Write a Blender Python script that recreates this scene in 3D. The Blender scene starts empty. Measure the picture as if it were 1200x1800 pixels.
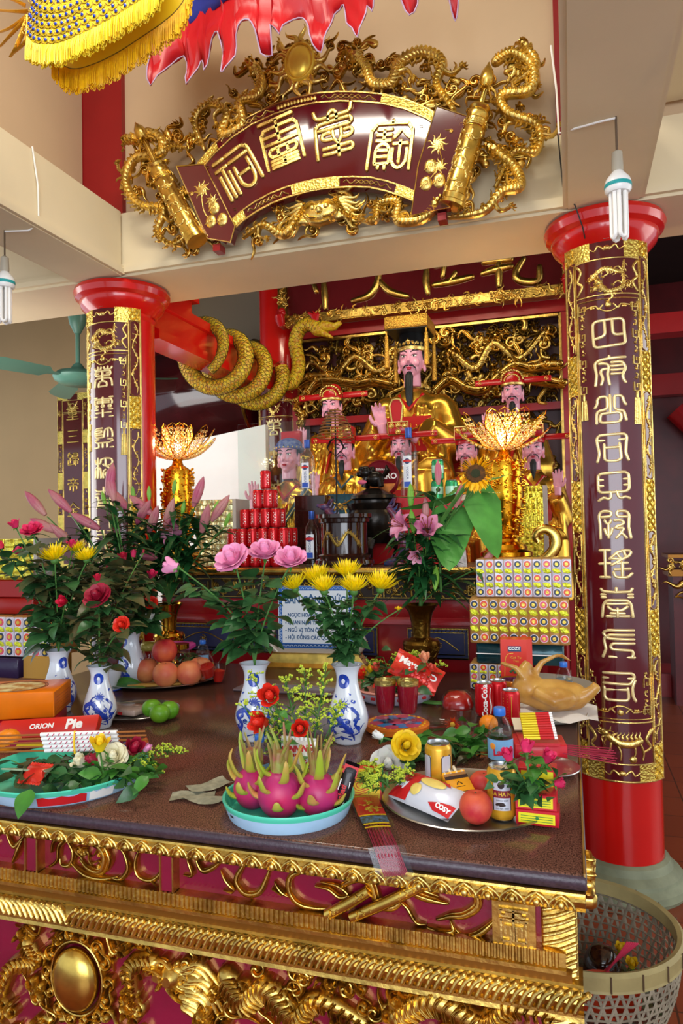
import bpy,math,random
from math import sin,cos,pi,radians,sqrt,atan2,hypot
from mathutils import Vector as V,Matrix
import mathutils

# ------------------------------------------------------------------ camera, light, exposure
SC=bpy.context.scene
COL=SC.collection
FPX=1256.8
EYE=V((0,0,1.65))
def cam_axes(yaw,pitch,roll):
    yaw,pitch,roll=map(radians,(yaw,pitch,roll))
    r=V((cos(yaw),sin(yaw),0))
    f=V((-sin(yaw)*cos(pitch),cos(yaw)*cos(pitch),sin(pitch)))
    u=r.cross(f)
    return r*cos(roll)+u*sin(roll),-r*sin(roll)+u*cos(roll),f
CR,CU,CF=cam_axes(17.7046,1.6643,-1.1083)
camd=bpy.data.cameras.new('camera');cam=bpy.data.objects.new('camera',camd);COL.objects.link(cam)
m=Matrix(((CR.x,CU.x,-CF.x),(CR.y,CU.y,-CF.y),(CR.z,CU.z,-CF.z))).to_4x4()
m.translation=EYE;cam.matrix_world=m
camd.sensor_fit='VERTICAL';camd.sensor_height=36;camd.lens=36*FPX/1800
camd.clip_start=.05;camd.clip_end=100
SC.camera=cam
SC.view_settings.view_transform='Standard';SC.view_settings.look='None'
SC.view_settings.gamma=1;SC.view_settings.use_curve_mapping=False
SC.view_settings.exposure=0.5
w=bpy.data.worlds.new('daylight');SC.world=w;w.use_nodes=True
bg=w.node_tree.nodes['Background'];bg.inputs[0].default_value=(.78,.88,1,1);bg.inputs[1].default_value=.8

def area(name,loc,aim,sx,sy,power,col):
    l=bpy.data.lights.new(name,'AREA');l.shape='RECTANGLE';l.size=sx;l.size_y=sy
    l.energy=power;l.color=col
    o=bpy.data.objects.new(name,l);COL.objects.link(o);o.location=loc
    o.rotation_euler=(V(aim)-V(loc)).to_track_quat('-Z','Y').to_euler()
    return o
def point(name,loc,power,col,r=.03):
    l=bpy.data.lights.new(name,'POINT');l.energy=power;l.color=col;l.shadow_soft_size=r
    o=bpy.data.objects.new(name,l);COL.objects.link(o);o.location=loc;return o
area('doorway_daylight',(1.0,-3.2,2.2),(-1.0,4,1.6),4.0,2.6,150,(.86,.92,1))
area('hall_tube_light',(-1.2,1.6,4.7),(-1.2,2.4,1),1.4,.3,36,(1,.93,.8))
area('side_daylight',(4.2,4.5,2.4),(-1,5,1.6),2.6,2.4,45,(1,.95,.86))
area('shrine_tube_light',(-1.15,4.45,3.75),(-1.15,5.7,2.4),1.8,.1,13,(1,.86,.62))
area('rear_window_daylight',(-4.3,3.4,2.3),(-3.0,6,2.0),1.6,1.6,28,(1,.97,.92))

# ------------------------------------------------------------------ helpers
def at(px,py,Y=None,Z=None,X=None):
    """world point of the photo's pixel on the plane Y=, Z= or X="""
    w_=CR*((px-600)/FPX)+CU*((900-py)/FPX)+CF
    t=Y/w_.y if Y is not None else((Z-EYE.z)/w_.z if Z is not None else X/w_.x)
    return EYE+w_*t
def dep(p):return(V(p)-EYE).dot(CF)/FPX  # metres per pixel at p
def srgb(h):
    if isinstance(h,str):
        c=[int(h[i:i+2],16)/255 for i in(0,2,4)]
    else:c=h
    return tuple(x/12.92 if x<=.04045 else((x+.055)/1.055)**2.4 for x in c)+(1,)

MATS={}
def mat(name,col,rough=.5,metal=0,bump=0,bscale=40,var=0,vscale=8,col2=None,coat=0,emit=0,trans=0,ior=1.45,alpha=1,kind='noise',sss=0,bdist=.004):
    if name in MATS:return MATS[name]
    M_=bpy.data.materials.new(name);M_.use_nodes=True;nt=M_.node_tree;N=nt.nodes;L=nt.links
    p=N['Principled BSDF'];c=srgb(col)
    p.inputs['Base Color'].default_value=c;p.inputs['Roughness'].default_value=rough
    p.inputs['Metallic'].default_value=metal;p.inputs['IOR'].default_value=ior
    if coat:p.inputs['Coat Weight'].default_value=coat;p.inputs['Coat Roughness'].default_value=.08
    if emit:p.inputs['Emission Color'].default_value=c;p.inputs['Emission Strength'].default_value=emit
    if trans:p.inputs['Transmission Weight'].default_value=trans
    if alpha<1:p.inputs['Alpha'].default_value=alpha
    if sss:p.inputs['Subsurface Weight'].default_value=sss;p.inputs['Subsurface Scale'].default_value=.01
    tc=N.new('ShaderNodeTexCoord')
    def tex(scale,k=kind):
        if k=='voronoi':
            t=N.new('ShaderNodeTexVoronoi');t.inputs['Scale'].default_value=scale
            L.new(tc.outputs['Object'],t.inputs['Vector']);return t.outputs['Distance']
        if k=='wave':
            t=N.new('ShaderNodeTexWave');t.inputs['Scale'].default_value=scale;t.inputs['Distortion'].default_value=3
            L.new(tc.outputs['Object'],t.inputs['Vector']);return t.outputs['Fac']
        t=N.new('ShaderNodeTexNoise');t.inputs['Scale'].default_value=scale;t.inputs['Detail'].default_value=4
        L.new(tc.outputs['Object'],t.inputs['Vector']);return t.outputs['Fac']
    if var or col2:
        r=N.new('ShaderNodeValToRGB');r.color_ramp.elements[0].position=.35;r.color_ramp.elements[1].position=.65
        if col2:r.color_ramp.elements[0].color=c;r.color_ramp.elements[1].color=srgb(col2)
        else:
            r.color_ramp.elements[0].color=tuple(x*(1-var)for x in c[:3])+(1,)
            r.color_ramp.elements[1].color=tuple(min(1,x*(1+var))for x in c[:3])+(1,)
        L.new(tex(vscale,'noise'),r.inputs[0]);L.new(r.outputs[0],p.inputs['Base Color'])
        if emit:L.new(r.outputs[0],p.inputs['Emission Color'])
    if bump:
        b=N.new('ShaderNodeBump');b.inputs['Strength'].default_value=bump;b.inputs['Distance'].default_value=bdist
        L.new(tex(bscale),b.inputs['Height']);L.new(b.outputs[0],p.inputs['Normal'])
    MATS[name]=M_;return M_

def gold(name,col,rough,bump,bs,kind='noise',var=.25):return mat(name,col,rough,1,bump,bs,var,18,kind=kind,bdist=.003)
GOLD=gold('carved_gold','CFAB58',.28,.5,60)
GOLD2=gold('bright_gold_leaf','E2C470',.3,.6,120)
GOLDS=gold('smooth_gold','D8B458',.24,.15,25)
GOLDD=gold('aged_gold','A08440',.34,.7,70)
RELF=gold('fretted_gold','E8CC64',.34,1,90,'voronoi',.15)
CREAMG=mat('pale_gold_paint','F6DFA0',.32,.55,.1,30)
LACQ=mat('maroon_lacquer','560F18',.12,0,.03,6,.1,4,coat=.6)
LACQ2=mat('wine_lacquer','7C0F30',.16,0,.35,14,.15,5,coat=.6,bdist=.01)
RED=mat('red_gloss_paint','C9140F',.22,0,.04,5,.06,3,coat=.5)
DRED=mat('dark_red_paint','8A0F12',.4,0,.05,8,.1,3)
CREAM=mat('cream_wall_paint','D9C9A6',.7,0,.05,60,.04,2)
WHITE=mat('white_paint','E9E6E0',.5)
BLACKM=mat('black_paint','111111',.4)

def thin_glass(name,tint,k=.5,rough=.03):
    if name in MATS:return MATS[name]
    M_=bpy.data.materials.new(name);M_.use_nodes=True;nt=M_.node_tree;N=nt.nodes;L=nt.links;N.remove(N['Principled BSDF'])
    t=N.new('ShaderNodeBsdfTransparent');g=N.new('ShaderNodeBsdfGlossy');g.inputs['Roughness'].default_value=rough;mx=N.new('ShaderNodeMixShader');lw=N.new('ShaderNodeLayerWeight');lw.inputs[0].default_value=.5
    p=N.new('ShaderNodeMath');p.operation='POWER';p.inputs[1].default_value=3;q=N.new('ShaderNodeMath');q.operation='MULTIPLY_ADD';q.inputs[1].default_value=k;q.inputs[2].default_value=.035
    t.inputs[0].default_value=srgb(tint);L.new(lw.outputs['Facing'],p.inputs[0]);L.new(p.outputs[0],q.inputs[0]);L.new(q.outputs[0],mx.inputs[0]);L.new(t.outputs[0],mx.inputs[1]);L.new(g.outputs[0],mx.inputs[2]);L.new(mx.outputs[0],N['Material Output'].inputs[0]);MATS[name]=M_;return M_

class MB:
    def __init__(s):s.v=[];s.f=[];s.m=[]
    def add(s,vs,fs,m=0,M=None):
        o=len(s.v)
        for p in vs:s.v.append(tuple(M @ V(p))if M else tuple(p))
        for f in fs:s.f.append([i+o for i in f]);s.m.append(m)
        return s
    def box(s,lo,hi,m=0,M=None,bev=0):
        x0,y0,z0=lo;x1,y1,z1=hi
        if bev:
            b=bev;pr=[(-1,-1),(1,-1),(1,1),(-1,1)];rings=[]
            for(z,i)in((z0,b),(z0+b,0),(z1-b,0),(z1,b)):
                ring=[]
                for(cx,cy,c)in((x0,y0,0),(x1,y0,1),(x1,y1,2),(x0,y1,3)):
                    sx=1 if c in(0,3)else-1;sy=1 if c in(0,1)else-1
                    a=(cx+sx*(i),cy+sy*(b+i),z);d=(cx+sx*(b+i),cy+sy*i,z)
                    ring+=[a,d]if c in(0,2)else[d,a]
                rings.append(ring)
            return s.loft(rings,True,True,m,M)
        vs=[(x0,y0,z0),(x1,y0,z0),(x1,y1,z0),(x0,y1,z0),(x0,y0,z1),(x1,y0,z1),(x1,y1,z1),(x0,y1,z1)]
        return s.add(vs,[(0,3,2,1),(4,5,6,7),(0,1,5,4),(1,2,6,5),(2,3,7,6),(3,0,4,7)],m,M)
    def loft(s,rings,c0=True,c1=True,m=0,M=None,closed=True):
        n=len(rings[0]);vs=[p for r in rings for p in r];fs=[]
        for j in range(len(rings)-1):
            for i in range(n if closed else n-1):
                k=(i+1)%n;fs.append((j*n+i,j*n+k,(j+1)*n+k,(j+1)*n+i))
        if c0:fs.append(tuple(reversed(range(n))))
        if c1:fs.append(tuple(range((len(rings)-1)*n,len(rings)*n)))
        return s.add(vs,fs,m,M)
    def lathe(s,prof,n=24,c=(0,0,0),m=0,M=None,cap=True,sx=1,sy=1):
        rings=[[(c[0]+r*sx*cos(2*pi*i/n),c[1]+r*sy*sin(2*pi*i/n),c[2]+z)for i in range(n)]for r,z in prof]
        return s.loft(rings,cap,cap,m,M)
    def tube(s,pts,r,n=8,m=0,M=None,flat=1,cap=True,up=None):
        pts=[V(p)for p in pts];k=len(pts)
        rr=r if isinstance(r,(list,tuple))else[r]*k
        rings=[];t0=(pts[1]-pts[0]).normalized()
        a=up and V(up)or(V((0,0,1))if abs(t0.z)<.9 else V((1,0,0)))
        nn=(a-t0*a.dot(t0)).normalized()
        for i in range(k):
            t=((pts[min(i+1,k-1)]-pts[max(i-1,0)])).normalized()
            nn=(nn-t*nn.dot(t)).normalized();b=t.cross(nn)
            rings.append([tuple(pts[i]+(nn*cos(2*pi*j/n)*flat+b*sin(2*pi*j/n))*rr[i])for j in range(n)])
        return s.loft(rings,cap,cap,m,M)
    def ell(s,c,r,n=12,k=8,m=0,M=None):
        r=(r,r,r)if not isinstance(r,(tuple,list))else r
        vs=[(c[0],c[1],c[2]-r[2])]
        for j in range(1,k):
            a=-pi/2+pi*j/k
            for i in range(n):vs.append((c[0]+r[0]*cos(a)*cos(2*pi*i/n),c[1]+r[1]*cos(a)*sin(2*pi*i/n),c[2]+r[2]*sin(a)))
        vs.append((c[0],c[1],c[2]+r[2]));fs=[]
        for i in range(n):
            q=(i+1)%n;fs.append((0,1+q,1+i));fs.append((len(vs)-1,1+(k-2)*n+i,1+(k-2)*n+q))
            for j in range(k-2):fs.append((1+j*n+i,1+j*n+q,1+(j+1)*n+q,1+(j+1)*n+i))
        return s.add(vs,fs,m,M)
    def prism(s,out,d0,d1,mp=None,m=0,M=None):
        """outline (u,v) extruded from depth d0 to d1 through mapping mp(u,v,d)"""
        mp=mp or(lambda u,v,d:(u,-d,v));n=len(out)
        vs=[tuple(mp(u,v,d0))for u,v in out]+[tuple(mp(u,v,d1))for u,v in out]
        return s.add(vs,[tuple(range(n,2*n))]+[(i,(i+1)%n,n+(i+1)%n,n+i)for i in range(n)]+[tuple(reversed(range(n)))],m,M)
    def ribbon(s,pts,w,h,mp,prof=None,m=0,smooth=3,rnd=True,closed=False,d0=0):
        """raised band on a surface: pts in (u,v), half-width w (number or function of 0..1), height h"""
        prof=prof or ROUND
        if smooth:pts=crom(pts,smooth,closed)
        if closed:pts=pts+[pts[0],pts[1]]
        P=[]
        for p in pts:
            if not P or hypot(p[0]-P[-1][0],p[1]-P[-1][1])>1e-6:P.append(p)
        if len(P)<2:return s
        k=len(P);L=[0]
        for i in range(1,k):L.append(L[-1]+hypot(P[i][0]-P[i-1][0],P[i][1]-P[i-1][1]))
        wf=w if callable(w)else(lambda t:w)
        secs=[]
        for i in range(k):
            a=P[max(i-1,0)];b=P[min(i+1,k-1)];dx,dy=b[0]-a[0],b[1]-a[1];l=hypot(dx,dy)or 1
            secs.append((P[i][0],P[i][1],dx/l,dy/l,wf(L[i]/L[-1])))
        if rnd and not closed:
            out=[]
            for(x,y,dx,dy,ww),sg in((secs[0],-1),(secs[-1],1)):
                e=[(x+sg*dx*ww*sin(a),y+sg*dy*ww*sin(a),dx,dy,ww*cos(a))for a in(.6,1.1,1.45)]
                out.append(e)
            secs=out[0][::-1]+secs+out[1]
        w0=max(q[4]for q in secs)or 1
        rings=[]
        for x,y,dx,dy,ww in secs:
            hh=h*min(1,(ww/w0)**.6)if ww>0 else 0
            rings.append([tuple(mp(x-dy*ww*t,y+dx*ww*t,d0+hh*z))for t,z in prof])
        return s.loft(rings,False,False,m,None,closed=False)
    def build(s,name,mats=None,parent=None,smooth=True,sharp=45):
        me=bpy.data.meshes.new(name);me.from_pydata(s.v,[],s.f)
        mats=mats if isinstance(mats,(list,tuple))else[mats]
        for q in mats:me.materials.append(q)
        if len(mats)>1:me.polygons.foreach_set('material_index',s.m)
        if smooth:
            me.polygons.foreach_set('use_smooth',[True]*len(s.f));me.update();me.set_sharp_from_angle(angle=radians(sharp))
        me.validate();me.update()
        o=bpy.data.objects.new(name,me);COL.objects.link(o)
        if parent:o.parent=parent
        return o
ROUND=[(-1,-.15),(-.92,.45),(-.6,.85),(0,1),(.6,.85),(.92,.45),(1,-.15)]
LINED=[(-1,-.15),(-.96,.6),(-.78,.8),(-.62,.45),(-.42,.5),(-.25,.95),(0,1),(.25,.95),(.42,.5),(.62,.45),(.78,.8),(.96,.6),(1,-.15)]
FLATP=[(-1,-.15),(-.95,.85),(-.8,1),(.8,1),(.95,.85),(1,-.15)]
def crom(P,k=3,closed=False):
    n=len(P)
    if n<3:return[tuple(p)for p in P]
    out=[]
    rng=range(n if closed else n-1)
    for i in rng:
        if closed:a,b,c,d=P[i-1],P[i],P[(i+1)%n],P[(i+2)%n]
        else:a,b,c,d=P[max(i-1,0)],P[i],P[i+1],P[min(i+2,n-1)]
        for j in range(k):
            t=j/k
            out.append(tuple(.5*(2*b[q]+(c[q]-a[q])*t+(2*a[q]-5*b[q]+4*c[q]-d[q])*t*t+(3*b[q]-a[q]-3*c[q]+d[q])*t**3)for q in range(len(b))))
    if not closed:out.append(tuple(P[-1]))
    return out
def remesh(o,vox,sm=0,dec=0):
    md=o.modifiers.new('r','REMESH');md.mode='VOXEL';md.voxel_size=vox;md.use_smooth_shade=True
    if sm:s_=o.modifiers.new('s','SMOOTH');s_.iterations=sm;s_.factor=.5
    return bake(o)
def bake(o):
    dg=bpy.context.evaluated_depsgraph_get();dg.update()
    me=bpy.data.meshes.new_from_object(o.evaluated_get(dg));o.modifiers.clear();o.data=me
    return o
def tag(o,label=None,cat=None,group=None,kind=None):
    if label:o['label']=label
    if cat:o['category']=cat
    if group:o['group']=group
    if kind:o['kind']=kind
    return o
def struct(o):o['kind']='structure';return o
def thing(name,label,cat,loc=(0,0,0),rz=0,group=None,rot=None,s=1):
    o=bpy.data.objects.new(name,None);o.empty_display_size=.05;COL.objects.link(o)
    o.location=loc;o.rotation_euler=rot or(0,0,rz);o.scale=(s,s,s)
    return tag(o,label,cat,group)
def dup(o,loc=None,rz=None,label=None,s=None,rot=None,parent=None):
    c=o.copy();COL.objects.link(c)
    if parent:c.parent=parent
    for ch in o.children:dup(ch,parent=c)
    if loc is not None:c.location=loc
    if rz is not None:c.rotation_euler=(0,0,rz)
    if rot is not None:c.rotation_euler=rot
    if s is not None:c.scale=(s,s,s)
    if label:c['label']=label
    return c
def text(s,size,mp=None,depth=.0006,m=None,name='lettering',parent=None,align='CENTER',bold=0,M=None,sx=1):
    """lettering as a mesh; local plane u right, v up; mp(u,v,d) maps it onto a surface"""
    cu=bpy.data.curves.new('t','FONT');cu.body=s;cu.size=size;cu.align_x=align;cu.align_y='CENTER'
    cu.extrude=depth;cu.offset=bold;cu.resolution_u=3
    o=bpy.data.objects.new('t',cu);COL.objects.link(o)
    dg=bpy.context.evaluated_depsgraph_get();dg.update()
    me=bpy.data.meshes.new_from_object(o.evaluated_get(dg));bpy.data.objects.remove(o)
    mp=mp or(lambda u,v,d:(u,-d,v))
    for v in me.vertices:
        p=V(mp(v.co.x*sx,v.co.y,v.co.z+depth));v.co=M @ p if M else p
    me.materials.clear();me.materials.append(m or WHITE);me.name=name
    t=bpy.data.objects.new(name,me);COL.objects.link(t)
    if parent:t.parent=parent
    return t
def rotz(a):return Matrix.Rotation(a,4,'Z')
def TR(loc,rz=0,rx=0,ry=0,s=1):
    return Matrix.Translation(loc)@ Matrix.Rotation(rz,4,'Z')@ Matrix.Rotation(ry,4,'Y')@ Matrix.Rotation(rx,4,'X')@ Matrix.Scale(s,4)

# ------------------------------------------------------------------ carved ornament vocabulary, drawn on a surface (u,v)
def spiral(x,y,r,a0,turns,flip=1,k=9):
    n=max(4,int(turns*k));return[(x+r*(.12+.88*i/n)*cos(a0+flip*2*pi*turns*i/n),y+r*(.12+.88*i/n)*sin(a0+flip*2*pi*turns*i/n))for i in range(n+1)]
def curl(mb,mp,x,y,s,a,flip=1,h=.01,m=0,prof=None,tail=1.2):
    """a spiral with a long tapering tail"""
    p=spiral(x,y,s*.5,a,1.15,flip)
    ex,ey=p[-1];ta=a+flip*(2*pi*1.15+pi/2)
    for i in range(1,5):
        t=i/4*tail;ex2=ex+s*t*cos(ta-flip*t*.5);ey2=ey+s*t*sin(ta-flip*t*.5);p.append((ex2,ey2))
    mb.ribbon(p,lambda t:s*(.16*(1-t)**.5+.02),h,mp,prof,m,2)
def flame(mb,mp,x,y,s,a,flip=1,h=.008,m=0,w=.16):
    p=[]
    for i in range(6):
        t=i/5;d=s*t;o=flip*s*.16*sin(t*2*pi*.9)
        p.append((x+d*cos(a)-o*sin(a),y+d*sin(a)+o*cos(a)))
    mb.ribbon(p,lambda t:s*(w*(1-t)**.8+.01),h,mp,ROUND,m,2)
def cloud(mb,mp,x,y,s,h=.012,m=0,a=0):
    for q,(dx,dy,f)in enumerate(((-.45,0,1),(.45,0,-1),(0,.42,1))):
        X=x+s*(dx*cos(a)-dy*sin(a));Y=y+s*(dx*sin(a)+dy*cos(a))
        mb.ribbon(spiral(X,Y,s*.42,a+(pi if q==1 else 0),1.3,f),lambda t:s*(.11*(.4+.6*t)),h,mp,ROUND,m,2)
    dome(mb,mp,x,y+s*.1,s*.3,h*.8,m)
def dome(mb,mp,x,y,r,h,m=0,n=10,ry=None):
    ry=ry or r;rings=[]
    for q in range(4):
        a=q/4*pi/2;rings.append([tuple(mp(x+r*cos(a)*cos(2*pi*i/n),y+ry*cos(a)*sin(2*pi*i/n),h*sin(a)))for i in range(n)])
    mb.loft(rings,False,True,m)
def sline(mb,mp,x,y,s,a,flip=1,h=.01,m=0,prof=None,w=.1):
    p=[]
    for i in range(9):
        t=i/8;b=flip*sin(t*2*pi)*.28
        p.append((x+s*((t-.5)*cos(a)-b*sin(a)),y+s*((t-.5)*sin(a)+b*cos(a))))
    mb.ribbon(p,lambda t:s*w*(.25+.75*sin(pi*min(1,t*.9+.08))),h,mp,prof or LINED,m,2)
def scrolls(mb,mp,x0,y0,x1,y1,n,smin,smax,rng,h=.01,inside=None,m=0):
    c=0;tries=0
    while c<n and tries<n*6:
        tries+=1
        x=rng.uniform(x0,x1);y=rng.uniform(y0,y1)
        if inside and not inside(x,y):continue
        s=rng.uniform(smin,smax);a=rng.uniform(0,2*pi);f=rng.choice((-1,1));k=rng.random()
        if k<.38:curl(mb,mp,x,y,s,a,f,h*rng.uniform(.7,1.2),m,LINED if s>smin*1.4 else None)
        elif k<.62:flame(mb,mp,x,y,s*1.5,a,f,h*.8,m)
        elif k<.82:sline(mb,mp,x,y,s*1.8,a,f,h,m)
        else:cloud(mb,mp,x,y,s*.75,h*1.2,m,a)
        c+=1
def dragon(mb,mp,path,w,h,m=0,legs=True,head=True,seed=1,spikes=True):
    """a serpentine dragon in relief: scaled body, back fins, clawed legs, maned head at the path's end"""
    rng=random.Random(seed);P=crom(path,6);n=len(P)
    wf=lambda t:w*(.25+.75*sin(pi*min(.62,t*.62+.06))/sin(pi*.5))
    mb.ribbon(P,wf,h,mp,ROUND,m,0)
    L=0
    for i in range(1,n-1):
        dx,dy=P[i+1][0]-P[i-1][0],P[i+1][1]-P[i-1][1];l=hypot(dx,dy)or 1;dx/=l;dy/=l
        L+=l*.5;ww=wf(i/(n-1))
        # scales: cross ridges
        for q in(-.45,.1):
            x,y=P[i][0]+dx*l*.25*q,P[i][1]+dy*l*.25*q
            mb.ribbon([(x-dy*ww*.75,y+dx*ww*.75),(x+dx*ww*.4,y+dy*ww*.4),(x+dy*ww*.75,y-dx*ww*.75)],ww*.1,h*.28,mp,ROUND,m,2,d0=h*.78)
        if spikes and L>w*1.1:
            L=0;a=atan2(dy,dx)+pi/2-.9
            flame(mb,mp,P[i][0]-dy*ww*.8,P[i][1]+dx*ww*.8,w*1.5,a+1.6 if rng.random()<.2 else a+.5,1,h*.6,m,.2)
    if legs:
        for t,sg in((.3,1),(.62,-1)):
            i=int(t*(n-1));dx,dy=P[min(i+1,n-1)][0]-P[i-1][0],P[min(i+1,n-1)][1]-P[i-1][1];a=atan2(dy,dx)-sg*1.9
            x,y=P[i];k=(x+w*2.2*cos(a),y+w*2.2*sin(a));e=(k[0]+w*1.8*cos(a+1.2*sg),k[1]+w*1.8*sin(a+1.2*sg))
            mb.ribbon([(x,y),k,e],lambda t:w*(.55-.3*t),h*.8,mp,ROUND,m,3)
            for c in(-.7,-.2,.3,.9):flame(mb,mp,e[0],e[1],w*1.3,a+1.2*sg+c,1,h*.7,m,.16)
    if head:
        x,y=P[-1];dx,dy=P[-1][0]-P[-4][0],P[-1][1]-P[-4][1];a=atan2(dy,dx)
        dragon_head(mb,mp,x,y,w*2.1,a,h*1.5,m)
def dragon_head(mb,mp,x,y,s,a,h,m=0,flip=1):
    c,n=cos(a),sin(a)
    def T(u,v):v*=flip;return x+s*(u*c-v*n),y+s*(u*n+v*c)
    for i in range(7):
        aa=a+pi+(-1.3+i*.43);X,Y=T(-.2+.1*cos(i),(-.55+i*.18));flame(mb,mp,X,Y,s*(1.15+.25*sin(i*2)),aa,1 if i%2 else-1,h*.6,m,.12)
    dome(mb,mp,*T(0,.05),s*.52,h,m,12);dome(mb,mp,*T(.45,.16),s*.36,h*.95,m,10);dome(mb,mp,*T(.85,.2),s*.22,h*.9,m,9)
    mb.ribbon([T(.05,-.3),T(.4,-.42),T(.8,-.34)],lambda t:s*.11,h*.7,mp,ROUND,m,3)  # lower jaw
    mb.ribbon([T(.2,-.02),T(.6,-.08),T(1.0,.05)],s*.05,h*.35,mp,ROUND,m,3,d0=h*.6)
    for v in(.3,-.02):dome(mb,lambda u,w_,d:mp(u,w_,d+h*.75),*T(.22,v+.08),s*.11,h*.45,m,8)
    for v,b in((.4,.5),(.15,.25)):mb.ribbon([T(-.05,v),T(-.5,v+b*.7),T(-.95,v+b*.8)],lambda t:s*(.08-.06*t),h*.8,mp,ROUND,m,3)
    for v,b in((.3,.8),(-.1,-.5)):mb.ribbon([T(.95,v*.5+.1),T(1.25,b*.6),T(1.1,b),T(1.4,b*1.3)],lambda t:s*(.05-.035*t),h*.5,mp,ROUND,m,3)
def fret(mb,mp,x0,y0,x1,y1,st,h=.002,m=0):
    """interlaced key pattern covering a small field"""
    nx=max(1,int((x1-x0)/st));ny=max(1,int((y1-y0)/st));sx=(x1-x0)/nx;sy=(y1-y0)/ny
    for i in range(nx):
        for j in range(ny):
            x=x0+i*sx;y=y0+j*sy
            q=[(x+.1*sx,y+.1*sy),(x+.9*sx,y+.9*sy)]if(i+j)%2 else[(x+.9*sx,y+.1*sy),(x+.1*sx,y+.9*sy)]
            for o in(-.28,0,.28):
                e=[(a+(o*sx*(.5 if(i+j)%2 else .5)),b+(-o if(i+j)%2 else o)*sy*.5)for a,b in q]
                mb.ribbon(e,st*.1,h,mp,[(-1,0),(0,1),(1,0)],m,0,rnd=False)
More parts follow.
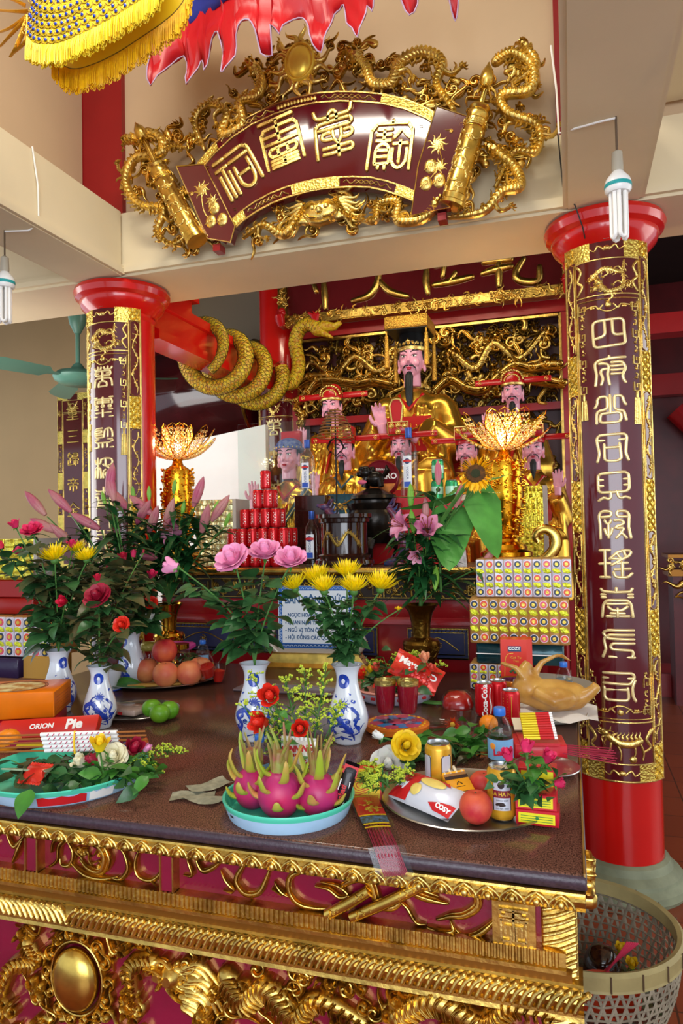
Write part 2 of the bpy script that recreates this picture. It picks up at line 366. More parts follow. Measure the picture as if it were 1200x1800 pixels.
# ------------------------------------------------------------------ seal characters (x right, y down, 0..100; 'c' = closed)
CH={
 'si':['c0,12 12,5 85,0 97,8 97,40 100,85 90,92 15,99 3,92 0,50','36,6 38,50 30,62 6,67','60,4 62,50 70,58 94,56'],
 'fu':['97,3 50,5 15,10 3,20 8,60 4,98','48,-2 48,6','18,22 35,22 47,30 42,60 47,98','42,42 28,42 20,50 28,75 22,96','55,20 85,18 95,28 98,45 88,62 90,80 97,92','55,33 90,31','55,47 90,45','55,61 80,60'],
 'gong':['0,42 8,28 8,10 25,4 38,8 38,45 30,52 10,55 4,65 4,98','47,2 47,64','95,35 88,22 85,6 68,2 60,8 60,48 70,55 88,57 95,90','c20,66 72,62 80,70 78,92 68,97 22,98 14,90 16,72'],
 'tong':['3,98 10,70 5,40 2,15 12,5 85,2 95,10 92,40 90,70 98,94','8,24 88,21','25,38 25,90 35,97 65,97 76,88 72,36','26,50 72,48'],
 'jian':['c3,12 12,5 85,0 97,8 97,60 88,68 15,72 3,65','5,27 95,24','5,48 95,45','40,70 42,88 33,96 20,88 4,99','60,69 62,85 72,93 85,86 98,93'],
 'que':['5,99 5,50 2,18 10,3 36,3 41,12 36,22 8,24','98,97 92,60 94,15 85,3 60,3 56,12 60,22 92,23','20,36 26,48 34,46 38,36','30,48 30,96','19,66 23,84 30,90 38,82 42,64','50,36 64,34 77,40 76,50 60,54 52,62','58,64 78,62 70,78 54,97','68,76 84,97'],
 'yao':['2,3 32,2','0,50 32,48','2,97 30,97','17,3 17,97','32,32 55,10 80,2 97,6 93,22 70,34 38,54','34,31 64,34','52,13 66,34','74,5 80,26','45,70 92,68','68,46 68,97','42,80 45,93 55,98 85,98 98,85','54,48 84,47'],
 'tai':['2,2 8,10 45,12 92,10 97,1','48,-2 48,12','3,21 97,20','4,31 97,30','3,98 8,56 18,41 80,40 92,54 97,98','20,54 80,52','22,64 35,75 65,75 80,63','50,70 50,97','18,97 84,96','30,86 70,86'],
 'qian':['97,4 20,4 4,12 8,22 20,33 97,36','97,20 25,20 10,28 6,40 12,70 2,97','97,50 35,50 25,58 30,70 90,74 95,86 90,97','22,97 97,98'],
 'si4':['2,4 85,4 96,12 92,28 80,42 2,40','2,22 90,22','97,30 88,55 90,85 97,99','2,55 4,65 2,88 12,98 70,98 76,90 74,56','6,63 74,61'],
 'wan':['5,6 10,15 40,14 42,3','58,3 62,13 90,12 95,2','24,1 25,13','76,0 75,12','c8,30 16,22 82,20 92,29 84,42 14,44','8,33 90,31','50,20 50,70','4,98 8,66 20,57 85,55 94,66 96,92','28,97 30,78 50,68 72,78 70,95','30,97 70,94'],
 'ling':['2,3 97,0','6,35 4,18 12,12 88,10 95,18 94,32','50,3 50,35','20,22 40,21','60,20 80,20','20,30 40,29','60,29 80,28','c8,46 16,40 24,46 16,53','c42,45 50,39 58,45 50,52','c76,45 84,39 92,45 84,52','5,62 95,60','12,78 88,76','2,97 97,95','50,62 50,97'],
 'jian2':['45,3 12,5 4,16 4,38 14,49 48,48','8,16 42,14 42,26 10,27','8,37 44,36','55,46 58,15 70,3 88,4 95,22 95,44','74,5 73,44','6,58 92,55','5,66 20,75 80,73 97,63','26,76 26,96','48,75 48,96','70,74 70,95','2,98 98,95'],
 'ge':['4,10 8,30 35,30 38,8','21,2 21,98','4,98 6,55 20,42 36,55 38,98','45,8 60,2 85,4 95,15 90,32 62,42 50,32','62,4 62,38 90,60 97,98','50,98 48,72 60,58','c60,72 82,70 82,88 62,90'],
 'qing':['3,8 20,18 80,16 97,3','8,30 92,27','50,-2 50,42','3,45 97,42','12,99 22,72 20,48','94,92 84,68 84,44','24,60 82,58','24,74 82,73','24,88 84,86'],
 'sheng':['5,5 95,3','5,30 95,28','20,5 20,45','80,4 80,45','10,60 90,58','15,78 85,77','3,97 97,95','50,58 50,97'],
 # sign board
 'ci':['2,3 30,3','0,22 30,22','17,24 17,98','4,38 4,98','30,38 30,97','38,3 84,3 97,14 97,95','38,22 94,22','45,38 45,80 56,96 75,96 84,80 84,36','46,60 84,60'],
 'ling2':['3,2 90,2','47,2 47,50','4,98 4,28 14,17 88,17 97,27 97,97','8,33 92,33','8,49 92,49','c22,60 80,60 88,67 80,76 22,76 14,68','38,60 38,76','62,60 62,76','16,84 84,84','16,91 84,91','16,98 84,98','50,84 50,98'],
 'xiao':['3,0 5,11 14,16 86,14 94,9 96,-3','38,26 38,12 44,4 54,4 59,12 59,26','5,98 4,35 14,27 88,24 97,31 88,38 8,41','40,48 25,48 17,55 24,62 46,62','46,46 47,62 58,72 58,99','67,45 67,62 58,72','75,49 90,48 96,55 88,63 70,63','20,80 86,78 95,84 88,91 20,92'],
 'bao':['3,98 4,22 16,6 84,5 96,20 97,98','50,-1 50,6','18,18 50,17','17,29 50,28','16,41 50,40','34,18 34,40','18,88 18,60 25,49 36,46 46,52 50,64 50,86 18,88','20,60 48,60','20,73 48,72','27,88 27,96','42,88 42,97','56,35 66,25 72,15 80,26 93,35','72,40 72,84','56,47 88,46','56,56 56,82 66,95 78,95 88,82 88,56'],
 # plain characters of the far boards
 'zhong':['10,8 90,4','2,20 98,18','18,30 82,28 82,60 18,62 18,30','18,45 82,44','50,8 50,98','12,78 88,76','2,97 98,96'],
 'san':['12,10 88,8','20,50 80,48','4,94 96,92'],
 'gui':['20,4 8,18','8,18 44,16 44,40 10,42 8,18','10,60 46,58','26,42 26,80','8,62 8,96 46,92','54,8 92,6 92,34 54,36','54,20 92,20','50,48 98,46 98,60','58,64 58,92','58,64 92,62 92,88','74,50 74,99'],
 'di':['50,0 50,12','8,14 92,12','30,20 36,32','70,18 64,32','6,48 6,38 94,36 92,48','22,58 22,88','22,58 80,56 80,84','50,38 50,99'],
 'jin':['50,0 30,24 2,42','50,0 70,22 98,40','28,44 74,42','16,64 86,62','50,44 50,94','28,72 36,86','74,70 64,86','4,97 96,96'],
 'shen':['20,2 26,12','6,24 38,22 6,58','24,44 24,98','48,22 94,20 94,64 48,66 48,22','48,43 94,42','70,0 70,99'],
 'wei':['10,20 90,16','16,20 14,60 2,96','26,36 50,35','38,46 26,70 52,92','50,48 44,70 24,94','22,62 56,60','62,2 70,50 98,94 99,78','92,40 70,76 52,96','78,4 88,12']}
def strokes(k):
    out=[]
    for s_ in CH[k]:
        c=s_[0]=='c';s_=s_[1:]if c else s_
        out.append(([tuple(float(q)for q in p.split(','))for p in s_.split()],c))
    return out
def glyph(mb,k,x,y,sx,sy,mp,wd,h,rot=0,m=0,prof=None,sm=3):
    """character k centred at (x,y), sx by sy big"""
    for P,c in strokes(k):
        Q=[]
        for a,b in P:
            u=(a-50)/100*sx;v=(50-b)/100*sy
            Q.append((x+u*cos(rot)-v*sin(rot),y+u*sin(rot)+v*cos(rot)))
        if len(Q)>2 and sm:
            # keep straight runs straight: insert points near corners
            R=[];n=len(Q)
            for i in range(n):
                a=Q[i-1]if(i or c)else None;b=Q[i];d=Q[(i+1)%n]if(i<n-1 or c)else None
                if a is None or d is None:R.append(b);continue
                for e,f in((a,.75),(d,.75)):
                    L=hypot(b[0]-e[0],b[1]-e[1]);q=min(.3,wd*1.1/L if L else 0)
                    R.append((b[0]+(e[0]-b[0])*q,b[1]+(e[1]-b[1])*q))
            Q=R
        mb.ribbon(Q,wd,h,mp,prof,m,sm if len(Q)>2 else 0,True,c)

# ------------------------------------------------------------------ room
def tiles(name,c1,c2,size,rough):
    M_=bpy.data.materials.new(name);M_.use_nodes=True;nt=M_.node_tree;N=nt.nodes;L=nt.links;p=N['Principled BSDF']
    tc=N.new('ShaderNodeTexCoord');b=N.new('ShaderNodeTexBrick');b.offset=0;b.inputs['Scale'].default_value=1
    b.inputs['Brick Width'].default_value=size;b.inputs['Row Height'].default_value=size;b.inputs['Mortar Size'].default_value=.004
    b.inputs['Color1'].default_value=srgb(c1);b.inputs['Color2'].default_value=srgb(c2);b.inputs['Mortar'].default_value=srgb('4A2C1E')
    L.new(tc.outputs['Object'],b.inputs['Vector']);L.new(b.outputs['Color'],p.inputs['Base Color']);p.inputs['Roughness'].default_value=rough
    return M_
TILE=tiles('terracotta_floor_tiles','8A4226','7C3A22',.3,.35)
struct(MB().box((-8,-3,-.1),(6,14,0)).build('floor',TILE))
DARKW=mat('dark_timber','1C120C',.6,0,.2,20,.2,6)
struct(MB().box((-8,-3,5.2),(6,3.4,5.35)).build('ceiling',CREAM))
struct(MB().box((-8,3.9,4.6),(6,14,4.75)).build('ceiling',DARKW))
struct(MB().box((-8,-3,3.52),(-2.64,3.4,3.6)).build('ceiling',CREAM))
struct(MB().box((.33,-.6,3.52),(3.5,3.4,3.6)).build('ceiling',CREAM))
struct(MB().box((-8,3.44,3.45),(3.5,3.86,5.2)).build('wall_front',mat('cream_wall_shade_tint','C6AA88',.75,0,.05,40,.03,2)))  # cream wall above the beam, its shade put into the tan colour
struct(MB().box((-2.7,-2.6,3.462),(-2.6,3.4,5.2)).build('wall_left',MATS.get('cream_wall_shade_tint')or CREAM))  # same tan: shade painted into the wall colour here too
# beams: the cross beam over the columns, then the two that run towards the viewer
b=MB().box((-8,3.4,3.1),(3.5,3.88,3.46));b.box((-8,3.375,3.115),(3.5,3.4,3.145),0);b.box((-8,3.385,3.145),(3.5,3.4,3.165))
struct(b.build('trim_1',CREAM,sharp=30))
for i,(x0,x1)in enumerate(((-2.63,-2.335),(.03,.33))):
    b=MB().box((x0,-2.6,3.1),(x1,3.38,3.46))
    for s_,x in((-1,x0),(1,x1)):
        for(w_,z0,z1)in((.022,3.10,3.13),(.012,3.13,3.15)):
            b.box((min(x,x+s_*w_),-2.6,z0+.005),(max(x,x+s_*w_),3.38,z1+.005))
    struct(b.build('trim_%d'%(i+2),CREAM,sharp=30))
for i,(x0,x1)in enumerate(((-2.68,-2.34),(-.012,.03))):
    struct(MB().box((x0,3.405,3.462),(x1,3.5,5.2)).build('trim_%d'%(i+4),DRED))
struct(MB().box((-4.95,6.85,0),(-4.8,7.0,4.6)).build('trim_6',DRED))
struct(MB().box((-8,7.0,0),(-4.35,7.2,4.6)).build('wall_left',mat('beige_wall_paint','C8A878',.75,0,.05,30,.03,2)))
struct(MB().box((-4.8,6.6,0),(-4.35,6.99,4.6)).build('wall_left',DRED))
struct(MB().box((-4.35,7.6,0),(0,7.8,4.6)).build('wall_back',mat('grey_cream_wall','B9AE98',.8)))
WOODR=mat('dark_red_wood','5A1014',.4,0,.1,20,.15,6)
struct(MB().box((.0,9.4,0),(6,9.6,4.6)).build('wall_back',WOODR))

# ------------------------------------------------------------------ columns
def column(cx,cy,r,label,base=True,top=3.1):
    t=thing('red_column',label,'column',(cx,cy,0))
    MB().lathe([(r,.1),(r,top-.02)],48,cap=False).build('shaft',RED,t)
    if base:
        MB().lathe([(0,0),(r*1.5,0),(r*1.56,.02),(r*1.54,.05),(r*1.4,.07),(r*1.38,.085),(r*1.28,.1),(r*1.2,.11),(r*1.12,.14),(r*1.02,.15),(r*.9,.15)],48,cap=False).build('stone_base',mat('grey_green_stone','7F8468',.6,0,.3,30,.15,12),t,sharp=25)
    c=MB().lathe([(r,top-.2),(r*1.06,top-.18),(r*1.04,top-.165),(r*1.1,top-.15),(r*1.28,top-.115),(r*1.34,top-.085),(r*1.34,top-.075),(r*1.46,top-.06),(r*1.52,top-.03),(r*1.48,top-.008),(r*1.2,top-.002)],48,cap=False)
    c.build('capital',RED,t,sharp=28)
    return t
RC=(.19,3.615);LC=(-2.49,3.615)
column(*RC,.182,'glossy red round column at the right, on a grey stone base')
column(*LC,.182,'glossy red round column at the left of the long beam')

def couplet(name,label,cx,cy,R,chars,z0,z1,ha=64,hi=43,zs=None,cs=.128,thick=.012,detail=1,face=0,flat=False,mats=None,brush=False):
    """tall lacquered board bent round a column: gold fretted border with cartouches, beast panels, characters"""
    t=thing(name,label,'couplet board',(cx,cy,z0))
    f0=radians(face)
    if flat:mp=lambda u,v,d:(u*cos(f0)+d*sin(f0),u*sin(f0)-d*cos(f0),v-z0)
    else:mp=lambda u,v,d:((R+d)*sin(u/R+f0),-(R+d)*cos(u/R+f0),v-z0)
    U=R*radians(ha);I=R*radians(hi);n=24
    def patch(mb,u0,u1,v0,v1,d,m=0,side=True):
        us=[u0+(u1-u0)*i/n for i in range(n+1)]
        a=[tuple(mp(u,v0,d))for u in us];c=[tuple(mp(u,v1,d))for u in us]
        a0=[tuple(mp(u,v0,0))for u in us];c0=[tuple(mp(u,v1,0))for u in us]
        mb.loft([a0,a,c,c0],False,False,m,None,False)
        mb.add([a0[0],a[0],c[0],c0[0],a0[-1],a[-1],c[-1],c0[-1]],[(0,1,2,3),(7,6,5,4)],m)
    T=thick;p=MB();patch(p,-U*.995,U*.995,z0+.002,z1-.002,T)
    p.build('panel',LACQ,t)
    H=z1-z0;fr=MB();RD=[(-1,0),(-.7,.8),(0,1),(.7,.8),(1,0)]
    top=z1-H*.015;dp0=z1-H*.04;dp1=z1-H*.107;in1=z0+H*.108;bp0=z0+H*.033
    g=MB()
    # fretted gold fields of the border: corners and the gaps between cartouches
    cart=[(z1-H*.035,z1-H*.212),(z1-H*.287,z1-H*.45),(z1-H*.545,z1-H*.69),(z1-H*.775,z1-H*.935)]
    edges=[z1]+[z for c in cart for z in c]+[z0]
    for s_ in(-1,1):
        g=MB()
        for i in range(0,len(edges),2):
            a,c=edges[i+1],edges[i]
            patch(g,s_*I if s_>0 else-U,s_*U if s_>0 else-I,a,c,T+.002)
            if detail:
                uu=(I,U)if s_>0 else(-U,-I)
                fret(g,lambda u,v,d:mp(u,v,T+.002+d),uu[0]+.004,a+.003,uu[1]-.004,c-.003,.019,.003)
        g.build('fretted_border',RELF,t)
    for(a,c)in((z1-H*.04,z1),(z0,z0+H*.033)):
        for s_ in(-1,1):g=MB();patch(g,*((-I,-I*.5)if s_<0 else(I*.5,I)),a,c,T+.002);g.build('fretted_corner',RELF,t)
    q=lambda u,v,d:mp(u,v,T+d)
    # frame lines
    def line(P,w_=.0032,closed=False):fr.ribbon(P,w_,.005,q,RD,0,0,False,closed)
    def hl(v,u0,u1,w_=.0035):line([(u0+(u1-u0)*i/12,v)for i in range(13)],w_)
    for v in(z1-.004,z0+.004):hl(v,-U,U,.005)
    for s_ in(-1,1):line([(s_*U*.985,z0),(s_*U*.985,z1)],.005);line([(s_*I,z0+H*.033),(s_*I,z1-H*.04)],.0035)
    for v in(dp0,dp1,bp0):hl(v,-I,I)
    hl(in1,-I,I,.004);hl(in1+H*.006,-I*.94,I*.94,.0025);hl(dp1-H*.008,-I*.94,I*.94,.0025)
    for s_ in(-1,1):line([(s_*I*.94,in1+H*.006),(s_*I*.94,dp1-H*.008)],.0025)
    for s_ in(-1,1):
        for a,c in cart:
            x0,x1=s_*(I+.008),s_*(U-.008);e=.012
            line([(x0,c+e),(x0,a-e),((x0*2+x1)/3,a-e*.2),((x0+x1)/2,a),((x0+2*x1)/3,a-e*.2),(x1,a-e),(x1,c+e),((x0+2*x1)/3,c+e*.2),((x0+x1)/2,c),((x0*2+x1)/3,c+e*.2),(x0,c+e)],.002)
    fr.build('gilt_frame',GOLD2,t)
    o=MB();rng=random.Random(len(chars)+int(abs(cx)*10))
    if detail:
        # twining branches in the side cartouches
        for s_ in(-1,1):
            for ci,(a,c)in enumerate(cart):
                um=s_*(I+U)/2;wv=(U-I)*.22;k=13
                P=[(um+wv*sin(i*1.25+ci)*(.9),a-.02+(c-a+.04)*i/(k-1))for i in range(k)]
                o.ribbon(P,lambda t:.0042*(1-.5*t),.006,q,ROUND,0,3)
                for i in range(1,k-1):
                    x,y=P[i];f=1 if i%2 else-1
                    flame(o,q,x,y,.026,rng.uniform(0,6.28),f,.006,0,.2)
                    if rng.random()<.7:curl(o,q,x-f*.008,y+.008,.011,rng.uniform(0,6),f,.006,0,None,.6)
        o.build('gilt_vines',GOLD2,t);o=MB()
        # dragon in the top field, beast in the bottom, bats in the cartouches
        yc=(dp0+dp1)/2;hh=(dp0-dp1)
        dragon(o,q,[(.07,yc+hh*.42),(.055,yc+hh*.1),(-.01,yc+hh*.22),(-.06,yc+hh*.02)][::1]if face==0 and len(chars)>6 else[(-.05,yc-hh*.4),(-.085,yc-hh*.05),(-.03,yc+hh*.3),(.03,yc+hh*.1),(.06,yc+hh*.35)],.011,.007,seed=3)
        dragon(o,q,[(.065,yc+hh*.1),(.06,yc-hh*.3),(0,yc-hh*.42),(-.035,yc-hh*.15)],.012,.008,seed=4)
        for x,y in((-.05,yc-hh*.33),(.085,yc-hh*.3)):cloud(o,q,x,y,.032,.007)
        for s_ in(-1,1):
            P=[(s_*I*.93,yc+hh*.42),(s_*I*.8,yc+hh*.25),(s_*I*.93,yc),(s_*I*.76,yc-hh*.15),(s_*I*.92,yc-hh*.4)];o.ribbon(P,lambda t:.006,.005,q,ROUND,0,3)
        o.build('dragon',GOLD2,t);o=MB()
        yc=(in1+bp0)/2;hh=in1-bp0
        o.ribbon([(-.05,yc+hh*.15),(-.01,yc),(.04,yc-hh*.02),(.075,yc+hh*.05)],lambda t:.017-.004*abs(t-.5),.01,q,ROUND,0,4)
        dragon_head(o,q,-.065,yc+hh*.22,.03,2.6,.01,0,-1)
        for x0,x1 in((-.04,-.075),(-.02,-.005),(.05,.04),(.075,.085)):
            o.ribbon([(x0,yc),((x0+x1)/2+.01,yc-hh*.22),(x1,yc-hh*.4)],lambda t:.006-.003*t,.007,q,ROUND,0,3)
        for i in range(7):flame(o,q,-.03+i*.018,yc+hh*.12,.03,1.2+.1*i,1,.006,0,.2)
        for x in(-.075,.045):dome(o,q,x,yc-hh*.38,.016,.008)
        for s_ in(-1,1):o.ribbon([(s_*I*.95,yc+hh*.3),(s_*I*.75,yc+hh*.1),(s_*I*.9,yc-hh*.1),(s_*I*.68,yc-hh*.2)],lambda t:.009*(1-.5*t),.006,q,ROUND,0,3)
        o.build('running_beast',GOLD2,t);o=MB()
        for yb in((z1+dp0)/2,(z0+bp0)/2):
            dome(o,q,0,yb,.016,.008,0,10,.012)
            for s_ in(-1,1):o.ribbon([(s_*.012,yb-.006),(s_*.035,yb+.012),(s_*.05,yb-.01),(s_*.075,yb+.008)],lambda t:.006*(1-.6*t),.006,q,ROUND,0,3)
        o.build('bats',GOLD2,t);o=MB()
        # hanging key-fret chains with tassels inside the top, mirrored at the foot
        for s_ in(-1,1):
            for(vs,dr,ln)in((dp1-H*.016,-1,10),(in1+H*.014,1,5)):
                x=s_*I*.8;v=vs
                for i in range(ln):
                    st=H*.0165
                    if i%3==0:
                        e=.013;P=[(x-e,v),(x-e,v+dr*st*.95),(x+e,v+dr*st*.95),(x+e,v+dr*st*.2),(x,v+dr*st*.2),(x,v+dr*st*.6)]
                        o.ribbon(P,.0026,.005,q,FLATP,0,0,False)
                    else:
                        curl(o,q,x,v+dr*st*.5,.014,i,s_,.005,0,None,.8);flame(o,q,x,v,.02,dr*pi/2+.5,s_,.005,0,.2)
                    v+=dr*st
                if dr<0:
                    o.ribbon([(x,v),(x,v-.03)],.006,.007,q,ROUND,0,0)
                    o.ribbon([(x,v-.03),(x,v-.12-(0.03 if s_>0 else 0))],lambda t:.012+.005*t,.007,q,LINED,0,0,False)
            for(v,dr)in((dp1-H*.014,-1),(in1+H*.013,1)):
                o.ribbon([(s_*I*.88,v),(s_*I*.88,v+dr*.026),(s_*I*.66,v+dr*.026),(s_*I*.66,v+dr*.008),(s_*I*.77,v+dr*.008)],.0026,.005,q,FLATP,0,0,False)
                o.ribbon([(s_*I*.62,v+dr*.018),(s_*I*.36,v+dr*.014),(s_*I*.28,v+dr*.03),(s_*I*.15,v+dr*.012)],.003,.005,q,FLATP,0,3)
                for uu in(.5,.42):dome(o,q,s_*I*uu,v+dr*.022,.006,.005)
        for(v,dr)in((dp1-H*.014,-1),(in1+H*.013,1)):
            o.ribbon([(-.045,v+dr*.02),(-.02,v+dr*.038),(0,v+dr*.042),(.02,v+dr*.038),(.045,v+dr*.02)],.004,.005,q,ROUND,0,3);dome(o,q,0,v+dr*.012,.014,.007)
    else:
        dragon(o,q,[(.06,z1-H*.05),(.0,z1-H*.09),(-.04,z1-H*.06)],.016,.008)
        for s_ in(-1,1):
            for a,c in cart:scrolls(o,q,s_*(I+U)/2-.008,c+.02,s_*(I+U)/2+.008,a-.02,8,.015,.03,rng,.006)
    o.build('gilt_carving',GOLD2,t)
    for i,k in enumerate(chars):
        c=MB();z=zs[i]if zs else dp1-H*.05-(dp1-in1-H*.1)*i/max(1,len(chars)-1)
        glyph(c,k,0,z,cs,cs*.98,q,cs*(.05 if not brush else .06),.006,0)
        c.build('character',CREAMG if not brush else GOLD,t)
    b=MB().box((-.012,-R-.02,H-.01),(.012,-R-.005,H+.03)).box((-.006,-R-.025,H+.005),(.006,-R-.02,H+.02));b.build('hanger',mat('tarnished_steel','9A9A90',.4,1),t)
    return t
zr=[at(1075,y,Y=3.42).z for y in(585,652,719,787,855,922,991,1060,1131,1206)]
couplet('couplet_board','maroon couplet board with ten gilt seal characters on the right column',*RC,.186,['si','fu','gong','tong','jian','que','yao','tai','qian','si4'],.52,2.965,zs=zr,cs=.13)
zl=[at(180,y,Y=3.42).z for y in(663,716,770,823,876,930)]
couplet('couplet_board','maroon couplet board with gilt seal characters on the left column, foot hidden by lilies',*LC,.186,['wan','ling','jian2','ge','qing','sheng','que','tai','tong','si4'],.52,2.965,zs=zl+[zl[-1]-.145*(i+1)for i in range(4)],cs=.118)
# ------------------------------------------------------------------ the big carved signboard above the beam
def inpoly(x,y,P):
    c=False;j=len(P)-1
    for i in range(len(P)):
        if(P[i][1]>y)!=(P[j][1]>y)and x<(P[j][0]-P[i][0])*(y-P[i][1])/(P[j][1]-P[i][1])+P[i][0]:c=not c
        j=i
    return c
YS=3.27
def onp(Y):
    def f(*pts):return[(at(x,y,Y=Y).x,at(x,y,Y=Y).z)for x,y in pts]
    return f
S=onp(YS)
sg=thing('carved_signboard','wide carved gilt signboard shaped like an open hand scroll with dragons, hung above the beam','signboard',(-1.15,YS,3.5))
OX,OZ=-1.15,3.5
smap=lambda u,v,d:(u-OX,-d,v-OZ)
top=S((352,292),(395,244),(450,206),(520,178),(590,167),(680,172),(745,192),(790,222))
bot=S((735,362),(690,345),(640,335),(560,340),(490,360),(440,388),(412,412))
T_=crom(top,5);B_=crom(bot,5)
p=MB();
# cylindrically bowed face
nT=24
def samp(P,t):
    L=[0]
    for i in range(1,len(P)):L.append(L[-1]+hypot(P[i][0]-P[i-1][0],P[i][1]-P[i-1][1]))
    s=t*L[-1]
    for i in range(1,len(P)):
        if s<=L[i]+1e-9:
            q=(s-L[i-1])/((L[i]-L[i-1])or 1);return(P[i-1][0]+(P[i][0]-P[i-1][0])*q,P[i-1][1]+(P[i][1]-P[i-1][1])*q)
    return P[-1]
Bf=list(reversed(B_))
def fan(s,t):  # s along the scroll 0..1, t 0 bottom .. 1 top
    a=samp(Bf,s);c=samp(T_,s);return(a[0]+(c[0]-a[0])*t,a[1]+(c[1]-a[1])*t)
def fmap(s,t,d):u,v=fan(s,t);return smap(u,v,.03+.012*sin(pi*t)+d)
rings=[[fmap(i/nT,j/10,0)for j in range(11)]for i in range(nT+1)]
p.loft(rings,False,False,0,None,False)
o_=T_+B_
p.prism(o_,-.02,.028,smap)
p.build('scroll_panel',LACQ,sg)
g=MB();FL=[(-1,0),(-.8,1),(.8,1),(1,0)]
def band(t0,t1,s0,s1,d=.006,m=0):
    k=12;R=[]
    for i in range(k+1):
        s=s0+(s1-s0)*i/k;R.append([fmap(s,t0,0),fmap(s,t0,d),fmap(s,t1,d),fmap(s,t1,0)])
    g.loft(R,True,True,m,None,False)
for t0,t1 in((.985,1.0),(.885,.90),(0,.015),(.10,.115)):band(t0,t1,0,1)
for s0,s1,ts in((0,.1,(.9,.985)),(.74,.97,(.9,.985)),(.0,.1,(.015,.1)),(.36,.6,(.015,.1)),(.88,1,(.015,.1))):band(ts[0],ts[1],s0,s1,.008,1)
g.build('gilt_border',[GOLD2,RELF],sg)
g=MB()
for s0,s1,t in((.12,.34,.942),(.52,.72,.942),(.12,.34,.057),(.62,.86,.057)):
    P=[(s0+(s1-s0)*i/16,t+.022*sin(i*1.9))for i in range(17)]
    Q=[fan(*q)for q in P];g.ribbon(Q,.0028,.006,lambda u,v,d:smap(u,v,.034+d),None,0,2)
    Q=[fan(q[0],2*t-q[1])for q in P[4:12]];g.ribbon(Q,.0025,.006,lambda u,v,d:smap(u,v,.034+d),None,0,2)
for i in range(12):u,v=fan(.36+i*.0125,.94);g.ell(smap(u,v,.038),(.009,.006,.012),8,6)
g.build('gilt_vine',GOLD2,sg)
def fch(k,cx,cy,w_,h_,rot):
    (x,y),=S((cx,cy));q=dep(at(cx,cy,Y=YS));c=MB()
    glyph(c,k,x,y,w_*q,h_*q,lambda u,v,d:smap(u,v,.04+d),3.1*q if k in('ling2','bao')else 3.5*q,.009,radians(rot),0,FLATP)
    c.build('character',GOLD2,sg)
fch('ci',425,308,72,80,27);fch('ling2',500,256,74,88,12.5);fch('xiao',592,241,74,86,4);fch('bao',690,264,80,86,-9)
sm=MB()
for i in range(9):
    (x,y),=S((372+i*6.6,300+i*10.5));sm.ribbon([(x-.008,y+.006),(x+.006,y+.004),(x-.004,y-.006),(x+.008,y-.006)],.0015,.003,lambda u,v,d:smap(u,v,.036+d),None,0,0)
    (x,y),=S((743-i*1.6,230+i*9));sm.ribbon([(x-.008,y+.006),(x+.006,y+.004),(x-.004,y-.006),(x+.008,y-.006)],.0015,.003,lambda u,v,d:smap(u,v,.036+d),None,0,0)
sm.build('small_lettering',GOLDD,sg)
# folded wings of the scroll beside the rollers
for px,fl in(([(318,300),(366,296),(420,404),(412,432),(372,425)],0),([(770,196),(823,214),(793,372),(726,386),(738,300)],1)):
    Q=S(*px);c=(sum(q[0]for q in Q)/len(Q),sum(q[1]for q in Q)/len(Q))
    f=MB();f.prism(Q,0,.045,smap);w_=f.build('scroll_fold',LACQ,sg)
    l=MB();l.ribbon(Q,.003,.006,lambda u,v,d:smap(u,v,.045+d),None,0,0,False,True)
    mp_=lambda u,v,d:smap(u,v,.045+d)
    if fl:a0=S((772,262),(795,240),(778,295),(760,300),(752,330),(775,325),(775,300))
    else:a0=S((362,340),(345,348),(365,375),(384,372),(378,395),(398,392),(380,360))
    for i in range(9):flame(l,mp_,a0[0][0],a0[0][1],.05,i*.7,1,.006,0,.2)
    curl(l,mp_,*a0[1],.02,1,1,.006);l.ribbon([a0[0],a0[2],a0[4]],.003,.005,mp_,None,0,3)
    for q in a0[3:6]:dome(l,mp_,q[0],q[1],.03,.01,0,10,.036);curl(l,lambda u,v,d:mp_(u,v,d+.008),q[0],q[1],.025,2,1,.005)
    for i in range(8):flame(l,mp_,a0[6][0],a0[6][1],.04,i*.8,-1,.007,0,.2)
    l.build('gilt_flowers',GOLD2,sg)
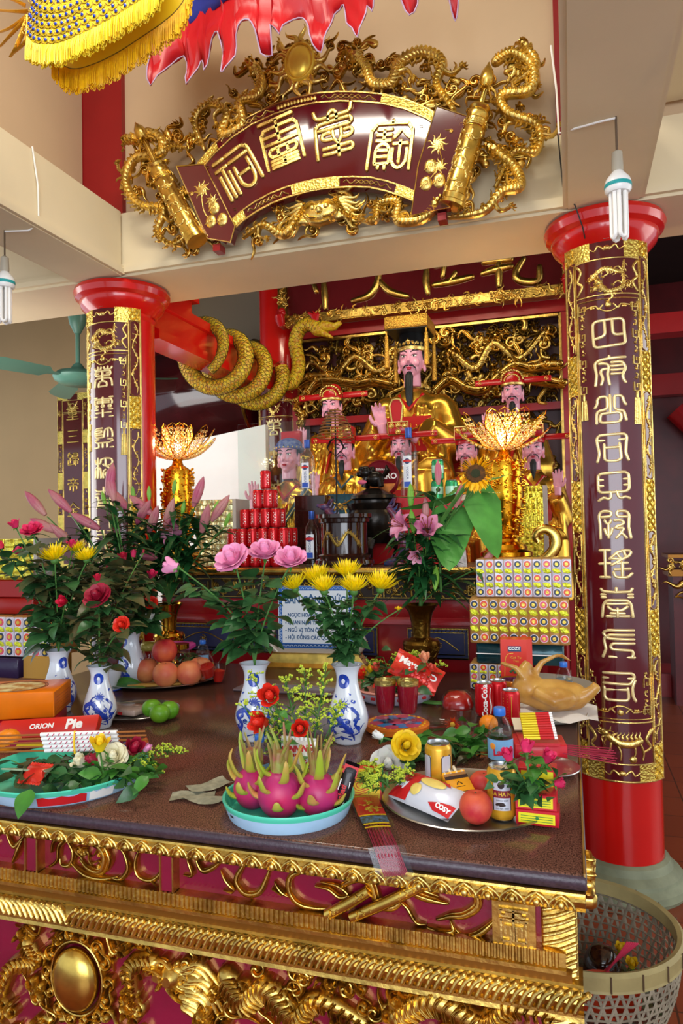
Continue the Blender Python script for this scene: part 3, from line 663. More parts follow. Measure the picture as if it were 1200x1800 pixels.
# rollers with knobs
for a_,b_,k1,k2 in(((288,305),(357,432),(262,250),(247,222)),((846,205),(797,372),(857,160),(862,122))):
    A,B,K,K2=S(a_,b_,k1,k2);ax=V((B[0]-A[0],0,B[1]-A[1]));L=ax.length;an=ax.normalized()
    M_=Matrix.Translation(smap(A[0],A[1],.06))@ V((0,0,1)).rotation_difference(an).to_matrix().to_4x4()
    r=.052;f=MB()
    f.lathe([(r*.55,-.012),(r*.85,-.012),(r*.95,0),(r*.8,.01),(r*.95,.02),(r,.03),(r*.92,.05),(r*1.0,.055),(r*1.0,.085),(r*.92,.09),(r,.1),(r,L-.05),(r*1.08,L-.045),(r*1.05,L-.02),(r*1.12,L-.015),(r*1.1,L),(r*.5,L)],28,M=M_)
    rl=f.build('roller',GOLDS,sg,sharp=30)
    c=MB();cm=lambda u,v,d:tuple(M_ @ V(((r+d)*cos(u/r),(r+d)*sin(u/r),v)))
    rng=random.Random(5)
    for i in range(70):
        u=rng.uniform(0,6.28*r);v=rng.uniform(.11,L-.06);flame(c,cm,u,v,.045,rng.uniform(0,6.28),1,.005,0,.14)
    for i in range(16):u=i/16*6.28*r;c.ribbon([(u,.06),(u,.078),(u+.012,.078),(u+.012,.066),(u+.006,.066)],.0018,.004,cm,FLATP,0,0,False)
    c.build('roller_chasing',GOLD2,sg)
    # rod and bud knob
    f=MB();P=[V(smap(A[0],A[1],.06)),V(smap(K[0],K[1],.06)),V(smap(K2[0],K2[1],.06))];up=(P[2]-P[1]).normalized()
    f.tube([P[0],P[0].lerp(P[1],.5),P[1]-up*.02],.014,10)
    M2=Matrix.Translation(P[1]-up*.03)@ V((0,0,1)).rotation_difference(up).to_matrix().to_4x4()
    f.lathe([(.014,0),(.03,.004),(.018,.012),(.03,.03),(.034,.05),(.027,.08),(.012,.105),(.002,.125)],14,M=M2)
    for i in range(6):f.tube([M2 @ V((.02*cos(i),.02*sin(i),.01)),M2 @ V((.045*cos(i*1.05),.045*sin(i*1.05),-.012)),M2 @ V((.05*cos(i*1.05),.05*sin(i*1.05),-.035))],[.009,.007,.002],6)
    f.build('roller_knob',GOLDS,sg)
# pierced dragons and clouds around
SIL=[(205,235),(240,240),(300,225),(345,180),(400,165),(420,115),(470,105),(510,70),(560,75),(600,65),(650,72),(700,92),(760,92),(800,122),(870,122),(900,85),(940,78),(952,130),(942,200),(955,240),(930,280),(905,310),(910,340),(870,365),(840,385),(790,380),(720,390),(640,400),(560,415),(500,410),(450,430),(380,440),(320,440),(275,410),(270,365),(215,330),(225,280),(200,260)]
PAN=[(352,296),(395,247),(450,209),(520,180),(590,168),(680,174),(745,194),(800,225),(775,380),(735,366),(690,349),(640,338),(560,343),(490,364),(440,390),(385,430)]
rng=random.Random(11)
lay0=lambda u,v,d:smap(u,v,d-.01);lay1=lambda u,v,d:smap(u,v,d+.012)
cv=MB();k=0
while k<250:
    x=rng.uniform(200,955);y=rng.uniform(65,440)
    if not inpoly(x,y,SIL)or inpoly(x,y,PAN):continue
    (u,v),=S((x,y));s=rng.uniform(.035,.07);a=rng.uniform(0,6.28);q=rng.random();f=rng.choice((-1,1))
    if q<.35:curl(cv,lay0,u,v,s,a,f,.02,0,LINED)
    elif q<.6:flame(cv,lay0,u,v,s*1.8,a,f,.016)
    elif q<.85:sline(cv,lay0,u,v,s*1.9,a,f,.02)
    else:cloud(cv,lay0,u,v,s*.8,.022,0,a)
    k+=1
cv.build('cloud_scrollwork',GOLD,sg)
DR=[([(815,232),(790,185),(768,152),(778,112),(742,96),(702,116),(690,150),(657,152),(645,122),(628,104)],.027,1,21),
      ([(362,266),(345,215),(372,186),(402,202),(392,240),(430,222),(424,182),(455,172),(462,142),(450,124)],.025,1,22),
      ([(872,330),(902,272),(942,270),(945,225),(892,202),(882,172),(932,162),(936,122),(902,98),(872,112)],.024,0,23),
      ([(905,150),(942,120),(925,90)],.02,1,28),
      ([(790,385),(850,375),(882,340),(914,330),(905,298),(870,268)],.024,1,24),
      ([(345,402),(310,432),(280,410),(292,370),(250,362),(225,325),(240,282),(288,272),(280,240),(235,248)],.023,1,25),
      ([(430,420),(465,398),(500,415),(528,385)],.022,0,26),([(625,385),(660,392),(668,362),(702,358),(700,390),(742,388),(768,365)],.022,1,27),
      ([(330,262),(300,262),(270,285),(310,330),(330,345)],.018,1,30)]
for P,w_,hd,sd in DR:
    c=MB();dragon(c,lay1,S(*P),w_,.032,0,True,bool(hd),sd);c.build('dragon',GOLD2,sg)
c=MB();(x,y),(x2,y2)=S((530,115),(552,115));r=x2-x
dome(c,lambda u,v,d:smap(u,v,d+.03),x,y,r*1.0,.03,0,28,r*1.25);
c.ribbon([(x+r*1.12*cos(a*pi/8),y+r*1.38*sin(a*pi/8))for a in range(16)],r*.13,.03,lambda u,v,d:smap(u,v,d+.012),None,0,2,False,True)
c.build('sun_mirror',mat('polished_gold','F0CC50',.3,.55,.1,8),sg)
c=MB()
for i in range(14):
    a=i/14*2*pi;flame(c,lay1,x+r*1.25*cos(a),y+r*1.5*sin(a),.1,a+.3,1 if i%2 else-1,.02,0,.17);curl(c,lay1,x+r*1.35*cos(a+.2),y+r*1.6*sin(a+.2),.025,a,1,.02)
c.build('mirror_flames',GOLD2,sg)
# lion mask at the foot
c=MB();(x,y),=S((568,378));mq=lambda u,v,d:smap(u,v,d+.02)
dome(c,mq,x,y,.1,.05,0,20,.065)
for s_ in(-1,1):
    dome(c,lambda u,v,d:mq(u,v,d+.035),x+s_*.035,y+.014,.017,.02);c.ribbon([(x+s_*.012,y+.03),(x+s_*.04,y+.042),(x+s_*.07,y+.03)],.006,.02,lambda u,v,d:mq(u,v,d+.035),None,0,3)
    for i in range(6):curl(c,mq,x+s_*(.08+.012*i),y+.04-.018*i,.03,i+1,s_,.035);flame(c,mq,x+s_*.08,y+.02-.01*i,.12,(0 if s_>0 else pi)+s_*(.5-.2*i),s_,.02)
    c.ribbon([(x+s_*.02,y-.035),(x+s_*.055,y-.03),(x+s_*.075,y-.01)],.008,.02,lambda u,v,d:mq(u,v,d+.03),None,0,3)
dome(c,lambda u,v,d:mq(u,v,d+.045),x,y-.005,.02,.022);c.ribbon([(x-.045,y-.05),(x,y-.058),(x+.045,y-.05)],.009,.02,lambda u,v,d:mq(u,v,d+.02),None,0,3)
c.build('lion_mask',GOLD2,sg)
for px,py in((385,436),(778,382)):
    (x,y),=S((px,py));MB().box((x-OX-.02,-.03,y-OZ-.025),(x-OX+.02,.03,y-OZ+.01)).build('bracket',DRED,sg)

# ------------------------------------------------------------------ the offering table in front
ZT=.99;YF=1.452
GRAN=mat('brown_granite','7A5040',.16,0,0,1,0,300,col2='2C1A15')
GRAN2=mat('granite_edge','3E2E38',.35,0,.2,200,.2,150)
tb=thing('offering_table','long carved red and gilt offering table with polished brown granite top','altar table',(-1.15,YF,0))
TX=-1.15
def tm(Y=YF):return lambda u,v,d:(u-TX,Y-YF-d,v)
f=MB().box((-2.306-TX,0,ZT-.03),(.006-TX,1.9,ZT),bev=.004);f.build('granite_top',[GRAN],tb)
f=MB().box((-2.312-TX,-.004,ZT-.031),(.012-TX,1.904,ZT-.004),bev=.003)
f.build('granite_edge',GRAN2,tb)
rl_=MB().box((.006-TX,0,ZT-.03),(.010-TX,1.9,ZT+.002));rl_.build('side_trim',mat('brass_trim','C9B070',.3,1),tb)
core=MB();core.box((-2.27-TX,.02,.30),(-.03-TX,.06,.96));core.box((-2.26-TX,.06,.74),(-.04-TX,1.86,.957));
core.build('red_carcass',LACQ2,tb)
f=MB()
for x0,x1 in((-2.29,-2.22),(-.075,-.008)):
    for y0,y1 in((0.01,.08),(1.78,1.85)):f=MB().box((x0-TX,y0,0),(x1-TX,y1,.955),bev=.004);f.build('leg',GOLD,tb)
# leaf moulding under the granite, ribs, brown fillet, rope moulding
def prof_bar(name,x0,x1,prof,m,Yb=0,par=tb,side=True):
    f=MB();f.loft([[(x-TX,Yb-d,z)for d,z in prof]for x in(x0,x1)],True,True);return f.build(name,m,par,sharp=35)
prof_bar('leaf_moulding',-2.31,.008,[(-.05,.958),(.012,.958),(.014,.954),(.006,.95),(.012,.942),(.008,.93),(-.002,.924),(.002,.92),(-.05,.918)],GOLD)
f=MB();mp0=tm(YF-.008)
x=-2.29
while x<0.0:
    for s_ in(-1,1):
        f.ribbon([(x,.951),(x+s_*.012,.944),(x+s_*.02,.936),(x+s_*.024,.927)],.0032,.006,mp0,None,0,3);f.ribbon([(x,.944),(x+s_*.007,.94),(x+s_*.012,.93)],.0025,.006,mp0,None,0,3)
    dome(f,mp0,x,.931,.007,.008,0,8,.009);x+=.046
f.build('leaf_carving',GOLD2,tb)
prof_bar('rib_moulding',-2.30,-.03,[(-.05,.842),(.008,.84),(.009,.815),(.016,.812),(.016,.804),(-.05,.804)],GOLD)
f=MB();x=-2.29
while x<-.04:f.tube([(x-TX,-.008,.842),(x-TX,-.010,.815)],.0042,6);x+=.0115
f.build('ribbing',GOLD,tb)
prof_bar('brown_fillet',-2.29,-.02,[(-.05,.804),(.012,.804),(.012,.786),(-.05,.786)],mat('brown_gilt','8A5A1E',.35,.7))
prof_bar('rope_moulding',-2.31,.0,[(-.05,.788),(.012,.788),(.016,.784),(.010,.78),(.022,.77),(.026,.76),(.022,.748),(.012,.741),(.02,.738),(.02,.732),(.014,.728),(.016,.72),(-.05,.72)],GOLD)
f=MB();x=-2.3;i=0
while x<0:
    cc=1 if x>-1.15 else-1
    f.ribbon([(x-cc*.010,.744),(x-cc*.003,.758),(x+cc*.005,.77),(x+cc*.016,.778)],.0055,.012,tm(YF-.02),None,0,3);x+=.0165
f.build('rope_twist',GOLD2,tb)
f=MB()  # right corner post, carved
for k in range(40):f.ribbon([(-.07,.30+k*.0165),(-.04,.31+k*.0165),(-.012,.325+k*.0165)],.004,.006,tm(YF+.01),None,0,3)
f.build('corner_carving',GOLD2,tb)
# apron: bars, carvings traced from the panels
A=onp(YF-.0)
mpA=lambda u,v,d:(u-TX,.02-d,v)
for px in((48,68,1500),(284,306,1535)):
    (x0,_),(x1,_)=A((px[0],px[2]),(px[1],px[2]));
    f=MB().box((x0-TX,-.004,.842),(x1-TX,.02,.92));f.build('apron_bar',LACQ2,tb)
    for x in(x0,x1):MB().box((x-.002-TX,-.008,.842),(x+.002-TX,.02,.92)).build('gilt_edge',GOLD,tb)
(x0,z1),(x1,z0)=A((872,1566),(966,1690));x0,x1,z0,z1=-.167,-.085,.838,.922
f=MB().box((x0-TX,-.006,z0),(x1-TX,.02,z1));f.build('longevity_panel',GOLD,tb)
f=MB();q=lambda u,v,d:(u-TX,.006-d,v)
for P in('0,0 100,0','8,0 8,20 92,20','22,12 78,12','0,32 100,32','50,0 50,60','8,32 8,100','92,32 92,100','8,100 40,100 40,52 22,52 22,84','92,100 60,100 60,52 78,52 78,84','50,60 50,100'):
    Q=[tuple(float(a)for a in p.split(','))for p in P.split()];f.ribbon([(x0+.013+(x1-x0-.026)*a/100,z1-.012-(z1-z0-.024)*b/100)for a,b in Q],.0028,.006,lambda u,v,d:(u-TX,-.006-d,v),FLATP,0,0,False)
f.build('longevity_character',GOLD2,tb)
f=MB()
RB=[([(85,1500),(92,1480),(112,1476),(100,1490),(96,1515),(80,1528)],6),([(112,1478),(125,1500),(120,1522),(104,1524),(100,1512)],6),([(150,1485),(168,1490),(180,1510),(172,1535),(150,1530),(135,1515)],9),([(178,1488),(190,1512),(183,1535)],6),([(120,1520),(145,1540),(175,1548),(200,1545)],6),
      ([(205,1492),(216,1505),(222,1530),(208,1548),(190,1547)],6),([(240,1497),(234,1520),(240,1542),(262,1550),(280,1535),(284,1500)],5.5),([(262,1550),(272,1562)],3),
      ([(5,1462),(20,1490),(32,1480),(40,1466)],6),([(32,1482),(24,1505),(15,1520)],6),
      ([(325,1512),(335,1540),(318,1542)],4.5),([(340,1512),(352,1532),(368,1530),(385,1518)],6),([(425,1524),(412,1550),(428,1573),(452,1572),(464,1550),(470,1532)],7),([(408,1568),(394,1550),(384,1535)],5),([(404,1572),(390,1568)],5),([(440,1575),(438,1586)],4),
      ([(535,1535),(510,1542),(505,1565),(520,1590),(550,1600),(575,1602)],7),([(480,1555),(492,1570),(506,1582)],5),([(476,1565),(492,1578)],4),
      ([(600,1560),(625,1548),(650,1556),(662,1590),(685,1600),(702,1588),(700,1572)],9),([(552,1562),(575,1566),(595,1580),(610,1575),(590,1560),(560,1555)],5),([(700,1588),(715,1600),(730,1625),(745,1630)],5),([(712,1568),(740,1580),(785,1594)],7),([(718,1562),(745,1568),(768,1580)],5),
      ([(808,1560),(832,1568),(838,1595),(815,1612),(790,1615),(766,1622)],8),([(840,1560),(850,1572),(855,1580)],4),([(866,1625),(840,1645),(815,1650),(800,1640)],7),([(750,1635),(775,1642),(795,1640),(790,1625)],6)]
for P,w_ in RB:
    k=w_*.00118;f.ribbon(A(*P),(lambda k:lambda t:k*(.35+.75*sin(pi*min(1,t*.85+.12))))(k),.018,mpA,LINED,0,4)
f.build('ribbon_carving',GOLD,tb)
f=MB()
for P in(((575,1608),(648,1566)),((618,1612),(742,1556))):
    (a,b)=A(*P);L=hypot(b[0]-a[0],b[1]-a[1]);an=atan2(b[1]-a[1],b[0]-a[0])
    f.tube([(a[0]-TX,0,a[1]),((a[0]+b[0])/2-TX,-.006,(a[1]+b[1])/2),(b[0]-TX,0,b[1])],.012,12)
    for i in range(9):
        t=.1+i*.1;curl(f,lambda u,v,d:(u-TX,-.012-d,v),a[0]+(b[0]-a[0])*t,a[1]+(b[1]-a[1])*t,.008,i,1,.004)
f.build('crossed_scrolls',GOLDS,tb)
f=MB();rng=random.Random(4)
for i in range(6):curl(f,mpA,*A((155+rng.uniform(-25,25),1515+rng.uniform(-18,18)))[0],.022,rng.uniform(0,6),rng.choice((-1,1)),.016)
for i in range(20):
    x=rng.uniform(-2.25,-1.4);curl(f,mpA,x,rng.uniform(.85,.91),.03,rng.uniform(0,6),rng.choice((-1,1)),.014,0,LINED)
f.build('curl_carving',GOLD,tb)
# lower panel: sun disc, dragons among clouds
mpL=lambda u,v,d:(u-TX,.02-d*1.3,v)
DX,DZ=-1.145,.605
f=MB();f.ell((DX-TX,-.005,DZ),(.062,.035,.074),32,20);f.build('sun_disc',GOLDS,tb)
f=MB();rng=random.Random(9)
for i in range(14):
    a=i/14*2*pi;curl(f,mpL,DX+.085*cos(a),DZ+.1*sin(a),.035,a,1 if i%2 else-1,.022,0,LINED)
f.ribbon([(DX+.072*cos(a*pi/8),DZ+.086*sin(a*pi/8))for a in range(16)],.008,.02,mpL,LINED,0,2,False,True)
f.build('disc_clouds',GOLD,tb)
L_=onp(YF)
for sd,P,w_ in((41,[(640,1800),(560,1760),(520,1790),(470,1740),(430,1760),(400,1720)],.03),(42,[(240,1770),(230,1700),(270,1690)],.022),(43,[(0,1760),(20,1700),(60,1690),(50,1660)],.022),(44,[(980,1790),(900,1770),(850,1800),(760,1760),(700,1790)],.028)):
    f=MB();dragon(f,mpL,L_(*P),w_,.03,0,False,False,sd,False);f.build('dragon',GOLD,tb)
f=MB();(x,z),=L_((300,1715));dragon_head(f,mpL,x,z,.06,pi*.9,.035);
for i in range(12):flame(f,mpL,x+.03+rng.uniform(-.01,.02),z+.02-i*.008,.13,-.15-.09*i+rng.uniform(-.05,.05),1,.02,0,.09)
f.build('dragon_head',GOLD,tb)
f=MB();k=0
for(cx,cy,s)in((440,1750,.05),(365,1790,.04),(470,1745,.05),(690,1770,.055),(700,1730,.04),(105,1650,.03),(45,1650,.035),(880,1760,.06),(930,1735,.04),(800,1745,.05),(580,1740,.04),(210,1665,.035),(60,1740,.045),(10,1780,.05),(360,1670,.035),(620,1720,.04)):
    (x,z),=L_((cx,cy));cloud(f,mpL,x,z,s,.028,0,rng.uniform(0,6));
scrolls(f,mpL,-1.29,.40,-.09,.715,125,.03,.055,rng,.02,lambda x,y:hypot((x-DX)/.1,(y-DZ)/.12)>1)
scrolls(f,mpL,-2.2,.40,-1.29,.715,45,.05,.07,rng,.02)
f.build('cloud_carving',GOLD,tb)
f=MB();ms=lambda u,v,d:(.002-TX+d,u,v)  # scroll ornament on the table's right flank
cloud(f,lambda u,v,d:(d+.012-TX,u,v),.12,.93,.05,.02);curl(f,lambda u,v,d:(d+.012-TX,u,v),.1,.9,.05,1,1,.02);curl(f,lambda u,v,d:(d+.012-TX,u,v),.14,.95,.045,4,-1,.02)
f.build('flank_scroll',GOLD,tb)

# ------------------------------------------------------------------ second altar behind, with scrolled gilt ends
a2=thing('high_altar','red and gilt high altar behind the offering table, gilt rim curling up at its ends','altar',(-1.15,3.5,0))
f=MB().box((-1.0,.05,0),(1.0,.98,1.40));f.build('carcass',RED and mat('altar_red_lacquer','8E1218',.25,0,.05,8,.1,4,coat=.4),a2)
f=MB().box((-1.02,.0,1.43),(1.02,1.03,1.452));f.build('altar_top',mat('grey_brown_board','6A5240',.35,0,0,1,.1,8),a2)
f=MB()
# gilt rim: rounded bar with upswept volutes
def vol(s_):
    b=[(s_*.80,1.452),(s_*.9,1.456),(s_*.98,1.475),(s_*1.05,1.52),(s_*1.085,1.575),(s_*1.075,1.625),(s_*1.04,1.648),(s_*1.005,1.638),(s_*.992,1.61),(s_*1.008,1.59)]
    return crom(b,4)
f.tube([(-1.0,-.005,1.452),(1.0,-.005,1.452)],.021,14)
for s_ in(-1,1):
    P=vol(s_);n_=len(P)
    for y0,y1 in((-.02,.16),):
        R=[]
        for i,(x,z)in enumerate(P):
            a=P[max(i-1,0)];c=P[min(i+1,n_-1)];dx,dz=c[0]-a[0],c[1]-a[1];l=hypot(dx,dz);nx,nz=-dz/l,dx/l;th=.024+.008*sin(i/n_*3.1)-.012*(i/n_)
            R.append([(x+nx*th,y0+.01,z+nz*th),(x+nx*th*.6,y0,z+nz*th*.6),(x-nx*th*.6,y0,z-nz*th*.6),(x-nx*th,y0+.01,z-nz*th),(x-nx*th,y1,z-nz*th),(x+nx*th,y1,z+nz*th)])
        f.loft(R,True,True)
f.build('scrolled_rim',GOLDS,a2,sharp=60)
f=MB();f.box((-1.03,.01,1.31),(1.03,.05,1.43));f.box((-1.03,-.005,1.415),(1.03,.02,1.427));f.box((-1.03,-.005,1.31),(1.03,.02,1.318));f.build('frieze',DARKW,a2)
f=MB();rng=random.Random(3);q2=lambda u,v,d:(u,.01-d,v)
scrolls(f,q2,-1.0,1.325,1.0,1.41,150,.02,.035,rng,.008);f.box((-1.03,-.008,1.412),(1.03,.01,1.418));f.box((-1.03,-.008,1.318),(1.03,.01,1.322))
for i in range(9):x=-.95+i*.24;f.box((x-.003,-.008,1.32),(x+.003,.01,1.415));f.ribbon([(x-.03,1.40),(x-.03,1.335),(x-.06,1.335),(x-.06,1.38),(x-.045,1.38)],.003,.008,q2,FLATP,0,0,False)
f.build('frieze_carving',GOLDD,a2)
f=MB();f.loft([[(x,-d+.05,z)for d,z in((0,1.31),(.04,1.31),(.045,1.29),(.03,1.22),(.04,1.2),(.04,1.185),(0,1.18))]for x in(-1.03,1.03)]);f.build('red_cornice',MATS['altar_red_lacquer'],a2,sharp=30)
BLUEP=mat('dark_blue_painting','232B52',.3,0,0,1,0,9,col2='3A3A58')
for i,(x0,x1)in enumerate(((-.98,-.6),(-.55,-.4),(-.36,.02),(.06,.2),(.36,.66),(.74,.96))):
    zz=(1.02,1.165)
    MB().box((x0,.035,zz[0]),(x1,.05,zz[1])).build('painted_panel',BLUEP,a2)
    f=MB();e=[(x0,zz[0]),(x1,zz[0]),(x1,zz[1]),(x0,zz[1])]
    f.ribbon(e,.004,.012,lambda u,v,d:(u,.04-d,v),FLATP,0,0,False,True);f.ribbon([(x0+.018,zz[0]+.018),(x1-.018,zz[0]+.018),(x1-.018,zz[1]-.018),(x0+.018,zz[1]-.018)],.003,.01,lambda u,v,d:(u,.04-d,v),FLATP,0,0,False,True)
    for j in range(int((x1-x0)/.02)):f.ribbon([(x0+.008+j*.02,zz[1]-.014),(x0+.014+j*.02,zz[1]-.006)],.002,.008,lambda u,v,d:(u,.04-d,v),None,0,0)
    f.ribbon([(x0+.05,1.07),((x0+x1)/2,1.12),(x1-.05,1.06)],.004,.004,lambda u,v,d:(u,.037-d,v),None,0,3);cloud(f,lambda u,v,d:(u,.037-d,v),(x0+x1)/2,1.08,.03,.006)
    f.build('gilt_fret',GOLDD,a2)
# ------------------------------------------------------------------ statues
SKIN=mat('pink_painted_skin','E8A0B4',.35,0,.05,20,.05,6,coat=.3)
ROBE=mat('gilded_robe','E0AC40',.27,.92,.25,7,.15,5,bdist=.01)
REDR=mat('red_robe_trim','B01818',.3,0,.05,20)
BLK=mat('black_beard_paint','15191A',.45,0,.6,40,kind='wave')
BLUR=mat('blue_green_robe','1E4A5C',.35,0,.3,30,.3,20)
HATR=mat('red_hat_lacquer','B3161B',.25)
BLUH=mat('blue_patterned_cloth','2A3E8C',.5,0,.2,40,0,30,col2='7C84A8')
WHT=mat('eye_white','F4F0EC',.3);IRIS=mat('iris_black','120C0C',.2);LIP=mat('red_lips','C0304A',.3)
def headmesh():
    h=MB()
    h.ell((0,0,0),(.078,.092,.105),24,16);h.ell((0,-.022,-.055),(.06,.066,.062),20,12);h.ell((0,-.05,-.1),(.026,.026,.024),12,8)
    h.ell((0,-.02,.045),(.072,.074,.06),20,12)
    for s in(-1,1):
        h.ell((s*.036,-.062,-.032),(.028,.024,.026));h.ell((s*.08,.005,-.012),(.012,.024,.042));h.ell((s*.082,0,-.062),(.011,.014,.02));h.ell((s*.03,-.078,.028),(.03,.013,.008))
        h.ell((s*.012,-.092,-.036),(.009,.012,.008),8,6)
    h.tube([(0,-.085,.02),(0,-.097,-.01),(0,-.108,-.032)],[.009,.011,.013],8);h.tube([(0,0,-.06),(0,.01,-.17)],[.052,.056],16)
    return h
def handmesh(curl=.2,hold=False):
    """right hand, wrist at origin, fingers up +Z, palm facing -Y"""
    h=MB();h.ell((0,0,.045),(.037,.016,.048),14,10);h.tube([(0,.004,-.05),(0,0,.02)],[.026,.028],12)
    for i,(x,L)in enumerate(((-.028,.062),(-.010,.075),(.009,.072),(.026,.056))):
        c=curl*(1+.3*i)if not hold else 1.1;p=V((x,0,.08));P=[V((x*.8,0,.05)),p.copy()];a=c*.4
        for k in range(3):p=p+V((x*.12,-sin(a)*L*.36,cos(a)*L*.36));P.append(p.copy());a+=c
        h.tube(P,[.0105,.011,.0098,.009,.0065],8)
    h.tube([(-.028,-.006,.02),(-.05,-.014,.045),(-.058,-.018,.07),(-.056,-.022,.086)],[.014,.013,.011,.007],8)
    return h
HEAD=None
def statue(label,px,py,wpx,Y,hat,beard=.16,trim=None,hands='raise',sash=False,tilt=0,feet=None,panel=True):
    global HEAD
    fc=at(px,py,Y=Y);s=wpx*dep(fc)/.156;lapz=fc.z-.8*s
    t=thing('seated_statue',label,'statue',(fc.x,Y,lapz-.42*s),0,'gilded deity statues in the shrine');k=s
    fz=(feet-(lapz-.42*s))/s if feet else 0
    r=MB();Z=.42
    r.loft([[(w_*cos(a*pi/12),dpt*sin(a*pi/12)+yo,z)for a in range(24)]for z,w_,dpt,yo in((Z-.1,.24,.2,0),(Z+.05,.23,.18,0),(Z+.25,.19,.14,.0),(Z+.42,.2,.135,.01),(Z+.52,.2,.12,.02),(Z+.58,.12,.09,.02),(Z+.62,.06,.06,.015))])
    for q in(-1,1):
        r.ell((q*.17,.02,Z+.5),(.09,.09,.08));r.tube([(q*.03,.05,Z),(q*.12,-.15,Z+.02),(q*.19,-.38,Z+.03)],[.15,.14,.12],14)
        r.tube([(q*.19,-.38,Z+.05),(q*.2,-.4,Z-.12),(q*.21,-.37,fz)],[.125,.12,.16],14)
        r.box((q*.12-.1,-.42,fz),(q*.12+.1,-.02,Z))
        if hands=='front':e=(q*.29,-.06,Z+.2);w_=(q*.13,-.28,Z+.33)
        elif hands=='raise' and q==-1 or hands=='raiseR' and q==1:e=(q*.27,-.06,Z+.2);w_=(q*.2,-.2,Z+.4)
        else:e=(q*.29,-.04,Z+.15);w_=(q*.1,-.26,Z+.14)
        r.tube([(q*.19,.02,Z+.5),((q*.19+e[0])/2,-.01,(Z+.5+e[2])/2),e],[.085,.09,.1],12);r.tube([e,((e[0]+w_[0])/2,(e[1]+w_[1])/2,(e[2]+w_[2])/2),w_],[.1,.09,.075],12)
        # hanging sleeve
        r.tube([((e[0]*.4+w_[0]*.6),(e[1]+w_[1])/2-.01,w_[2]-.02),((e[0]*.6+w_[0]*.4)+q*.02,w_[1]+.04,Z+.06),(q*.28,-.16,Z-.08),(q*.29,-.2,fz+.1)],[.065,.075,.06,.03],12,flat=.6)
    for i in range(9):
        a=-.9+i*.22;r.tube([(.3*sin(a)*.8,-.42,Z+.04),(.3*sin(a),-.47,Z-.15),(.34*sin(a),-.46,fz+.02)],[.02,.018,.022],6)
    for q in(-1,1):
        for i in range(3):r.tube([(q*(.06+.05*i),-.12,Z+.5),(q*(.05+.05*i),-.165+.01*i,Z+.3),(q*(.1+.05*i),-.19,Z+.1)],[.012,.014,.01],6)
    ro=r.build('robe',ROBE,t);remesh(ro,.016,3);ro.scale=(k*(1 if hands=='front' else .86),k,k)
    # head with painted features
    if HEAD is None:
        ho=headmesh().build('head',SKIN);remesh(ho,.0045,2);HEAD=ho.data;bpy.data.objects.remove(ho)
    ho=bpy.data.objects.new('head',HEAD);COL.objects.link(ho);ho.parent=t;ho.scale=(k,)*3;ho.location=(0,-.01*k,(Z+.8)*k);ho.rotation_euler=(tilt,0,0)
    def part(mb,name,m,loc=(0,-.01,Z+.8),par=None):
        o=mb.build(name,m,par or t)
        if not par:o.scale=(k,)*3;o.location=V(loc)*k;o.rotation_euler=(tilt if loc==(0,-.01,Z+.8)else 0,0,0)
        return o
    f=MB()
    for q in(-1,1):f.ell((q*.033,-.0835,.008),(.017,.006,.0065),12,8)
    part(f,'eye_whites',WHT,par=ho)
    f=MB()
    for q in(-1,1):
        f.ell((q*.032,-.089,.008),(.006,.002,.006),8,6);f.tube([(q*.014,-.0885,.011),(q*.033,-.091,.0165),(q*.052,-.080,.012)],.0022,6)
        f.tube([(q*.012,-.090,.032),(q*.032,-.090,.044),(q*.06,-.072,.042)],[.003,.0045,.002],6)
    part(f,'brows_and_irises',IRIS,par=ho)
    f=MB();f.ell((0,-.092,-.066),(.02,.009,.005),12,6);f.ell((0,-.09,-.074),(.015,.009,.006),12,6);part(f,'lips',LIP,par=ho)
    if beard:
        f=MB()
        for q in(-1,1):f.tube([(q*.004,-.1,-.055),(q*.024,-.093,-.053),(q*.04,-.082,-.068),(q*.043,-.078,-.09)],[.004,.0055,.004,.0015],6)
        f.tube([(0,-.082,-.095),(0,-.098,-.12),(0,-.1,-.12-beard*.5),(0,-.095,-.12-beard)],[.016,.027,.024,.004],12,flat=.7)
        part(f,'beard',BLK,par=ho)
    f=MB();f.ell((0,.025,.03),(.081,.086,.085),20,12)
    for q in(-1,1):f.tube([(q*.074,.0,.05),(q*.077,-.018,.02),(q*.076,-.02,-.01)],[.012,.009,.003],6)
    part(f,'hair',BLK,par=ho)
    # collar, chest panel, belt
    f=MB();f.tube([(.05,.05,.6+Z),(.07,-.05,.57+Z),(.0,-.125,.47+Z),(-.07,-.05,.57+Z),(-.05,.05,.6+Z)],.018,8,flat=.6)
    f.tube([(.09,-.03,.57+Z),(.02,-.14,.4+Z),(-.02,-.155,.22+Z)],.014,6,flat=.6);part(f,'collar',REDR if trim!='blue' else BLUR,(0,0,0))
    if trim:
        f=MB();f.loft([[(x*w_,-yy,z+Z)for x in(-1,-.5,0,.5,1)]for z,w_,yy in((.42,.14,.135),(.33,.15,.155),(.2,.13,.17))],False,False,closed=False);
        part(f,'chest_panel',{'blue':BLUR,'red':REDR,'white':mat('white_collar','E8E0D0',.5),'dark':BLK}[trim],(0,-.012,0))
        f=MB();mpq=lambda u,v,d:(u,-.165-d,v+Z);curl(f,mpq,-.05,.3,.04,1,1,.012);curl(f,mpq,.05,.3,.04,2,-1,.012);cloud(f,mpq,0,.3,.05,.014);f.ribbon([(-.13,.2),(0,.19),(.13,.2)],.012,.012,mpq,None,0,3);f.ribbon([(-.15,.4),(0,.33),(.15,.4)],.006,.02,mpq,None,0,3)
        part(f,'gilt_embroidery',GOLD2,(0,0,0))
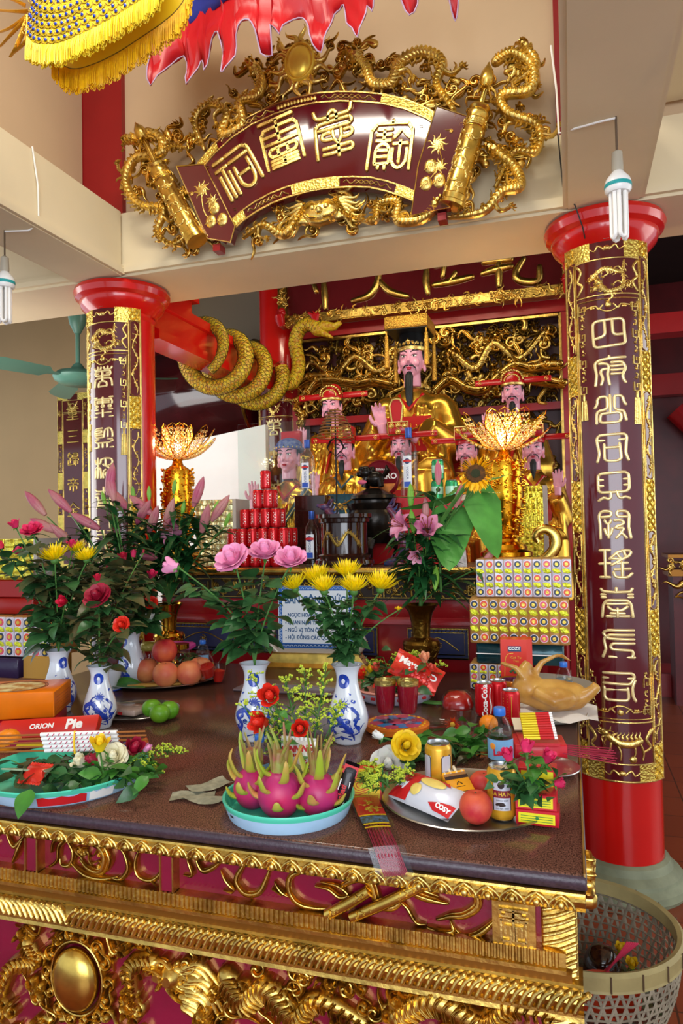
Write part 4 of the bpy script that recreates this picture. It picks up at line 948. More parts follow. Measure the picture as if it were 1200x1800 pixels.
    if sash:
        f=MB();f.tube([(.17,-.06,.56+Z),(.1,-.15,.42+Z),(-.04,-.18,.22+Z),(-.16,-.19,.06+Z)],.035,8,flat=.3);part(f,'blue_sash',BLUR,(0,0,0));t.children[-1]['label']='dark blue sash with gold edge'
        f=MB()
        for o in(-.03,.03):f.tube([(.17+o,-.07,.56+Z+o*.6),(.1+o,-.168,.42+Z+o*.6),(-.04+o,-.196,.22+Z+o*.6),(-.16+o,-.2,.06+Z+o*.6)],.005,6)
        part(f,'sash_edge',GOLD2,(0,0,0))
    # hands
    def hand(loc,rot,q=1,cl=.2,hold=False):
        h=handmesh(cl,hold).build('hand',SKIN,t);remesh(h,.0045,1);h.location=V(loc)*k;h.rotation_euler=rot;h.scale=(k*q,k,k);return h
    if hands=='front':
        hand((-.12,-.34,Z+.33),(-.1,-.15,.2),1,.25);hand((.05,-.34,Z+.27),(-.1,-1.1,.2),-1,.4,True)
        f=MB();f.prism([(-.025,0),(.025,0),(.04,.11),(.024,.145),(0,.15),(-.024,.145),(-.04,.11)],0,.012);o=part(f,'tablet',HATR,(-.02,-.37,Z+.34))
        f=MB();f.ribbon([(-.025,0),(.025,0),(.04,.11),(.024,.145),(0,.15),(-.024,.145),(-.04,.11)],.005,.006,lambda u,v,d:(u,-.012-d,v),FLATP,0,0,False,True);part(f,'tablet_edge',GOLD2,(-.02,-.37,Z+.34))
    elif hands=='raise':hand((-.19,-.24,Z+.45),(-.1,0,.1),1,.1);hand((.1,-.3,Z+.13),(-1.2,-.9,0),-1,.4)
    elif hands=='raiseR':hand((.19,-.24,Z+.45),(-.1,0,-.1),-1,.1);hand((-.1,-.3,Z+.13),(-1.2,.9,0),1,.4)
    # hats
    hl=(0,-.01,Z+.8)
    if hat=='mortar':
        f=MB();f.lathe([(.085,.05),(.09,.06),(.085,.1),(.075,.165),(.0,.165)],24);part(f,'hat_crown',BLACKM,hl)
        f=MB();f.lathe([(.092,.045),(.096,.05),(.096,.07),(.09,.074)],24);mq=lambda u,v,d:(.096*sin(u/.096),-(.096+d)*cos(u/.096),v)
        for i in range(-3,4):curl(f,mq,i*.03,.088,.022,i,1,.008)
        dome(f,mq,0,.1,.014,.02);part(f,'crown_band',GOLD2,hl)
        GB=mat('gold_beading','D9A441',.4,.8,1,160,kind='voronoi')
        f=MB();f.box((-.135,-.17,.165),(.135,.12,.245),bev=.006);part(f,'mortarboard',GB,hl);f=MB().box((-.13,-.165,.16),(.13,.115,.164));part(f,'dark_underside',BLACKM,hl)
        f=MB()
        for x,y in((-.125,-.15),(.125,-.15),(-.125,.1),(.125,.1)):f.tube([(x,y,.165),(x,y,.12)],.006,8);f.ell((x,y,.12),(.012,.012,.016));f.tube([(x,y,.11),(x,y,-.07 if y<0 else-.12)],[.012,.017],10)
        part(f,'tassel_strands',GB,hl)
    elif hat=='crest' or hat=='square':
        if hat=='crest':
            f=MB();f.lathe([(.09,.05),(.095,.06),(.09,.1),(.075,.14),(.0,.155)],24);f.ell((0,.05,.15),(.07,.05,.06));part(f,'hat_cap',HATR,hl)
            f=MB();f.lathe([(.094,.045),(.099,.05),(.099,.066),(.093,.07)],24)
            for i in range(13):a=i/12*pi;f.ell((.085*cos(a),-.05-.02*sin(a),.1+.07*sin(a)),.012,8,6);f.ell((.06*cos(a),-.075,.085+.05*sin(a)),.009,8,6)
            part(f,'gilt_crest',GOLD2,hl)
        else:
            f=MB();f.lathe([(.09,.05),(.095,.06),(.09,.09),(.08,.1)],24);f.box((-.09,-.1,.085),(.09,.05,.2),bev=.006);part(f,'hat_cap',HATR,hl)
            f=MB();q9=lambda u,v,d:(u,-.1-d,v);f.ribbon([(-.086,.09),(.086,.09),(.086,.196),(-.086,.196)],.005,.006,q9,FLATP,0,0,False,True)
            for x,y in((0,.115),(0,.17),(-.055,.165),(.055,.165)):dome(f,q9,x,y,.017,.01);f.ribbon([(x+.022*cos(a*.785),y+.022*sin(a*.785))for a in range(8)],.003,.005,q9,None,0,1,False,True)
            part(f,'gilt_hat_fittings',GOLD2,hl)
        for q in(-1,1):
            f=MB();f.box((min(q*.09,q*.31),.02,.075),(max(q*.09,q*.31),.035,.125),bev=.005);w_=part(f,'hat_wing',HATR,hl)
            f=MB();q8=lambda u,v,d:(u,.02-d,v);f.ribbon([(q*.27+.014*cos(a*.785),.1+.014*sin(a*.785))for a in range(8)],.003,.005,q8,None,0,1,False,True);dome(f,q8,q*.27,.1,.006,.005);part(f,'wing_rosette',GOLD2,par=w_)
    elif hat=='turban':
        f=MB();f.ell((0,.02,.085),(.1,.1,.06),24,12)
        f.tube([(.098*sin(a*pi/8),.015-.1*cos(a*pi/8),.06+.012*cos(a*pi/8))for a in range(17)],.018,8);part(f,'turban',BLUH,hl)
        f=MB();f.box((-.08,.04,.1),(.08,.1,.2),bev=.005);part(f,'hat_back_plate',HATR,hl)
        f=MB()
        for i in range(9):a=-1.2+i*.3;f.ell((.112*sin(a),.015-.113*cos(a),.065),.007,8,6)
        part(f,'turban_studs',GOLD2,hl)
    # throne
    f=MB();f.box((-.3,.12,fz),(.3,.26,Z+.2));f.box((-.34,-.36,fz-.002),(.34,.26,fz+.06),bev=.01);part(f,'throne',HATR,(0,0,0))
    return t
statue('large gilded statue with long black beard, tasselled mortarboard and red tablet in hand',724,634,43,5.5,'mortar',.27,'red','front',feet=1.56)
statue('gilded statue with crested winged cap behind the incense coil',584,716,32,5.4,'crest',.1,None,'raise',feet=1.56)
statue('gilded statue with crested winged cap above the bright lotus lamp',901,690,33,5.4,'crest',.16,None,'raise',feet=1.56)
statue('beardless gilded statue in a blue turban and blue sash beside the red cans',508,803,36,4.95,'turban',0,None,'raise',True,feet=1.215)
statue('statue in blue-green chest cloth right behind the censer lion',606,792,32,4.95,'square',.14,'blue','raise',feet=1.215)
statue('statue with square red hat behind the right clear bottle',705,785,32,4.98,'square',.14,'red','raise',feet=1.215)
statue('statue with white collar and square red hat above the sunflower',820,793,32,4.95,'square',.12,'white','raiseR',feet=1.215)
statue('statue with raised palm and dark belt at the far right of the front row',937,790,33,4.95,'square',.13,'red','raiseR',feet=1.215)

# ------------------------------------------------------------------ shrine architecture
REDB=mat('shrine_red_paint','A01418',.35,0,.05,8,.08,3,coat=.2)
st=thing('shrine_platform','stepped red platform carrying the row of statues','platform',(-1.15,4.55,0))
MB().box((-1.12,0,0),(1.12,.72,1.21),bev=.01).build('lower_step',REDB,st);MB().box((-1.12,.725,0),(1.12,1.36,1.555),bev=.01).build('upper_step',REDB,st)
sc=thing('carved_screen','tall gilt openwork screen in a red frame behind the statues','screen',(-1.165,6.0,0))
f=MB().box((-1.2,0,0),(-1.14,.1,3.52)).box((1.14,0,0),(1.2,.1,3.52));f.box((-1.2,-.02,3.4),(1.2,.1,3.5));f.box((-1.14,.02,2.62),(1.14,.08,2.68));f.build('red_frame',REDB,sc)
f=MB().box((-1.14,.12,.5),(1.14,.15,3.4));f.build('dark_backing',mat('dark_maroon_panel','3A0E12',.4),sc)
f=MB();
for x in(-1.13,1.13):f.box((x-.01,-.01,1.6),(x+.01,.03,3.39))
f.box((-1.13,-.01,3.37),(1.13,.03,3.39));f.build('gilt_edge',GOLD,sc)
rng=random.Random(8);qs=lambda u,v,d:(u,.06-d,v);qb=lambda u,v,d:(u,.12-d,v)
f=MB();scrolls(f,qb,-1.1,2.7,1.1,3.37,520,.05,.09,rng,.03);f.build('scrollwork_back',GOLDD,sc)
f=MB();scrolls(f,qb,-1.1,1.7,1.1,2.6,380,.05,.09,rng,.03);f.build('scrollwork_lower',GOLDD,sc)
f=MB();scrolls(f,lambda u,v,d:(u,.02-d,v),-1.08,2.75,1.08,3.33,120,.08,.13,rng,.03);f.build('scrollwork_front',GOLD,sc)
for P,sd in(([(-1.0,3.2),(-.8,3.05),(-.6,3.2),(-.4,3.05),(-.25,3.15)],51),([(1.0,3.25),(.8,3.05),(.6,3.2),(.45,3.0),(.3,3.12)],52),([(-1.0,2.9),(-.75,2.8),(-.5,2.95)],53),([(1.0,2.85),(.75,2.95),(.55,2.8)],54)):
    f=MB();dragon(f,lambda u,v,d:(u,0-d,v),P,.035,.03,0,False,True,sd);f.build('dragon',GOLD,sc)
VP_=onp(5.82)
va=thing('cloud_valance','gilt cloud-scroll valance arching over the statues','valance',(-1.15,5.82,0))
f=MB();qv=lambda u,v,d:(u+1.15,-d,v)
for P in([(520,705),(540,690),(560,668),(600,668),(630,672),(655,668),(690,675)],[(760,690),(790,665),(820,680),(850,682),(880,655),(905,640),(935,645),(960,640),(985,640)],[(525,675),(545,662),(580,660)],[(900,655),(930,665),(965,668),(990,672)],[(522,720),(535,730),(528,745)]):
    for o in(0,9):
        f.ribbon(VP_(*[(x,y+o)for x,y in P]),.022-.001*o,.04,qv,LINED,0,4)
    for x,y in P:(u,v),=VP_((x,y));curl(f,lambda u,v,d:qv(u,v,d+.01),u,v,.075,x,1 if x%2 else-1,.035)
f.build('cloud_bands',GOLD,va)
bd=thing('name_board','wide maroon name board with large gilt characters under the ceiling beam','sign board',(-1.165,5.9,3.5))
f=MB().box((-1.19,-.06,.03),(1.19,0,.78));f.build('board',LACQ,bd)
f=MB();PB=lambda u,v,d:(u,-.06-d,v)
f.box((-1.24,-.1,-.02),(1.24,.01,.06));f.box((-1.24,-.1,.75),(1.24,.01,.83))
for x in(-1.2,1.2):f.box((x-.04,-.1,.06),(x+.04,.01,.75))
f.build('gilt_frame',GOLDD,bd)
f=MB();rng=random.Random(12)
scrolls(f,lambda u,v,d:(u,-.1-d,v),-1.2,-.01,1.2,.05,120,.04,.06,rng,.012)
for x in(-1.2,1.2):scrolls(f,lambda u,v,d:(u,-.1-d,v),x-.03,.06,x+.03,.75,30,.04,.05,rng,.012)
for x0,x1 in((-.65,-.35),(.3,.6)):f.box((x0,-.108,-.01),(x1,-.1,.05))
f.build('frame_carving',GOLD,bd)
NB=onp(5.84)
for S_ in([[(552,500),(556,512)],[(569,495),(571,520),(572,542)]],[[(668,470),(662,500),(648,520),(621,529)],[(630,478),(700,466)],[(663,490),(685,512),(715,521)]],
           [[(750,470),(749,495),(752,515)],[(765,468),(800,460)],[(782,460),(778,485)],[(763,501),(790,496),(829,487)],[(800,480),(790,496)]],
           [[(848,481),(870,474),(898,468)],[(876,455),(877,480),(877,502)],[(850,462),(898,456)],[(920,455),(906,480),(915,494),(945,494),(948,470)]]):
    c=MB()
    for P in S_:c.ribbon(NB(*P),lambda t:.03*(.75+.35*sin(t*3)),.03,lambda u,v,d:(u+1.165,-.06-d,v-3.5),None,0,4)
    c.build('character',GOLD,bd)
for s_ in(-1,1):
    f=MB();f.tube([(s_*1.2,-.12,-.02),(s_*1.2,-.16,.05),(s_*1.22,-.12,.11)],[.035,.045,.02],10)
    for i in range(5):f.ell((s_*(1.2+.02*cos(i)),-.14,.02+.02*i),.03,8,6)
    f.build('red_rosette',HATR,bd)
# red columns and side boards inside the shrine
column(-2.52,6.15,.2,'red column behind the shrine pillar with the small gilt board',top=4.6)
couplet('couplet_board','short gilt-edged board on the inner red column behind the glass',-2.52,6.15,.205,['wan','ling','shen','wei','tong','gong'],.9,2.93,ha=72,hi=50,cs=.15,detail=0)
column(-1.5,7.0,.16,'red column deep in the shrine behind the left statues',top=4.6)
couplet('couplet_board','narrow gilt board with plain characters behind the coil of incense',-1.5,7.0,.165,['shen','wei','jin','san','di'],.9,at(655,690,Y=6.85).z,ha=70,hi=45,cs=.15,detail=0,zs=[at(656,752,Y=6.85).z,at(656,780,Y=6.85).z,2.2,1.9,1.5])
sh=thing('red_arch','red round arch in the dark behind the statues','arch',(-1.15,7.3,2.1))
f=MB();f.tube([(1.0*cos(a*pi/16),0,1.0*sin(a*pi/16))for a in range(17)],.07,10);f.tube([(-1,0,0),(-1,0,-2.1)],.07,10);f.tube([(1,0,0),(1,0,-2.1)],.07,10);f.build('arch_ring',REDB,sh)
# couplet board by the left wall
WL=[at(124,y,Y=6.55).z for y in(725,766,806,852,896)]
couplet('couplet_board','flat maroon board with gilt plain characters on the far left wall',at(124,800,Y=6.55).x,6.602,.2,['zhong','san','gui','di','jin'],1.3,at(124,690,Y=6.55).z,ha=58,hi=38,zs=WL,cs=.15,detail=0,flat=True,brush=True)
# tie beam from the left column with the paper dragon wound round it
BX0,BX1=-2.56,-2.37
tbm=thing('tie_beam','bright red tie beam running back from the left column','beam',(-2.46,3.8,2.75))
zt,zb=at(300,540,X=BX1).z,at(350,642,X=BX1).z
z0b,z1b=2.86,3.08
f=MB();f.loft([[(-.1,y,z0b-2.75),(.1,y,z0b-2.75),(.1,y,z0b-2.69),(.075,y,z0b-2.68),(.08,y,z1b-2.77),(.1,y,z1b-2.76),(.1,y,z1b-2.7),(-.1,y,z1b-2.7)]for y in(.0,2.2)]);f.build('beam',RED,tbm,sharp=20)
f=MB().box((-.09,.15,z1b-2.7),(.09,.42,z1b-2.62));f.box((-.12,.1,z1b-2.62),(.12,.47,z1b-2.58));f.build('cap_block',RED,tbm)
GAR=mat('yellow_scaled_paper','D9C22A',.45,0,.8,55,0,40,col2='B9781A',kind='voronoi',bdist=.006)
P=[];ys=[4.25,4.68,5.02,5.4];n_=3;k=22
for i in range(k*n_+6):
    a=i/k;th=a*2*pi-.9;y=4.4+a*.36;R=.2;P.append((-2.46+R*cos(th),y,2.95+R*1.05*sin(th)))
P+=[(-2.25,5.6,2.9),(-2.2,5.7,3.0),(-2.2,5.75,3.15),(-2.24,5.78,3.3),(-2.2,5.78,3.42),(-2.1,5.76,3.46),(-2.0,5.76,3.4)]
gd=thing('paper_dragon','yellow scaled paper dragon wound three times round the red beam','dragon garland',(-2.46,4.4,2.77))
P=crom(P,2);n_=len(P);L0=V((-2.46,4.4,2.77))
f=MB();f.tube([V(p)-L0 for p in P],[.028+.03*min(1,i/20)*(1 if i<n_-14 else 1.05)for i in range(n_)],14);f.build('body',GAR,gd)
f=MB()
Pv=[V(p)-L0 for p in P]
for i in range(0,n_-1):
    for q in range(2):
        c=Pv[i].lerp(Pv[i+1],q/2);t_=(Pv[i+1]-Pv[i]).normalized();a=V((0,0,1))if abs(t_.z)<.9 else V((1,0,0));nn=(a-t_*a.dot(t_)).normalized();bb=t_.cross(nn)
        r=.0595*min(1,.5+i/40)
        for j in range(8):
            an=(j+.5*(q))*pi/4;an2=an+pi/5
            f.tube([c+(nn*cos(an-.33)+bb*sin(an-.33))*r,c+(nn*cos(an)+bb*sin(an))*(r+.003)+t_*.012,c+(nn*cos(an+.33)+bb*sin(an+.33))*r],.0018,4,cap=False)
f.build('scale_outlines',mat('dark_olive_line','3C3A10',.5),gd)
hp=Pv[-1];f=MB();f.ell(hp+V((.0,0,0)),(.085,.06,.06),16,10);f.tube([hp+V((.03,-.02,.02)),hp+V((.14,-.03,.0)),hp+V((.2,-.03,.03))],[.05,.035,.015],10);f.tube([hp+V((.03,-.02,-.04)),hp+V((.12,-.02,-.09))],[.03,.01],8);f.build('head',GAR,gd)
f=MB()
for i in range(9):f.tube([hp+V((-.03,-.02,.05)),hp+V((-.03+.03*cos(i),-.04,.12)),hp+V((-.06+.05*cos(i),-.02+.03*sin(i),.15))],[.02,.014,.003],6)
f.build('red_crest',HATR,gd)
# big drum and its hanging board
dr=thing('great_drum','large dark maroon lacquered drum hanging under the tie beam','drum',(-3.42,6.42,3.06))
f=MB();f.lathe([(.42,-.6),(.47,-.58),(.5,-.4),(.56,0),(.5,.4),(.47,.58),(.42,.6)],40,M=Matrix.Rotation(pi/2,4,'Y'));f.build('drum_shell',mat('drum_lacquer','3E1014',.12,0,.05,4,.25,6,coat=.7),dr)
for x in(-.56,.56):f=MB();f.lathe([(.485,x-.015),(.5,x),(.485,x+.015)],40,M=Matrix.Rotation(pi/2,4,'Y'));f.build('drum_hoop',GOLDD,dr)
f=MB()
for i in range(14):f.tube([V((0,.57*cos(a),.57*sin(a)))+V((x,0,0))for x,a in((.05*i-.3,-1.9+.1*(i%3)),(.05*i-.27,-1.75),(.05*i-.3,-1.6))],.004,5)
f.build('faded_gilt_drawing',GOLDD,dr)
hb=thing('hanging_board','maroon sign board with gilt frame and small characters hanging behind the drum','sign board',(-3.0,6.4,2.3))
f=MB().box((-.9,0,-.02),(.55,.04,.62));f.build('board',LACQ,hb)
f=MB();f.tube([(-.95,-.02,-.05),(.58,-.02,-.05)],.035,8);f.box((.53,-.02,-.04),(.6,.03,.66));rng=random.Random(2);scrolls(f,lambda u,v,d:(u,-.05-d,v),-.95,-.08,.58,-.02,70,.04,.06,rng,.012);f.build('gilt_frame',GOLD,hb)
for i,kk in enumerate(('zhong','jin','wei','shen')):c=MB();glyph(c,kk,.4-.25*i,.33-.04*i,.1,.12,lambda u,v,d:(u,-d,v),.007,.006);c.build('character',GOLD,hb)
# white partition, glass pane
wp=MB();wp.prism([(-3.5,0),(-2.28,0),(-2.28,2.52),(-3.5,2.35)],-5.26,-5.2);o=wp.build('white_partition',mat('white_marbled_board','ECEBE6',.18,0,0,1,.04,3));tag(o,'glossy white marbled partition behind the left lotus lamp','partition')
PANE=thin_glass('pane_glass','F4FAF8',.2,.02)
o=MB().box((-2.2,4.535,1.2),(-1.66,4.541,2.42)).build('glass_screen',PANE);tag(o,'clear glass pane standing at the left behind the red can pyramid','glass screen')
# ceiling fan
fn=thing('ceiling_fan','green three-bladed ceiling fan hanging at the left','fan',at(137,665,Y=5.0))
FG=mat('fan_green_enamel','5E8F7C',.3)
f=MB();f.lathe([(.0,-.05),(.1,-.045),(.15,-.015),(.16,.01),(.13,.04),(.05,.06),(.03,.09),(.02,.1)],28);f.build('motor',FG,fn)
f=MB();f.tube([(0,0,.09),(0,0,.35)],.014,10);f.lathe([(.02,.3),(.05,.36),(.07,.46),(.06,.48)],20);f.build('down_rod',FG,fn)
fn.scale=(1.25,1.25,1.25)
for a in(.35,2.45,4.5):
    f=MB();M_=rotz(a);f.loft([[tuple(M_ @ V(p))for p in((x,-w_,z-tw),(x,0,z+.006),(x,w_,z+tw),(x,0,z-.004))]for x,w_,z,tw in((.13,.02,0,.0),(.22,.03,0,.005),(.26,.06,0,.02),(.6,.075,-.01,.022),(.66,.05,-.01,.015))]);f.build('blade',FG,fn)
# CFL bulbs on the beams
BW=mat('bulb_white_plastic','ECECE8',.3);TUB=mat('fluorescent_tube','F6F4EE',.2)
def cfl(label,x,y,wire):
    t=thing('compact_fluorescent_bulb',label,'light bulb',(x,y,3.1))
    MB().tube([(0,0,0),(.0,0,-.05),(.0,0,-.13)],.004,6).build('cord',mat('brown_cord','5A4632',.6),t)
    MB().lathe([(.004,-.12),(.018,-.13),(.02,-.19),(.017,-.2)],16).build('socket',mat('grey_socket','A89F8C',.5),t)
    f=MB().lathe([(.015,-.195),(.02,-.2),(.04,-.225),(.045,-.24),(.045,-.265),(.038,-.275),(0,-.275)],20);f.build('ballast',BW,t)
    MB().lathe([(.0455,-.243),(.0462,-.246),(.0462,-.254),(.0455,-.257)],20,cap=False).build('teal_band',mat('teal_print','1E9A9A',.4),t)
    for i in range(4):
        a=i*pi/2+.5;c=V((.022*cos(a),.022*sin(a),0));d=V((-sin(a),cos(a),0))*.011
        f=MB();f.tube([c+d+V((0,0,-.27)),c+d+V((0,0,-.42)),c+d*.7+V((0,0,-.43)),c+V((0,0,-.435)),c-d*.7+V((0,0,-.43)),c-d+V((0,0,-.42)),c-d+V((0,0,-.27))],.0075,8);f.build('tube',TUB,t)
    f=MB();f.tube([V(p)-V((x,y,3.1))for p in wire],.004,6);f.build('wire',WHITE,t)
pr=at(1082,205,Z=3.1)
cfl('compact fluorescent bulb hanging in front of the right column',pr.x,pr.y,[(pr.x,pr.y,3.095),(pr.x-.05,pr.y,3.093),(.06,pr.y+.02,3.095),(.0,pr.y+.08,3.12),(-.005,pr.y+.1,3.3),(-.02,pr.y+.1,3.47)])
pl=at(8,405,Z=3.1)
cfl('compact fluorescent bulb at the left edge hanging from the ceiling beam',pl.x,pl.y,[(pl.x,pl.y,3.095),(pl.x+.12,pl.y+.02,3.09),(-2.33,pl.y+.04,3.12),(-2.325,pl.y+.03,3.3),(-2.33,pl.y,3.47)])
f=MB().tube([(-.005,3.37,3.45),(.01,3.36,3.2),(.06,3.33,3.09),(.09,3.36,3.0),(.1,3.42,2.97)],.003,6);o=f.build('hanging_wire',mat('dark_wire','2A2624',.6));tag(o,'thin dark wire running down over the capital of the right column','wire')
# right side: distant hall
hb=thing('red_doorway','dark red carved doorway in the distance right of the column','doorway',(1.3,9.2,0))
f=MB().box((-.75,0,0),(-.5,.15,4.4)).box((.62,0,0),(1.5,.15,4.4)).box((-.75,-.05,3.2),(1.5,.12,3.45));f.build('door_frame',REDB,hb)
f=MB();f.tube([(-.1,-.1,3.0),(.35,-.1,2.5),(.8,-.1,2.1)],.12,8);f.build('brace',REDB,hb)
f=MB()
for i in range(5):f.box((.12+.1*i,.05,1.2),(.15+.1*i,.1,2.5))
for z in(1.2,1.5,2.1,2.5):f.box((.1,.04,z),(.6,.11,z+.04))
f.build('lattice',WOODR,hb)
gt=thing('gilt_side_table','gilt carved side table standing beyond the right column','side table',(1.35,7.2,0))
zt1=at(1180,975,Y=7.2).z
f=MB().box((-.5,0,zt1-.03),(.6,.5,zt1));f.box((-.5,.02,zt1-.2),(.6,.45,zt1-.14));f.build('table_top',MATS['brown_gilt'],gt)
f=MB();scrolls(f,lambda u,v,d:(u,.01-d,v),-.5,zt1-.13,.6,zt1-.03,40,.05,.08,random.Random(1),.02);scrolls(f,lambda u,v,d:(u,.03-d,v),-.4,zt1-.42,.5,zt1-.22,60,.08,.12,random.Random(2),.03);f.build('gilt_carving',GOLD,gt)
for x in(-.46,.5):MB().box((x,.05,0),(x+.08,.4,zt1-.2)).build('leg',WOODR,gt)
o=MB().box((.75,7.6,0),(3.0,8.2,.22)).build('red_step',REDB);tag(o,'low dark red step on the floor beyond the right column','step')
o=MB().box((.6,6.2,3.2),(3.5,6.4,3.36)).build('far_red_beam',REDB);tag(o,'dark red beam crossing high up at the right edge','beam')
bb=thing('stone_railing','pale window openings high in the dark wall at the right edge','window frame',(1.3,8.0,2.95))
f=MB()
for i in range(4):f.box((-.1+.3*i,0,0),(.05+.3*i,.05,.2))
f.build('opening_panel',mat('pale_wood_panel','8A6A48',.6),bb)
# ------------------------------------------------------------------ small-object builders
AT=1.452
CANR=mat('can_red','C4101A',.25,.35);ALU=mat('brushed_aluminium','C9CBCD',.28,1);TXW=mat('print_white','F2F0EC',.5);TXR=mat('print_red','C41A20',.5);TXD=mat('print_dark','2A1410',.5);TXG=mat('print_gold','D9B23A',.4,.5)
def cyl(r,z0=0):
    return lambda u,v,d:((r+d)*sin(u/r),-(r+d)*cos(u/r),v+z0)
def can(loc,label,m,group=None,r=.033,h=.118,rz=0,txt=None,deco=None):
    t=thing('drink_can',label,'can',loc,rz,group)
    f=MB().lathe([(r*.76,0),(r*.8,.002),(r*.98,.011),(r,.016),(r,h-.014),(r*.97,h-.01),(r*.84,h-.003)],28,cap=False);f.build('body',m,t)
    f=MB().lathe([(r*.84,h-.003),(r*.86,h),(r*.82,h),(r*.8,h-.005),(0,h-.005)],28,cap=False);f.lathe([(0,.004),(r*.7,.004),(r*.76,0),(r*.8,.002)],28,cap=False);ld=f.build('lid',ALU,t)
    f=MB().lathe([(.004,0),(.009,0),(.009,.0015),(.004,.0015)],14,(0,-.004,h-.004),sy=1.5);f.build('pull_tab',ALU,ld)
    if txt:txt(t,r,h)
    return t
def coke_txt(t,r,h,face=0):
    f=lambda u,v,d:cyl(r)(u+face*r,v,d)
    text('Coca-Cola',.034,lambda u,v,d:f(v*.0-(-v)*-1*1.0,u+h*.47,d+.0004),.0002,TXW,'lettering',t,bold=.0008)
    m=MB();m.ribbon([(-.018,.012),(-.022,.04),(-.016,.07),(-.02,.1)],lambda q:.003+.002*sin(q*6),.0006,lambda u,v,d:f(u,v,d),FLATP,0,4,False);m.build('white_wave',TXW,t)
# red cans stacked in a pyramid
proto=can((0,0,0),'x',CANR)
f=MB();q=cyl(.033)
for i in range(4):
    for j in range(7):f.ribbon([(-.012+.052*i+.004*(j%2),.03+j*.01),(.004+.052*i,.032+j*.01)],.0025,.0005,q,FLATP,0,0,False)
f.build('print',TXW,proto)
base=at(463,985,Y=4.1);P3='red cans stacked in a pyramid'
first=True;rows=[(7,3),(6,3),(4,2),(2,2),(1,1)]
names=['bottom','second','third','fourth','top']
for L,(nx,ny)in enumerate(rows):
    for i in range(nx):
        for j in range(ny):
            x=base.x+(i-(nx-1)/2)*.0685+.01*L;y=3.98+(j)*.068+L*.02;z=AT+L*.1185
            row=['bottom','second','third','fourth','top'][L];pos='front' if j==0 else('middle' if j==1 and ny==3 else 'back')
            lb='red drink can, single one at the top of the pyramid' if L==4 else 'red drink can, %s row of the pyramid, %s rank, %s from left'%(row,pos,['first','second','third','fourth','fifth','sixth','seventh'][i])
            o=proto if first else dup(proto)
            first=False;o.location=(x,y,z);o.rotation_euler=(0,0,(i*37+j*11+L)%6);o['label']=lb;o['group']=P3
# gold-wrapped blocks
FOIL=mat('yellow_gold_foil','E6D84A',.22,.75,.9,45,.2,60,bdist=.006)
FOIL2=mat('silver_gold_foil','DCD9A8',.2,.7,.9,60,.15,40,bdist=.006)
def foilstack(label,x,y,z,w_,dpt,h,nx,nz,m,group=None,rz=0,side=True):
    t=thing('foil_stack',label,'wrapped bars',(x,y,z),rz,group);cw=w_/nx;ch=h/nz
    f=MB();f.box((-w_/2,.006,0),(w_/2,dpt,h))
    rng=random.Random(int(x*100));f.build('core',m,t)
    f=MB()
    for i in range(nx):
        for k in range(nz):f.box((-w_/2+i*cw+.001,0,k*ch+.001),(-w_/2+(i+1)*cw-.001,.02,(k+1)*ch-.001),bev=.003,M=Matrix.Rotation(rng.uniform(-.01,.01),4,'Y'))
    f.build('foil_bars',m,t)
    if side:f=MB().box((w_/2-.002,.0,0),(w_/2+.02,dpt,h));f.build('paper_edge',mat('grey_paper','B8B2A8',.7),t)
    return t
g1=at(410,975,Y=4.2);foilstack('tall stack of gold foil bars behind the lilies left of the red cans',g1.x-.03,4.0,AT,.26,.2,.42,8,12,FOIL2)
g2=at(930,965,Y=4.28);foilstack('tall stack of yellow foil bars beside the right lotus lamp',g2.x+.0,4.3,AT,.17,.14,.45,8,13,FOIL)
